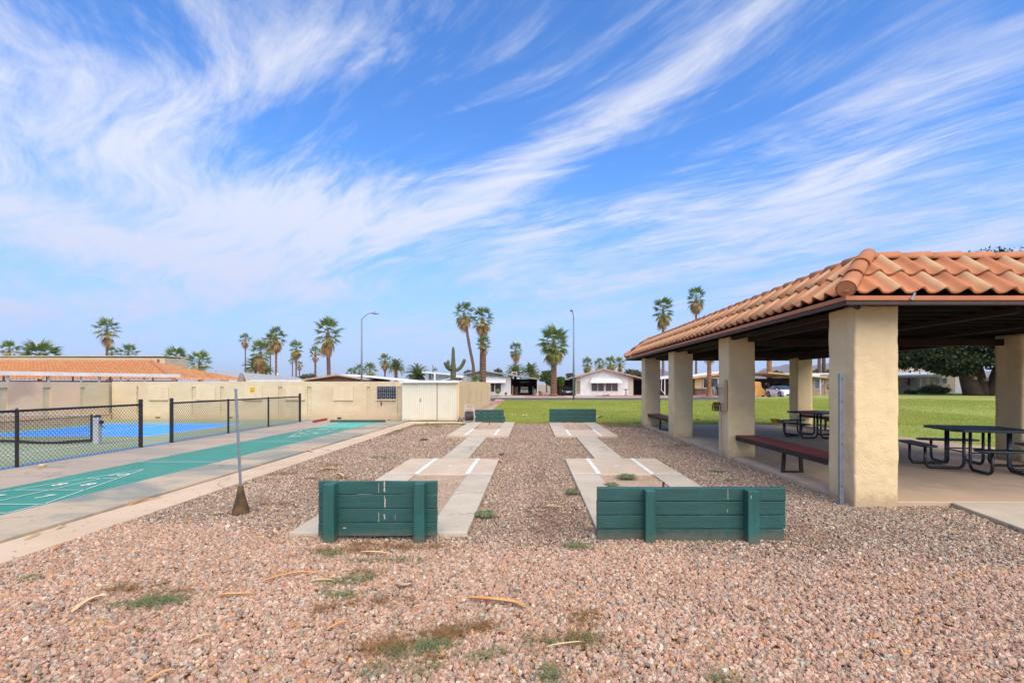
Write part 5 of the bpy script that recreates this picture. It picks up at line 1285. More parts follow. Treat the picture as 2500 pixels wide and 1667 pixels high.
def palm(x, y, rpx, Y, crown, label, dead=None, tw=None, bend=None, split=False, mt='bark', group='palms on the skyline', base=0.0, date=False, twb=None):
    X, _, Z = at(x, y, Y); r = rpx * Y / 1210
    bx = X if bend is None else at(bend[0][0], 930, Y)[0]
    t = thing('date_palm' if date else 'fan_palm', (bx, Y, base), label, 'palm', group)
    w = (tw or 3.2) * Y / 1210 / 2; wb = (twb or (tw or 3.2) * 1.15) * Y / 1210 / 2
    pts = [(bx, Y, base)]
    if bend:
        for (qx, qy) in bend: pts.append((at(qx, qy, Y)[0], Y, at(qx, qy, Y)[2]))
    pts.append((X, Y, Z))
    rings = min(90, max(14, int((Z - base) / .16))) if rpx > 18 else 14
    trunk_mesh(pts, wb, w, rings, rough=.16 if rpx > 18 else .08, seg=10 if rpx > 18 else 7).build('trunk', M[mt], t)
    rz = random.uniform(0, 6.28)
    M0 = Matrix.Translation((X, Y, Z)) @ Matrix.Rotation(rz, 4, 'Z') @ Matrix.Scale(r * 1.15, 4)
    if split:
        spec = {'lush': (FR, 32, -40, 84), 'droop': (FR, 66, -72, 84)}[crown]
        for i, (az, el, ro, s, f, k) in enumerate(crown_layout('f', int(x), spec[1], spec[2], spec[3])):
            mi = 0 if f < .68 else 1
            me = proto('frond%d%d' % (k, mi), lambda: (FR[k], [GM[mi]]))
            o = put('frond', me, t, M0 @ orient(az, el, ro, (0, 0, .14 - .40 * f), s))
    else: put('crown', proto(crown, CROWNS[crown]), t, M0)
    if dead: put('dead_fronds', proto(dead, CROWNS[dead]), t, M0)
    return t
# bearing (x, y), crown radius and trunk width as measured, distance
palm(23, 853, 21, 95, 'round', 'small round headed palm at the far left edge of the photo', 'deadbig')
palm(97, 878, 46, 52, 'lush', 'broad low palm crown just above the clubhouse parapet at the left', tw=8)
palm(261, 803, 27, 85, 'lush2', 'tall palm with a brown skirt above the clubhouse roof', 'dead', tw=4.4)
palm(273, 860, 14, 110, 'round', 'tiny brownish palm just right of the tall clubhouse palm', 'deadbig')
palm(313, 862, 22, 90, 'lush2', 'dark green palm low behind the parapet right of the tall clubhouse palm', 'dead')
palm(430, 876, 29, 70, 'lush', 'green palm above the right hip of the tile roof, the left of two', 'dead', tw=6)
palm(487, 884, 28, 70, 'lush', 'green palm above the right hip of the tile roof, the right of two', 'dead', tw=6)
palm(599, 828, 14, 140, 'round', 'slim tall palm with a small brown head left of the palm cluster', 'deadbig', tw=2.6)
palm(636, 858, 27, 75, 'droop', 'shaggy palm with long drooping brown fronds in the left cluster', 'deadbig', tw=6, mt='bark_or')
palm(660, 833, 20, 100, 'round', 'palm half hidden behind the tall one in the left cluster', 'dead', tw=3)
palm(674, 822, 24, 85, 'lush2', 'tallest palm of the left cluster with a full brown skirt', 'deadbig', tw=4.6, mt='bark_or')
palm(624, 900, 26, 80, 'date', 'low feathery date palm at the foot of the left cluster', date=True, tw=6)
palm(650, 905, 16, 90, 'date', 'small feathery palm at the foot of the cluster behind the shaggy palm', date=True, tw=6)
palm(723, 850, 18, 115, 'droop', 'mid height palm left of the thick trunked one', 'deadbig', tw=3.4)
palm(714, 882, 9, 170, 'round', 'very small distant palm left of the mid height palm', None, tw=2.4)
palm(731, 890, 9, 170, 'round', 'very small distant palm right of the mid height palm', 'deadbig', tw=2.4)
palm(770, 860, 15, 130, 'round', 'small palm with a thick knobbly stem beside the thick trunked one', 'dead', tw=4.5)
palm(800, 812, 35, 66, 'lush', 'large full palm with a thick straight trunk left of the street lamp', 'dead', tw=8.5, split=True, bend=((802.5, 900), (801, 855)), twb=9)
palm(857, 912, 14, 95, 'lush2', 'low palm tuft left of the street lamp pole', None)
palm(877, 904, 15, 95, 'lush2', 'low palm just behind the street lamp pole', 'dead')
palm(903, 903, 18, 90, 'lush', 'low full palm right of the street lamp pole', 'dead')
palm(940, 879, 16, 90, 'lush2', 'slender palm with hanging brown fronds beside the date palm', 'deadbig', tw=4.2)
palm(967, 898, 22, 75, 'date', 'date palm with an orange trunk beside the slender palm', date=True, tw=7.5, mt='bark_or')
palm(1019, 918, 28, 62, 'date', 'wide date palm crown just above the shed roof', 'dead', date=True, tw=9, mt='bark_or')
palm(1133, 765, 27, 62, 'lush', 'tall leaning palm, the left one of the twin pair by the grey green house', 'deadbig', tw=6.5, split=True, bend=((1158, 925), (1155, 890), (1146, 845), (1141, 815)), twb=8, group='twin palms by the grey green house')
palm(1178, 777, 28, 63, 'lush', 'tall thick palm, the right one of the twin pair by the grey green house', 'deadbig', tw=9, split=True, bend=((1176.5, 925), (1176.5, 860)), twb=13.5, group='twin palms by the grey green house')
palm(1181, 838, 19, 60.5, 'lush', 'shorter palm standing in front of the thick right twin palm', 'dead', tw=11, twb=12, group='twin palms by the grey green house')
palm(1163, 932, 16, 60, 'round', 'small green palm sprout at the foot of the twin palms', None, tw=3, group='twin palms by the grey green house')
palm(1259, 854, 18, 110, 'droop', 'round headed distant palm above the carport roof', 'deadbig', tw=4.4)
palm(1258, 911, 23, 80, 'date', 'greyish date palm behind the carport roof', date=True, tw=7)
palm(1296, 909, 23, 82, 'date', 'date palm with an orange trunk right of the greyish one', 'dead', date=True, tw=8, mt='bark_or')
palm(1352, 838, 40, 66, 'droop', 'biggest palm with a broad shaggy green crown beside the driveway', None, tw=11.5, split=True, twb=17, group='street front palms')
for i, (x, y, l) in enumerate(((1434, 889, 'leftmost'), (1463.5, 889.5, 'second from left'), (1490, 886, 'third from left'), (1513, 887, 'rightmost'))):
    palm(x, y, 15.5, 88, 'lush2' if i % 2 else 'droop', 'short full palm behind the white house, %s of the row of four' % l, 'dead', tw=6, group='row of four palms behind the white house')
palm(1619, 757, 29, 76, 'droop', 'tall palm with a pale shaggy skirt left of the pavilion roof', 'dead', tw=5.6)
palm(1699.5, 727, 25, 92, 'droop', 'tallest palm above the pavilion roof', 'deadbig', tw=4.6)
palm(1731.5, 845, 26, 64, 'lush', 'palm trunk in front of the tan house with its head hidden by the pavilion', 'dead', tw=9, twb=11, mt='bark_or', group='street front palms')
palm(1878, 820, 26, 76, 'lush', 'palm with a spotted orange trunk seen under the pavilion beside the mountain', 'dead', tw=11, mt='bark_or')
palm(2000, 830, 24, 80, 'lush', 'palm trunk seen under the pavilion, left of a close pair', 'dead', tw=7)
palm(2011, 828, 24, 82, 'lush2', 'palm trunk seen under the pavilion, right of a close pair', 'dead', tw=8)

# ================================================================ saguaros
def saguaro(x, Y, label, arms, top, w, z0=0):
    X = (x - 1298) / 1210 * Y; s = Y / 1210; ZT = 1.5 + (939 - top) * s
    t = thing('saguaro_cactus', (X, Y, z0), label, 'cactus')
    def rib(pts, r, name, n=20):
        b = MB(); b.tube(pts, r, n)
        V_ = []; k = len(pts)
        P_ = [Vector(p) for p in pts]
        for i, v in enumerate(b.v):
            c = P_[i // n]; d = Vector(v) - c; V_.append(tuple(c + d * (1.0 if i % 2 else .86)))
        b.v = V_; b.build(name, M['cactus'], t)
    h_ = ZT - z0
    rib([(X, Y, z0)] + [(X, Y, z0 + h_ * f) for f in (.3, .62, .70, .80, .92, .975, 1.0)], [w * s * .5 * q for q in (1, 1.05, 1.1, .85, .7, .6, .42, .08)], 'trunk')
    for (pts, r) in arms:
        P_ = [(X + a * s, Y + c, 1.5 + (939 - y_) * s) for a, y_, c in pts]; n = len(P_)
        rib(P_, [r * s * (.85 if i == 0 else (.1 if i == n - 1 else (.8 if i == n - 2 else 1))) for i in range(n)], 'arm', 14)
    return t
saguaro(1106.5, 50, 'large saguaro cactus with raised arms behind the shed', [
  ([(0, 903, 0), (-9, 902, -.05), (-15, 896, -.1), (-18.5, 889, -.1), (-20, 885, -.1), (-20.5, 883.5, -.1)], 4.2), ([(0, 903, 0), (-6, 900, -.5), (-9.5, 893, -.6), (-10, 886, -.6), (-10, 881, -.6), (-10, 879.5, -.6)], 4.0),
  ([(0, 904, 0), (9, 903, .1), (17, 898, .1), (23, 889, .1), (26.5, 881, .1), (27.5, 877, .1), (27.8, 876, .1)], 4.3)], 846, 12.5)
saguaro(1057, 90, 'small distant saguaro above the white mobile home', [([(0, 903, 0), (4, 902, 0), (6, 899, 0), (6, 897, 0), (6, 896.5, 0)], 1.6), ([(0, 903, 0), (7, 904, 0), (10, 902, 0), (10, 900, 0), (10, 899.5, 0)], 1.4)], 890, 3)
saguaro(2034, 74, 'saguaro trunk glimpsed beside the nearest column under the pavilion', [([(0, 893, 0), (-5, 891, 0), (-6, 884, 0), (-6, 880, 0), (-6, 879, 0)], 3.5)], 850, 9)

# ================================================================ leafy trees and shrubs
def leaves(center, rad, nclump, nleaf, size, seed, flat=.7, clump=.32, hang=0):
    g = np.random.default_rng(seed); cen = np.array(center); rad = np.array(rad)
    d = g.normal(size=(nclump, 3)); d /= np.linalg.norm(d, axis=1)[:, None]
    rr_ = g.uniform(.45, 1.0, nclump) ** .6
    cc = cen + d * rr_[:, None] * rad * g.uniform(.8, 1.08, (nclump, 1))
    if hang: cc = cc[(cc[:, 2] > cen[2] - rad[2] * hang)]
    P_ = np.repeat(cc, nleaf, axis=0); cs = np.repeat(g.uniform(.6, 1.3, len(cc)), nleaf) * clump * rad.mean()
    q = g.normal(size=P_.shape) * cs[:, None] * .5; q[:, 2] *= flat; P_ = P_ + q
    u = g.normal(size=P_.shape); u /= np.linalg.norm(u, axis=1)[:, None]; v = g.normal(size=P_.shape); v -= u * (u * v).sum(1)[:, None]; v /= np.linalg.norm(v, axis=1)[:, None]
    s = (size * g.uniform(.6, 1.3, len(P_)))[:, None]
    V = np.stack([P_ - u * s * .5, P_ + v * s * .28, P_ + u * s * .5, P_ - v * s * .28], 1).reshape(-1, 3)
    return V, np.arange(len(V)).reshape(-1, 4)
def leafy(name, label, cat, center, rad, trunk_base, m, nclump, nleaf, size, seed, tr=.12, group=None, **k):
    t = thing(name, trunk_base, label, cat, group)
    V, F_ = leaves(center, rad, nclump, nleaf, size, seed, **k)
    V = V - np.array(trunk_base); np_mesh('crown', V, F_, M[m], t)
    if tr:
        r = random.Random(seed); c = Vector(center); b0 = Vector(trunk_base)
        MB().tube([b0, b0.lerp(c, .4) + Vector((r.uniform(-.1, .1), 0, 0)), c], [tr, tr * .75, tr * .35], 8).build('trunk', M['bark_tree'], t)
        for i in range(5):
            a = r.uniform(0, 6.28); e_ = c + Vector((math.cos(a) * rad[0] * .6, math.sin(a) * rad[1] * .6, r.uniform(-.1, .5) * rad[2]))
            MB().tube([b0.lerp(c, .5), e_], [tr * .5, tr * .15], 6).build('limb', M['bark_tree'], t)
    return t
# the big shade tree at the right
bx, by = at(2400, 960, 66)[0], 66.0
t = thing('shade_tree', (bx, by, 0), 'huge dark shade tree with several thick trunks at the right edge of the lawn', 'tree')
g_ = random.Random(4)
trs = [((-1.2, 0), (-2.6, 0, 4.0), (-4.5, -1, 8.5), .95), ((.1, .3), (-.4, .5, 4.2), (-.5, 1, 10), .8), ((1.0, 0), (2.2, 0, 4.0), (5.0, -1, 9.0), .8), ((1.6, .4), (3.8, .6, 3.6), (8, 2, 8.0), .6)]
tips = []
for (o0, m1_, m2_, r_) in trs:
    p0 = Vector((bx + o0[0], by + o0[1], -.1)); p1 = Vector((bx + m1_[0], by + m1_[1], m1_[2])); p2 = Vector((bx + m2_[0], by + m2_[1], m2_[2]))
    MB().tube([p0, p0.lerp(p1, .5), p1, p1.lerp(p2, .5), p2], [r_ * 1.2, r_, r_ * .75, r_ * .5, r_ * .25], 12).build('trunk', M['bark_tree'], t, smooth=True)
    for i in range(5):
        a = g_.uniform(0, 6.28); q = p2 + Vector((math.cos(a) * 5, math.sin(a) * 4, g_.uniform(-1, 5))); s = p1.lerp(p2, g_.uniform(.2, .9)); MB().tube([s, s.lerp(q, .5) + Vector((0, 0, .6)), q], [r_ * .35, r_ * .2, .05], 7).build('limb', M['bark_tree'], t)
for (x_, z_) in ((2372, 914), (2380, 923), (2408, 926)):
    p = at(x_, z_, by - 1.15); MB().tube([(p[0], by - 1.25 + .3, p[2]), (p[0], by - 1.3, p[2])], [.26, .22], 10).build('pruned_stub', M['trim_tan'], t)
Vs = []; Fs = []; k0 = 0
lobes = [((bx + 1, by, 13.5), (9.5, 8, 4.3), 170), ((bx - 6, by, 9.5), (6.5, 7, 4.2), 150), ((bx + 7, by, 9.5), (7, 7, 4.5), 130), ((bx - 9.0, by - 1, 6.0), (3.6, 5, 2.6), 90), ((bx - 3.5, by - 3, 6.0), (5, 3, 2.6), 90),
         ((bx + 3, by - 4, 5.8), (6, 3, 3), 90), ((bx + 10, by, 6), (5, 5, 4), 80), ((bx - 5.6, by - 2, 3.9), (2.6, 2, 1.5), 44), ((bx - 7.5, by - 2, 5.0), (3.6, 3, 1.8), 90), ((bx - 10.5, by - 1, 5.2), (2.4, 3, 1.6), 60), ((bx + .5, by - 3, 5.2), (3.5, 2, 1.6), 60), ((bx + 7, by - 3, 4.6), (4, 3, 2.2), 60), ((bx + 1, by, 17.0), (6.2, 5, 1.7), 90), ((bx - 2, by + 2, 9), (8, 6, 4), 120)]
for i, (c, rd, nc) in enumerate(lobes):
    V, F_ = leaves(c, rd, nc, 60, .42, 100 + i, clump=.26); Vs.append(V); Fs.append(F_ + k0); k0 += len(V)
V = np.concatenate(Vs) - np.array((bx, by, 0)); np_mesh('crown', V, np.concatenate(Fs), M['leaf_dk'], t)
G = 'trees beyond the houses'
def far_tree(x, y, rx, rz_, Y, label, m='leaf_far', nc=40, seed=1, name='bushy_tree', cat='tree', group=G, tr=.15, size=.3):
    X, _, Z = at(x, y, Y); s = Y / 1210; leafy(name, label, cat, (X, Y, Z), (rx * s, rx * s * .8, rz_ * s), (X, Y, 0), m, nc, 40, size, seed, tr=tr, group=group)
far_tree(1546, 916, 26, 13, 120, 'grey green tree beyond the right roof of the white house', seed=2, nc=60, size=.5)
far_tree(1335, 920, 16, 14, 95, 'dark bushy tree behind the big shaggy palm', 'leaf', 60, 3, size=.4)
far_tree(1213, 912, 15, 12, 110, 'thin grey tree behind the grey green gable', seed=4, nc=26, size=.4)
far_tree(1148, 913, 16, 8, 100, 'low green tree behind the leaning palm', seed=5, nc=26, size=.4)
far_tree(752, 924, 22, 11, 130, 'pale grey green tree behind the brown gabled house', seed=6, nc=40, size=.5)
far_tree(823, 917, 8, 5, 120, 'small tuft of tree over the brown gable', seed=7, nc=14, size=.4)
far_tree(1392, 918, 12, 9, 130, 'thin tree top left of the white house gable', seed=8, nc=20, size=.4)
far_tree(1010, 925, 12, 12, 70, 'olive bush beside the date palm over the shed', 'leaf', 24, 9, size=.3)
far_tree(1897, 912, 14, 7, 100, 'pale green bush top beside the mountain under the pavilion', 'leaf_br', 30, 10, size=.4)
far_tree(1990, 908, 9, 7, 100, 'pale green bush top left of the trunk pair', 'leaf_br', 20, 11, size=.4)
far_tree(2025, 908, 10, 7, 100, 'pale green bush top right of the trunk pair', 'leaf_br', 20, 12, size=.4)
far_tree(1345, 932, 13, 10, 68.5, 'bright green shrub left of the big palm trunk', 'leaf_br', 36, 13, 'shrub', 'shrub', 'shrubs by the houses', .06, .28)
far_tree(1368, 932, 12, 11, 68.5, 'bright green shrub right of the big palm trunk', 'leaf_br', 40, 14, 'shrub', 'shrub', 'shrubs by the houses', .06, .28)
far_tree(1306, 921, 10, 7, 90, 'bright yellow green bush behind the carport roof edge', 'leaf_br', 24, 15, size=.3)
far_tree(2280, 953, 32, 10, 74, 'olive hedge in front of the cream lap sided house', 'leaf_olive', 90, 16, 'hedge', 'hedge', 'shrubs by the houses', 0, .28)
far_tree(2222, 958, 15, 5, 74, 'low grey green bush at the left end of the olive hedge', 'leaf_far', 30, 17, 'shrub', 'shrub', 'shrubs by the houses', 0, .25)
def ball(name, x, y, r, Y, m, label, cat='plant', group='garden things by the houses'):
    X, _, Z = at(x, y, Y); rr_ = r * Y / 1210; b = MB(); n, k = 12, 8
    for j in range(k + 1):
        ph = math.pi * j / k
        for i in range(n): th = 2 * math.pi * i / n; q = 1 + .08 * (i % 2); b.v.append((X + math.sin(ph) * math.cos(th) * rr_ * q, Y + math.sin(ph) * math.sin(th) * rr_ * q, Z + math.cos(ph) * rr_ * 1.15))
    b.f = [(j * n + i, (j + 1) * n + i, (j + 1) * n + (i + 1) % n, j * n + (i + 1) % n) for j in range(k) for i in range(n)]; b.mi = [0] * len(b.f)
    return tag(b.build(name, m), label, cat, group)
ball('barrel_cactus', 1215.5, 955, 5.5, 68.5, mat('olive_cactus', (.16, .16, .05), (.12, .13, .04), 5), 'round olive barrel cactus under the window of the grey green house')
def pot(x, y0, y1, Y, m, label, plant=True):
    X, _, Z0_ = at(x, y1, Y); Z1_ = at(x, y0, Y)[2]; Z0_ = max(0, Z0_); h_ = Z1_ - Z0_
    t = thing('plant_pot', (X, Y, Z0_), label, 'plant pot', 'garden things by the houses')
    MB().tube([(X, Y, Z0_), (X, Y, Z0_ + h_ * .55), (X, Y, Z0_ + h_ * .6)], [h_ * .25, h_ * .36, h_ * .38], 10).build('pot', m, t)
    if plant:
        V, F_ = leaves((X, Y, Z0_ + h_ * .85), (h_ * .4, h_ * .4, h_ * .3), 14, 14, .12, int(x)); V = V - np.array((X, Y, Z0_)); np_mesh('plant', V, F_, M['leaf_far'], t)
pot(1235, 958, 968, 68.5, M['terra'], 'terracotta pot with a dry plant beside the carport')
pot(1248, 960, 968, 68.3, M['cream'], 'pale pot at the corner of the carport opening', False)
pot(1319, 955, 967, 67.5, M['terra'], 'red pot of flowers right of the carport post')
pot(1326, 952, 965, 68, M['cream'], 'white figurine pot near the driveway', False)
t = thing('bird_bath', (X7(1496.5), H - 2, 0), 'grey bird bath in front of the white house', 'bird bath', 'garden things by the houses')
xb = X7(1521.5); MB().tube([(xb, H - 2, 0), (xb, H - 2, .1), (xb, H - 2, .15), (xb, H - 2, .75)], [.22, .2, .09, .08], 10).build('stem', M['greymetal'], t)
MB().tube([(xb, H - 2, .75), (xb, H - 2, .85), (xb, H - 2, .9)], [.1, .38, .42], 14).build('bowl', M['greymetal'], t)
rr = random.Random(9)
for i, (x, y, r, l) in enumerate(((1221, 974, 5, 'largest pale boulder at the corner of the lawn'), (1228, 977.5, 4, 'pinkish boulder at the lawn corner, front of the pile'), (1214, 980, 5.5, 'flat boulder at the left front of the lawn corner pile'), (1209, 986, 3.2, 'small boulder nearest the wall end at the lawn corner'),
        (1475, 963, 3, 'red rock in the bed before the white house, left one'), (1484, 963, 3.5, 'red rock in the bed before the white house, right one'))):
    Y = 44 if i < 4 else 66; X, _, Z = at(x, y, Y); s = r * Y / 1210; b = bmesh.new(); bmesh.ops.create_icosphere(b, subdivisions=2, radius=s)
    for v in b.verts: v.co = Vector((v.co.x * 1.3, v.co.y, v.co.z * .75)) * (1 + .35 * noise.noise(v.co * 2 / s + Vector((i * 7, 0, 0))))
    me = bpy.data.meshes.new('boulder'); b.to_mesh(me); b.free(); me.materials.append(mat('boulder_stone%d' % i, (.48, .33, .25), (.40, .25, .19), 2, .9, .5, 8) if i < 4 else M['brick'])
    o = bpy.data.objects.new('boulder', me); col.objects.link(o); o.location = (X, Y, s * .35); tag(o, l, 'rock', 'rocks across the lawn')

# ================================================================ vehicles
def car(X, Y, rz, paint, label, L=4.55, Wd=1.78, Hh=1.42):
    """side profile lofted across the width, with cut-out glasshouse, wheels and lamps"""
    t = thing('car', (X, Y, 0), label, 'car', None, rz); Wm = world_of(t)
    def lb(b, name, m, **k): b.v = [tuple(Wm @ Vector(v)) for v in b.v]; return b.build(name, m, t, **k)
    # x forward (+L/2 = nose)
    top = [(-2.27, .62), (-2.24, .95), (-2.05, 1.03), (-1.55, 1.20), (-.9, 1.36), (-.2, 1.42), (.35, 1.36), (.95, 1.10), (1.35, .93), (1.9, .80), (2.2, .66), (2.29, .52)]
    b = MB(); n = len(top); secs = []
    for (x, z) in top:
        hw = Wd / 2 * (1 - .10 * (abs(x) / 2.3) ** 4); belt = min(z, .90 + .05 * (x < 0)); roofw = hw * (.72 if z > 1.05 else (.84 if z > .95 else .92))
        secs.append([(x, -hw * .96, .22), (x, -hw, .50), (x, -hw * .98, belt * .98), (x, -roofw, z - .02), (x, -roofw * .6, z), (x, roofw * .6, z), (x, roofw, z - .02), (x, hw * .98, belt * .98), (x, hw, .50), (x, hw * .96, .22)])
    k = 10
    for s in secs: b.v += s
    gl = set()
    for i in range(n - 1):
        for j in range(k - 1):
            mi = 0
            if j in (2, 6) and 2 <= i <= 7: mi = 1
            if j in (3, 4, 5) and (6 <= i <= 7): mi = 1
            if j in (3, 4, 5) and i in (2, 3): mi = 1
            if j in (3, 4, 5) and i in (4, 5): mi = 2
            b.f.append((i * k + j, (i + 1) * k + j, (i + 1) * k + j + 1, i * k + j + 1)); b.mi.append(mi)
        b.f.append((i * k + 9, (i + 1) * k + 9, (i + 1) * k, i * k)); b.mi.append(2)
    b.f += [tuple(range(k - 1, -1, -1)), tuple(range((n - 1) * k, n * k))]; b.mi += [0, 0]
    body = lb(b, 'body', [paint, M['glass'], M['black']], smooth=False)
    for sx in (-1.38, 1.38):
        for sy in (-1, 1):
            b = MB(); b.tube([(sx, sy * (Wd / 2 - .20), .33), (sx, sy * (Wd / 2 + .012), .33)], .335, 20); w = lb(b, 'wheel', M['tyre'])
            b = MB(); b.tube([(sx, sy * (Wd / 2 + .014), .33), (sx, sy * (Wd / 2 + .03), .33)], .22, 14); r_ = lb(b, 'rim', M['greymetal']); r_.parent = w
            b = MB(); pts = [(sx + .40 * math.cos(a), sy * (Wd / 2 + .006), .33 + .40 * math.sin(a)) for a in [math.pi * q / 10 for q in range(11)]]; b.tube(pts, .03, 5); lb(b, 'wheel_arch', M['black'])
    for sy in (-1, 1):
        b = MB(); b.box(1.95, 2.24, sy * .78 - .08, sy * .78 + .04, .62, .70); lb(b, 'headlight', M['white_dim'])
        b = MB(); b.box(.70, .90, sy * .93 - .06, sy * .93 + .06, .93, 1.03); lb(b, 'mirror', paint, bevel=.02)
    b = MB(); b.box(2.20, 2.31, -.55, .55, .26, .42); lb(b, 'grille', M['black']); b = MB(); b.box(2.296, 2.32, -.26, .26, .44, .56); lb(b, 'number_plate', M['white_dim'])
    return t
car(29.9, 59.4, R(-90), M['car_white'], 'white hatchback parked on the driveway beyond the pavilion')
car(at(1386, 950, 70)[0], 71.2, R(-90), M['car_dark'], 'dark blue car nose out in the carport left of the white house')
# golf cart under the grey green house's carport
def golf_cart(X, Y, label, cover=False):
    t = thing('golf_cart', (X, Y, 0), label, 'golf cart')
    if cover:
        b = MB(); prof_ = [(-1.15, .12), (-1.05, .9), (-.85, 1.78), (-.6, 1.86), (.45, 1.82), (.62, 1.72), (.68, 1.1), (1.15, .85), (1.3, .12)]; n = len(prof_)
        for j, yy in enumerate((-.66, -.60, -.3, 0, .3, .60, .66)):
            sc_ = (.96, 1, 1, 1, 1, 1, .96)[j]
            for i, (x, z) in enumerate(prof_): b.v.append((X + x * .8 * sc_ + .03 * math.sin(i * 2.1 + j * 1.7), Y + yy * (1 + .10 * (z < .5)), .02 + z * sc_ + .03 * math.sin(j * 2.3 + i)))
        b.f = [(j * n + i, j * n + i + 1, (j + 1) * n + i + 1, (j + 1) * n + i) for j in range(6) for i in range(n - 1)] + [tuple(range(n - 1, -1, -1)), tuple(range(6 * n, 7 * n))]; b.mi = [0] * len(b.f)
        b.build('cloth_cover', M['cover'], t, smooth=False)
        for sx in (-.65, .75):
            MB().tube([(X + sx, Y - .60, .22), (X + sx, Y - .45, .22)], .22, 12).build('wheel', M['tyre'], t)
        return t
    MB().box(X - .6, X + .6, Y - .9, Y + 1.1, .32, .62).build('body', M['car_dark'], t, bevel=.06)
    b = MB(); b.prism([(Y - 1.25, .3), (Y - .9, .3), (Y - .85, .9), (Y - 1.1, .82)], X - .58, X + .58, axis='x'); b.build('cowl', M['car_dark'], t, bevel=.05)
    MB().box(X - .55, X + .55, Y - .1, Y + .45, .64, .78).build('seat', M['white_dim'], t, bevel=.04); MB().box(X - .55, X + .55, Y + .46, Y + .56, .8, 1.2).build('seat_back', M['cream'], t, bevel=.04)
    MB().box(X - .62, X + .62, Y - .8, Y + 1.1, 1.84, 1.90).build('roof', M['cream'], t, bevel=.03)
    for sx in (-.56, .56):
        for yy in (-.85, 1.0): MB().tube([(X + sx, Y + yy, .6), (X + sx, Y + yy + (.15 if yy < 0 else 0), 1.84)], .022, 6).build('roof_post', M['black'], t)
        for yy in (-.85, .85): MB().tube([(X + sx * 1.05 - .1, Y + yy, .26), (X + sx * 1.05 + .1, Y + yy, .26)], .26, 14).build('wheel', M['tyre'], t)
        MB().tube([(X + sx * .7, Y - 1.15, .68), (X + sx * .7, Y - 1.20, .68)], .08, 10).build('headlight', M['white'], t)
    return t
golf_cart(at(1280, 950, 71)[0], 72.0, 'dark golf cart with a pale roof parked in the carport')
golf_cart(at(1852, 950, 61)[0], 62, 'golf cart under an ochre cloth cover beyond the pavilion', True)
rr = random.Random(12)
for i, (x, y0, y1, w, m, l) in enumerate(((1256, 944, 963, 9, 'dark2', 'dark storage bin at the left of the carport'), (1249, 941, 964, 4, 'trim_tan', 'tall tan board leaning in the carport corner'), (1303, 950, 964, 7, 'cream', 'pale wrapped bundle at the right of the carport'), (1300, 944, 962, 3, 'greymetal', 'grey ladder standing in the carport'),)):
    X, _, z1_ = at(x, y0, 71); b = MB(); b.box(X, X + w * .058, 71 + i * .3, 71.4 + i * .3, 0, z1_); tag(b.build('stored_item', M[m], bevel=.03), l, 'storage item', 'things stored in the carport')

# ================================================================ mountains
def ridge(name, pts, Y, depth, seed):
    V = []; n = 160; rows = 14
    xs_ = np.array([(p[0] - 1298) / 1210 * Y for p in pts]); zs_ = np.array([(939 - p[1]) / 1210 * Y for p in pts])
    X = np.linspace(xs_[0], xs_[-1], n)
    Zt = np.interp(X, xs_, zs_)
    for j in range(rows):
        f = j / (rows - 1)
        for i in range(n):
            z = Zt[i] * f ** .8; nz = noise.noise(Vector((X[i] / 90, f * 3, seed))) * 16 * (1 - abs(2 * f - 1)) + noise.noise(Vector((X[i] / 25, f * 9, seed))) * 6
            V.append((X[i], Y - depth * (1 - f) + nz * 3, max(-1, z + nz * .6 * (f < .99) + (noise.noise(Vector((X[i] / 14, 0, seed))) * 3 if f > .99 else 0))))
    F_ = [(j * n + i, j * n + i + 1, (j + 1) * n + i + 1, (j + 1) * n + i) for j in range(rows - 1) for i in range(n - 1)]
    o = np_mesh(name, V, F_, M['mountain'], kind='structure'); o.data.polygons.foreach_set('use_smooth', [False] * len(o.data.polygons))
ridge('mountain', [(1540, 939), (1590, 905), (1606, 896), (1620, 903), (1640, 914), (1700, 917), (1760, 916), (1820, 914), (1847, 911), (1862, 899), (1872, 899), (1890, 894), (1905, 893), (1919, 887), (1927, 891), (1940, 893), (1985, 892), (2000, 889), (2034, 884), (2080, 883), (2140, 890), (2240, 897), (2400, 905), (2600, 915), (2800, 939)], 3000, 600, 2.0)

# ================================================================ gravel stones
PADS = [(-2.42, -1.90, 4.92, 8.12), (-1.06, -.64, 4.92, 8.12), (-2.42, -.64, 8.12, 9.88), (-1.80, -1.27, 9.88, 14.12), (-2.42, -.64, 14.12, 16.1), (-2.42, -1.90, 16.1, 19.15), (-1.06, -.64, 16.1, 19.15),
        (.66, 1.11, 4.92, 8.12), (1.99, 2.47, 4.92, 8.12), (.66, 2.47, 8.12, 9.88), (1.26, 1.83, 9.88, 14.12), (.66, 2.47, 14.12, 16.1), (.66, 1.11, 16.1, 19.15), (1.99, 2.47, 16.1, 19.15)]
PITS = [(-1.90, -1.06, 4.92, 8.12), (1.11, 1.99, 4.92, 8.12), (-1.90, -1.06, 16.1, 19.15), (1.11, 1.99, 16.1, 19.15)]
def grav_points(x0, x1, y0, y1, dens, keep=None):
    n = int((x1 - x0) * (y1 - y0) * dens); p = np.stack([rng.uniform(x0, x1, n), rng.uniform(y0, y1, n)], 1)
    return p
def path_left(y): return 5.2 + (y - 6.145) * .205
pts = np.concatenate([grav_points(-5.2, 8.5, 1.6, 4.6, 3600), grav_points(-4.46, 6.0, 4.6, 7.5, 3200), grav_points(-4.46, 4.12, 7.5, 12, 2300), grav_points(-4.48, 4.1, 12, 19.3, 1100)])
x, y = pts[:, 0], pts[:, 1]
ok = (x > np.where(y > 12, -4.49, -4.455)) & (x < np.where(y > 6.15, 4.04, path_left(y) - .02))
for a, c, d, e_ in PADS: ok &= ~((x > a - .0) & (x < c + .0) & (y > d - .0) & (y < e_))
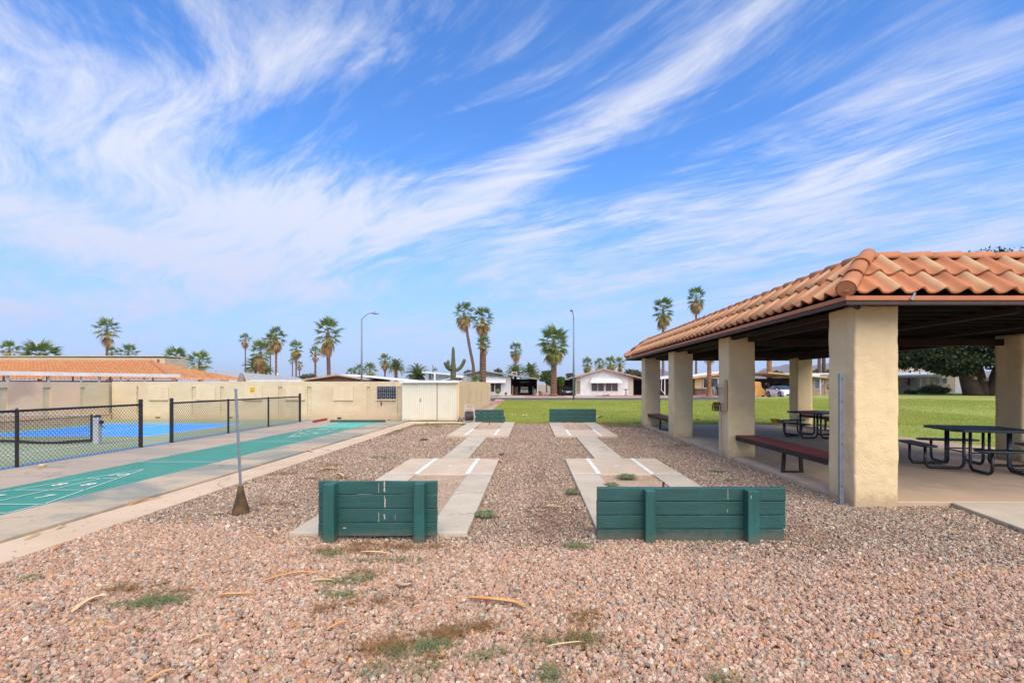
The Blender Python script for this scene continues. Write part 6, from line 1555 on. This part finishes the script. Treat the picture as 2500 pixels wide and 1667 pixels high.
inpit = np.zeros(len(x), bool)
for a, c, d, e_ in PITS: inpit |= (x > a) & (x < c) & (y > d) & (y < e_)
ok &= ~inpit | (rng.random(len(x)) < .22)
ok &= ~((y > 19.15) & (x > -4.5) & (x < -2.2))
# bare gravelly patches of worn soil near the right board and the left strip
def blob2(cx, cy, rx, ry): return np.exp(-(((x - cx) / rx) ** 2 + ((y - cy) / ry) ** 2))
worn = blob2(.25, 5.7, .32, .9) + .9 * blob2(2.75, 5.0, .3, .5) + .5 * blob2(-2.9, 7.5, .8, .7) + .4 * blob2(.1, 8.5, .25, 1.5)
ok &= rng.random(len(x)) > worn * .82
edge_thin = (x < -4.2) & (y > 5); ok &= ~(edge_thin & (rng.random(len(x)) < .3))
pts = pts[ok]; x, y = pts[:, 0], pts[:, 1]; inpit = inpit[ok]; worn = worn[ok]; N = len(pts)
# two kinds: fresh pink crushed granite in front, older mixed gravel behind
nn2 = np.array([noise.noise(Vector((a * .9, c * .9, 0))) for a, c in pts[:: 1]]) if N < 120000 else np.array([0.0] * N)
if N >= 120000:
    gx_, gy_ = np.meshgrid(np.linspace(-6, 9, 90), np.linspace(1, 20, 110)); gn = np.array([[noise.noise(Vector((a * .9, c * .9, 0))) for a in gx_[0]] for c in gy_[:, 0]])
    ix = np.clip(((x + 6) / 15 * 89).astype(int), 0, 89); iy = np.clip(((y - 1) / 19 * 109).astype(int), 0, 109); nn2 = gn[iy, ix]
front = 1 / (1 + np.exp((y - (4.75 - .12 * (x + 1) + .5 * nn2 + .2 * np.sin(x * 1.3))) / .13))
isfront = rng.random(N) < np.clip(front, .06, .97)
pink = np.array([(.52, .33, .25), (.47, .30, .235), (.58, .40, .31), (.44, .26, .19), (.55, .42, .34), (.50, .27, .16), (.36, .31, .27), (.62, .52, .44), (.27, .22, .19), (.35, .34, .30), (.56, .33, .15)])
pw = np.array([.23, .20, .14, .10, .11, .04, .06, .04, .03, .025, .025])
mixc = np.array([(.42, .28, .21), (.33, .235, .19), (.46, .36, .29), (.29, .215, .175), (.20, .165, .145), (.60, .53, .45), (.36, .22, .15), (.48, .36, .20), (.33, .30, .27)])
mw = np.array([.21, .19, .15, .15, .08, .09, .06, .03, .04])
cf = pink[rng.choice(len(pink), N, p=pw / pw.sum())]; cm = mixc[rng.choice(len(mixc), N, p=mw / mw.sum())]
cols = np.where(isfront[:, None], cf, cm); cols = cols * np.array((.885, .868, .785)) * rng.uniform(.80, 1.18, (N, 1)) * (1 + .10 * nn2[:, None])
cols[inpit] = np.array((.42, .29, .19)) * rng.uniform(.8, 1.15, (inpit.sum(), 1))
size = np.where(isfront, rng.uniform(.0085, .0152, N), rng.uniform(.0068, .0132, N)) * np.where(y > 12, 1.25, 1.0)
size = np.where(inpit, size * .5, size); size = np.where(worn > .3, size * .75, size)
big = rng.random(N) < .02; size = np.where(big, size * 1.45, size)
zz_ = -.012 + rng.uniform(-.010, .008, N) + .012 * nn2 + np.where(inpit, .028, 0)
me = bpy.data.meshes.new('gravel'); me.vertices.add(N); me.vertices.foreach_set('co', np.stack([x, y, zz_], 1).astype(np.float32).ravel())
def attr(nm, tp, arr, key='value'):
    a = me.attributes.new(nm, tp, 'POINT'); a.data.foreach_set(key, np.ascontiguousarray(arr).ravel())
attr('tint', 'FLOAT_COLOR', np.concatenate([cols, np.ones((N, 1))], 1).astype(np.float32), 'color')
attr('turn', 'FLOAT_VECTOR', rng.uniform(0, 6.28, (N, 3)).astype(np.float32), 'vector')
attr('size', 'FLOAT_VECTOR', (size[:, None] * rng.uniform(.75, 1.3, (N, 3))).astype(np.float32), 'vector')
attr('shape', 'INT', rng.integers(0, 8, N).astype(np.int32))
gravel = bpy.data.objects.new('gravel', me); col.objects.link(gravel); tag(gravel, 'pinkish crushed stone gravel covering the yard', 'gravel', kind='stuff')
gt = bpy.data.node_groups.new('scatter_stones', 'GeometryNodeTree')
gt.interface.new_socket('Geometry', in_out='INPUT', socket_type='NodeSocketGeometry'); gt.interface.new_socket('Geometry', in_out='OUTPUT', socket_type='NodeSocketGeometry')
T = NT(gt); gi = T.node('NodeGroupInput'); go = T.node('NodeGroupOutput')
jn = T.node('GeometryNodeJoinGeometry')
for i in range(8):
    ico = T.node('GeometryNodeMeshIcoSphere', {'Radius': 1.0, 'Subdivisions': 2})
    pos = T.node('GeometryNodeInputPosition'); ad = T.node('ShaderNodeVectorMath', {0: pos.outputs[0]}, operation='ADD'); ad.inputs[1].default_value = (i * 9.1, i * 3.3, 0)
    nz = T.node('ShaderNodeTexNoise', {'Vector': ad.outputs[0], 'Scale': .75, 'Detail': 1.0})
    sb = T.node('ShaderNodeVectorMath', {0: nz.outputs['Color']}, operation='SUBTRACT'); sb.inputs[1].default_value = (.5, .5, .5)
    ml = T.node('ShaderNodeVectorMath', {0: sb.outputs[0]}, operation='SCALE'); ml.inputs['Scale'].default_value = 2.3
    sp = T.node('GeometryNodeSetPosition', {'Geometry': ico.outputs[0], 'Offset': ml.outputs[0]})
    ss = T.node('GeometryNodeSetShadeSmooth', {'Geometry': sp.outputs[0], 'Shade Smooth': False})
    sm = T.node('GeometryNodeSetMaterial', {'Geometry': ss.outputs[0], 'Material': stone_mat() if i == 0 else bpy.data.materials['gravel_stone']})
    g2 = T.node('GeometryNodeGeometryToInstance', {0: sm.outputs[0]}); T.l.new(g2.outputs[0], jn.inputs[0])
def named(nm, tp):
    n = T.node('GeometryNodeInputNamedAttribute', data_type=tp); n.inputs['Name'].default_value = nm; return [o for o in n.outputs if o.enabled][0]
e2r = T.node('FunctionNodeEulerToRotation', {0: named('turn', 'FLOAT_VECTOR')})
ip = T.node('GeometryNodeInstanceOnPoints', {'Points': gi.outputs[0], 'Instance': jn.outputs[0], 'Pick Instance': True, 'Instance Index': named('shape', 'INT'), 'Rotation': e2r.outputs[0], 'Scale': named('size', 'FLOAT_VECTOR')})
T.l.new(ip.outputs[0], go.inputs[0])
md = gravel.modifiers.new('scatter', 'NODES'); md.node_group = gt
print('stones', N)

# ================================================================ grass and weeds
def blades(x, y, z, h_, w, lean, g):
    n = len(x); a = g.uniform(0, 2 * np.pi, n); la = g.uniform(0, 2 * np.pi, n); l = lean * g.uniform(0, 1, n) * h_
    dx_, dy_ = np.cos(a) * w / 2, np.sin(a) * w / 2
    V = np.stack([np.stack([x - dx_, y - dy_, z], 1), np.stack([x + dx_, y + dy_, z], 1), np.stack([x + np.cos(la) * l, y + np.sin(la) * l, z + h_], 1)], 1).reshape(-1, 3)
    return V, np.arange(len(V)).reshape(-1, 3)
g = np.random.default_rng(3)
def lawn_pts(n, x0, x1, y0, y1):
    x = g.uniform(x0, x1, n); y = y0 + (y1 - y0) * g.uniform(0, 1, n) ** 1.5; k = np.array([in_lawn(a, c) or (17.95 < c < 19.6 and a > 4.0 and a < 60) or (12 < c < 18 and a > 10.6) for a, c in zip(x, y)]); return x[k], y[k]
xa, ya = lawn_pts(190000, -2.25, 20, 18.4, 47); xb_, yb = lawn_pts(120000, 10.8, 40, 12, 50)
k = ~((xb_ < 10.9)); xb_, yb = xb_[k], yb[k]
x = np.concatenate([xa, xb_]); y = np.concatenate([ya, yb]); z = np.array([lawn_h(a, c) for a, c in zip(x, y)]) - .01
V, F_ = blades(x, y, z, g.uniform(.03, .065, len(x)) * (1 + (y - 18) * .012), .018 * (1 + (y - 18) * .04), .9, g)
np_mesh('lawn_grass', V, F_, M['blade'], kind='stuff')
# dry grassy fringe where the lawn and the gravel meet, and in front of the shed
xs_ = []; ys_ = []
for (x0, x1, y0, y1, n) in ((-2.3, 4.2, 19.0, 19.6, 9000), (-4.1, -2.1, 18.5, 19.15, 6000), (2.7, 4.0, 17.6, 19.2, 5000), (-4.4, -3.2, 17.4, 18.6, 2500), (-4.45, -4.2, 14.5, 17.5, 900)):
    a = g.uniform(x0, x1, n); c = g.uniform(y0, y1, n); q = np.array([noise.noise(Vector((u * 1.7, v * 2.2, 4))) for u, v in zip(a, c)]); kk_ = g.uniform(0, 1, n) < .55 + q * 1.2; xs_.append(a[kk_]); ys_.append(c[kk_])
x = np.concatenate(xs_); y = np.concatenate(ys_); V, F_ = blades(x, y, np.full(len(x), -.01), g.uniform(.02, .06, len(x)), .014, 1.4, g)
np_mesh('dry_fringe_grass', V, F_, M['blade_dry'], kind='stuff')
def weed_patch(cx, cy, rx, ry, n, rot=0):
    out = []
    nb = max(3, int(n / 60))
    for _ in range(nb):
        u, v = g.normal(0, .52, 2); c, s = math.cos(rot), math.sin(rot); px_ = cx + (u * rx * c - v * ry * s); py_ = cy + (u * rx * s + v * ry * c)
        m_ = 66; a = g.uniform(0, 6.28, m_); r_ = np.abs(g.normal(0, .06, m_)); out.append(np.stack([px_ + np.cos(a) * r_, py_ + np.sin(a) * r_], 1))
    return np.concatenate(out)
def patches(name, L_, m, hh, label):
    P_ = np.concatenate([weed_patch(*gp(px_, py_)[:2], rx, ry, n, R(ro)) for px_, py_, rx, ry, n, ro in L_]); x, y = P_[:, 0], P_[:, 1]
    keep = np.ones(len(x), bool)
    for a, c, d, e_ in PADS: keep &= ~((x > a) & (x < c) & (y > d) & (y < e_))
    x, y = x[keep], y[keep]
    V, F_ = blades(x, y, g.uniform(-.004, .012, len(x)), hh * g.uniform(.4, 1.3, len(x)), .0055, 3.2, g)
    np_mesh(name, V, F_, M[m], kind='stuff')
patches('green_weeds', [(360, 1472, .22, .05, 900, 12), (400, 1462, .12, .04, 400, 10), (870, 1415, .22, .10, 1300, 15), (835, 1450, .15, .06, 600, 0), (900, 1370, .35, .06, 700, 0), (820, 1350, .15, .05, 400, 0), (1065, 1570, .14, .06, 600, 0), (1010, 1585, .16, .05, 500, 0),
    (1340, 1640, .10, .06, 450, 0), (1330, 1565, .16, .04, 350, 0), (1440, 1560, .10, .03, 300, 0), (1410, 1335, .16, .05, 700, 0), (919, 1118, .35, .25, 700, 0), (812, 1135, .2, .1, 350, 0), (1000, 1640, .2, .06, 400, 0), (70, 1412, .04, .03, 80, 0), (1752, 1152, .20, .06, 600, 0), (1790, 1172, .08, .05, 160, 0), (1760, 1655, .1, .04, 250, 0), (1180, 1600, .12, .04, 250, 0)],
    'weed', .018, 'weeds')
patches('dried_weeds', [(310, 1438, .16, .06, 500, 10), (830, 1345, .35, .07, 900, 5), (1020, 1335, .30, .06, 900, 0), (900, 1300 + 30, .3, .05, 500, 0), (850, 1480, .28, .05, 900, 18), (890, 1400, .2, .06, 500, 0), (960, 1575, .20, .08, 900, 0), (1100, 1545, .3, .07, 900, 5), (1180, 1530, .2, .06, 600, 0),
    (1440, 1510, .12, .07, 600, 0), (1400, 1560, .25, .05, 800, 0), (1666, 1088, .8, .3, 1300, 0), (700, 1158, .4, .15, 500, 0), (400, 1445, .15, .03, 300, 10), (640, 1230, .3, .1, 500, 0), (1830, 1090, .5, .3, 400, 0), (950, 1600, .3, .06, 500, 0), (780, 1170, .5, .2, 500, 0)],
    'weed_dry', .016, 'weeds')
def tuft(px_, py_, r_, n, label, m='weed', z=.02):
    X, Y, _ = gp(px_, py_, z); gg = np.random.default_rng(int(px_)); V = []; F_ = []
    for i in range(n):
        a = gg.uniform(0, 6.28); ln = r_ * gg.uniform(.4, 1.1); hh = gg.uniform(.01, .05); w = .004; d = np.array((math.cos(a), math.sin(a))); s_2 = np.array((-d[1], d[0])) * w
        b0 = gg.normal(0, r_ * .15, 2); k = len(V); mid = b0 + d * ln * .5; tip = b0 + d * ln
        V += [(b0[0] - s_2[0], b0[1] - s_2[1], 0), (b0[0] + s_2[0], b0[1] + s_2[1], 0), (mid[0] + s_2[0], mid[1] + s_2[1], hh), (mid[0] - s_2[0], mid[1] - s_2[1], hh), (tip[0], tip[1], hh * .3)]
        F_ += [(k, k + 1, k + 2, k + 3), (k + 3, k + 2, k + 4, k + 4)]
    o = MB().add(V, [f if f[2] != f[3] else f[:3] for f in F_]).build('grass_tuft', M[m]); o.location = (X, Y, z); tag(o, label, 'grass tuft', 'small tufts of weed')
tuft(1184, 1257, .13, 520, 'green weed tuft at the right edge of the left lane slabs')
tuft(1395, 1202, .13, 320, 'weed tuft at the left edge of the right lane slabs')
tuft(1492, 1186, .14, 320, 'green weed tuft in the sand pit just above the wide backboard')
tuft(1530, 1165, .20, 420, 'dark weed tuft spreading on the pit edge of the right lane', 'weed', .04)

# ================================================================ dry palm scraps and litter
def scrap(pl, w, m, label, lift=.02, z0=.012, name='frond_scrap'):
    P_ = [Vector(gp(a, c, z0)) for a, c in pl]; n = 14; b = MB(); L_ = []
    for i in range(n + 1):
        f = i / n * (len(P_) - 1); k = min(int(f), len(P_) - 2); u = f - k
        p0, p1, p2, p3 = P_[max(k - 1, 0)], P_[k], P_[k + 1], P_[min(k + 2, len(P_) - 1)]
        q = .5 * ((2 * p1) + (-p0 + p2) * u + (2 * p0 - 5 * p1 + 4 * p2 - p3) * u * u + (-p0 + 3 * p1 - 3 * p2 + p3) * u ** 3); L_.append(q)
    for i, q in enumerate(L_):
        t = i / n; d = (L_[min(i + 1, n)] - L_[max(i - 1, 0)]).normalized(); s = Vector((-d.y, d.x, 0)).normalized()
        ww = w * (w0(t) if callable(w0 := (lambda t: max(.04, math.sin(math.pi * min(1, t * 1.05 + .05)) ** .4))) else 1); zl = lift * math.sin(math.pi * t)
        c = Vector((0, 0, zl))
        b.v += [tuple(q + c - s * ww / 2 + Vector((0, 0, .35 * ww))), tuple(q + c), tuple(q + c + s * ww / 2 + Vector((0, 0, .25 * ww)))]
    b.f = []
    for i in range(n): b.f += [(i * 3, i * 3 + 1, i * 3 + 4, i * 3 + 3), (i * 3 + 1, i * 3 + 2, i * 3 + 5, i * 3 + 4)]
    b.mi = [0] * len(b.f); o = b.build(name, M[m]); sl = o.modifiers.new('thick', 'SOLIDIFY'); sl.thickness = .002
    tag(o, label, 'dry leaf', 'dry palm scraps on the ground')
SCR = [([(1143, 1459), (1200, 1466), (1260, 1474), (1283, 1484)], .036, 'scrap', 'large orange dry frond strip lying in the middle foreground'),
 ([(1272, 1474), (1290, 1488), (1301, 1508), (1303, 1536)], .007, 'scrap_pale', 'thin curled pale stem hanging off the large orange strip'),
 ([(176, 1494), (205, 1474), (235, 1460), (268, 1452)], .030, 'scrap_pale', 'curved tan frond strip at the left beside the green weeds'),
 ([(532, 1452), (580, 1452), (622, 1448)], .022, 'scrap', 'straight orange strip left of the middle foreground'),
 ([(636, 1420), (690, 1406), (740, 1398), (800, 1402)], .020, 'scrap', 'long thin orange strip below the narrow backboard'),
 ([(760, 1418), (790, 1416), (815, 1416)], .014, 'scrap_pale', 'short pale strip below the long thin orange one'),
 ([(880, 1348), (915, 1350), (948, 1350)], .026, 'scrap_pale', 'pale wide strip right under the narrow backboard'),
 ([(798, 1538), (828, 1524), (854, 1516)], .020, 'scrap', 'orange yellow strip left of the dried weeds'),
 ([(462, 1568), (490, 1556), (516, 1548)], .016, 'scrap_pale', 'small pale strip at the lower left middle'),
 ([(358, 1664), (400, 1644), (432, 1634)], .020, 'scrap', 'orange strip at the bottom edge of the photo'),
 ([(965, 1422), (985, 1432), (1012, 1424)], .034, 'trim_tan', 'curled grey brown leaf in the weeds below the narrow backboard'),
 ([(1335, 1578), (1380, 1575), (1425, 1566)], .010, 'scrap_pale', 'thin straw stalk across the right foreground weeds'),
 ([(130, 1342), (145, 1334), (158, 1329)], .028, 'scrap', 'orange leaf scrap on the edge of the tan walk'),
 ([(138, 1290), (150, 1285), (162, 1282)], .022, 'scrap_pale', 'pale yellow scrap on the upper edge of the tan walk'),
 ([(60, 1316), (85, 1306), (98, 1296)], .016, 'scrap_pale', 'bent straw by the ledge of the court apron'),
 ([(315, 1232), (350, 1222), (400, 1211)], .026, 'scrap', 'long orange scrap against the court apron ledge'),
 ([(512, 1256), (540, 1253), (566, 1249)], .022, 'scrap_pale', 'pale scrap just left of the leaning post footing'),
 ([(1330, 1236), (1350, 1237), (1378, 1238)], .022, 'scrap_pale', 'pale stick in the sandy gravel between the two lanes'),
 ([(770, 1151), (800, 1146), (830, 1146)], .05, 'scrap', 'orange strip in the gravel left of the left lane'),
 ([(812, 1160), (830, 1158), (840, 1165)], .04, 'scrap_pale', 'bent scrap in the gravel beside the left lane platform'),
 ([(1175, 1122), (1210, 1123), (1232, 1130)], .045, 'scrap', 'orange strip at the corner of the left lane platform'),
 ([(1027, 1075), (1036, 1074), (1046, 1073)], .07, 'rust', 'reddish brown scrap left of the far left platform'),
 ([(737, 1101), (750, 1100), (765, 1103)], .05, 'scrap_pale', 'pale straw on the tan walk beside the shuffleboard court'),
 ([(2150, 1430), (2200, 1436), (2260, 1444)], .008, 'scrap', 'thin orange twig in the right foreground'),
 ([(725, 1410), (770, 1400), (800, 1392)], .006, 'scrap_pale', 'thin straw crossing the long orange strip'),
 ([(256, 1418), (300, 1425), (330, 1424)], .008, 'weed_dry', 'thin brown twig in the left foreground'),
 ([(1302, 944.5 + 55), (1304, 1000), (1312, 1001)], .1, 'scrap_pale', 'pale scrap on the lawn right of the far left backboard'),
 ([(1230, 1007), (1236, 1007), (1240, 1006)], .12, 'scrap_pale', 'pale scrap on the lawn behind the far left backboard'),
 ([(1250, 1014), (1255, 1013), (1259, 1014)], .12, 'scrap_pale', 'pale leaf on the lawn between the far backboards, nearer one'),
 ([(1278, 1015), (1282, 1014), (1286, 1015)], .12, 'scrap_pale', 'pale leaf on the lawn between the far backboards, right one'),
 ([(1456, 1019), (1465, 1018), (1473, 1017)], .12, 'scrap_pale', 'pale stick on the lawn right of the far right backboard'),
 ([(1696, 1025), (1703, 1025), (1710, 1025)], .09, 'scrap_pale', 'pale stick on the lawn between the far columns')]
for s in SCR: scrap(s[0], s[1] * 1.3, s[2], s[3], lift=.006 if s[1] > .01 else .012, z0=.016 if s[0][0][1] > 1040 or s[0][0][0] < 1000 else .06)
b = MB(); X, Y, _ = gp(1226, 1112); b.box(X - .05, X + .04, Y - .04, Y + .04, 0, .03); b.v = [(v[0] + .01 * math.sin(i * 3), v[1], v[2] + .02 * (i % 3)) for i, v in enumerate(b.v)]
tag(b.build('broken_brick', mat('dark_red_stone', (.14, .06, .05), (.2, .09, .07), 20), bevel=.008), 'broken dark red brick piece beyond the left lane platform', 'brick')
b = MB(); X, Y, _ = gp(1487, 1037); b.box(X - .07, X + .08, Y - .05, Y + .05, 0, .05); b.v = [(v[0], v[1], v[2] * (1 - .3 * (i % 2))) for i, v in enumerate(b.v)]
tag(b.build('flat_stone', M['stone1'], bevel=.015), 'dark flat stone at the lawn edge right of the far right backboard', 'rock')
# specks and small leaves blown on the concrete
V = []; F_ = []; gg = np.random.default_rng(8)
for (x0, x1, y0, y1, n, z) in ((-5.9, -5.05, 3.5, 19, 160, .041), (-9.0, -7.5, 5, 19, 220, .041), (-5.0, -4.47, 3.5, 19, 160, .008), (4.1, 10, 6.3, 18, 260, .053), (-.64 - .4, -.66, 5, 8, 18, .038), (-7.4, -6, 6, 19, 60, .042)):
    for _ in range(n):
        X, Y = gg.uniform(x0, x1), gg.uniform(y0, y1); s = gg.uniform(.006, .022); a = gg.uniform(0, 6.28); k = len(V)
        V += [(X + math.cos(a + q * 1.57) * s * (1 if q % 2 else .5), Y + math.sin(a + q * 1.57) * s * (1 if q % 2 else .5), z + .003 * (q % 2)) for q in range(4)]; F_.append((k, k + 1, k + 2, k + 3))
np_mesh('leaf_litter', V, F_, M['trim_tan'], kind='stuff')

# ================================================================ air
hz_ = bpy.data.materials.new('haze_air'); hz_.use_nodes = True
T_ = NT(hz_.node_tree); T_.n.clear(); ho = T_.node('ShaderNodeOutputMaterial'); hv = T_.node('ShaderNodeVolumePrincipled')
hv.inputs['Color'].default_value = (.80, .86, .95, 1); hv.inputs['Density'].default_value = 0.00006; hv.inputs['Anisotropy'].default_value = 0.2
T_.l.new(hv.outputs[0], ho.inputs['Volume'])
haze = MB().box(-4100, 4100, -100, 7100, -1.2, 190).build('haze', hz_, kind='stuff')
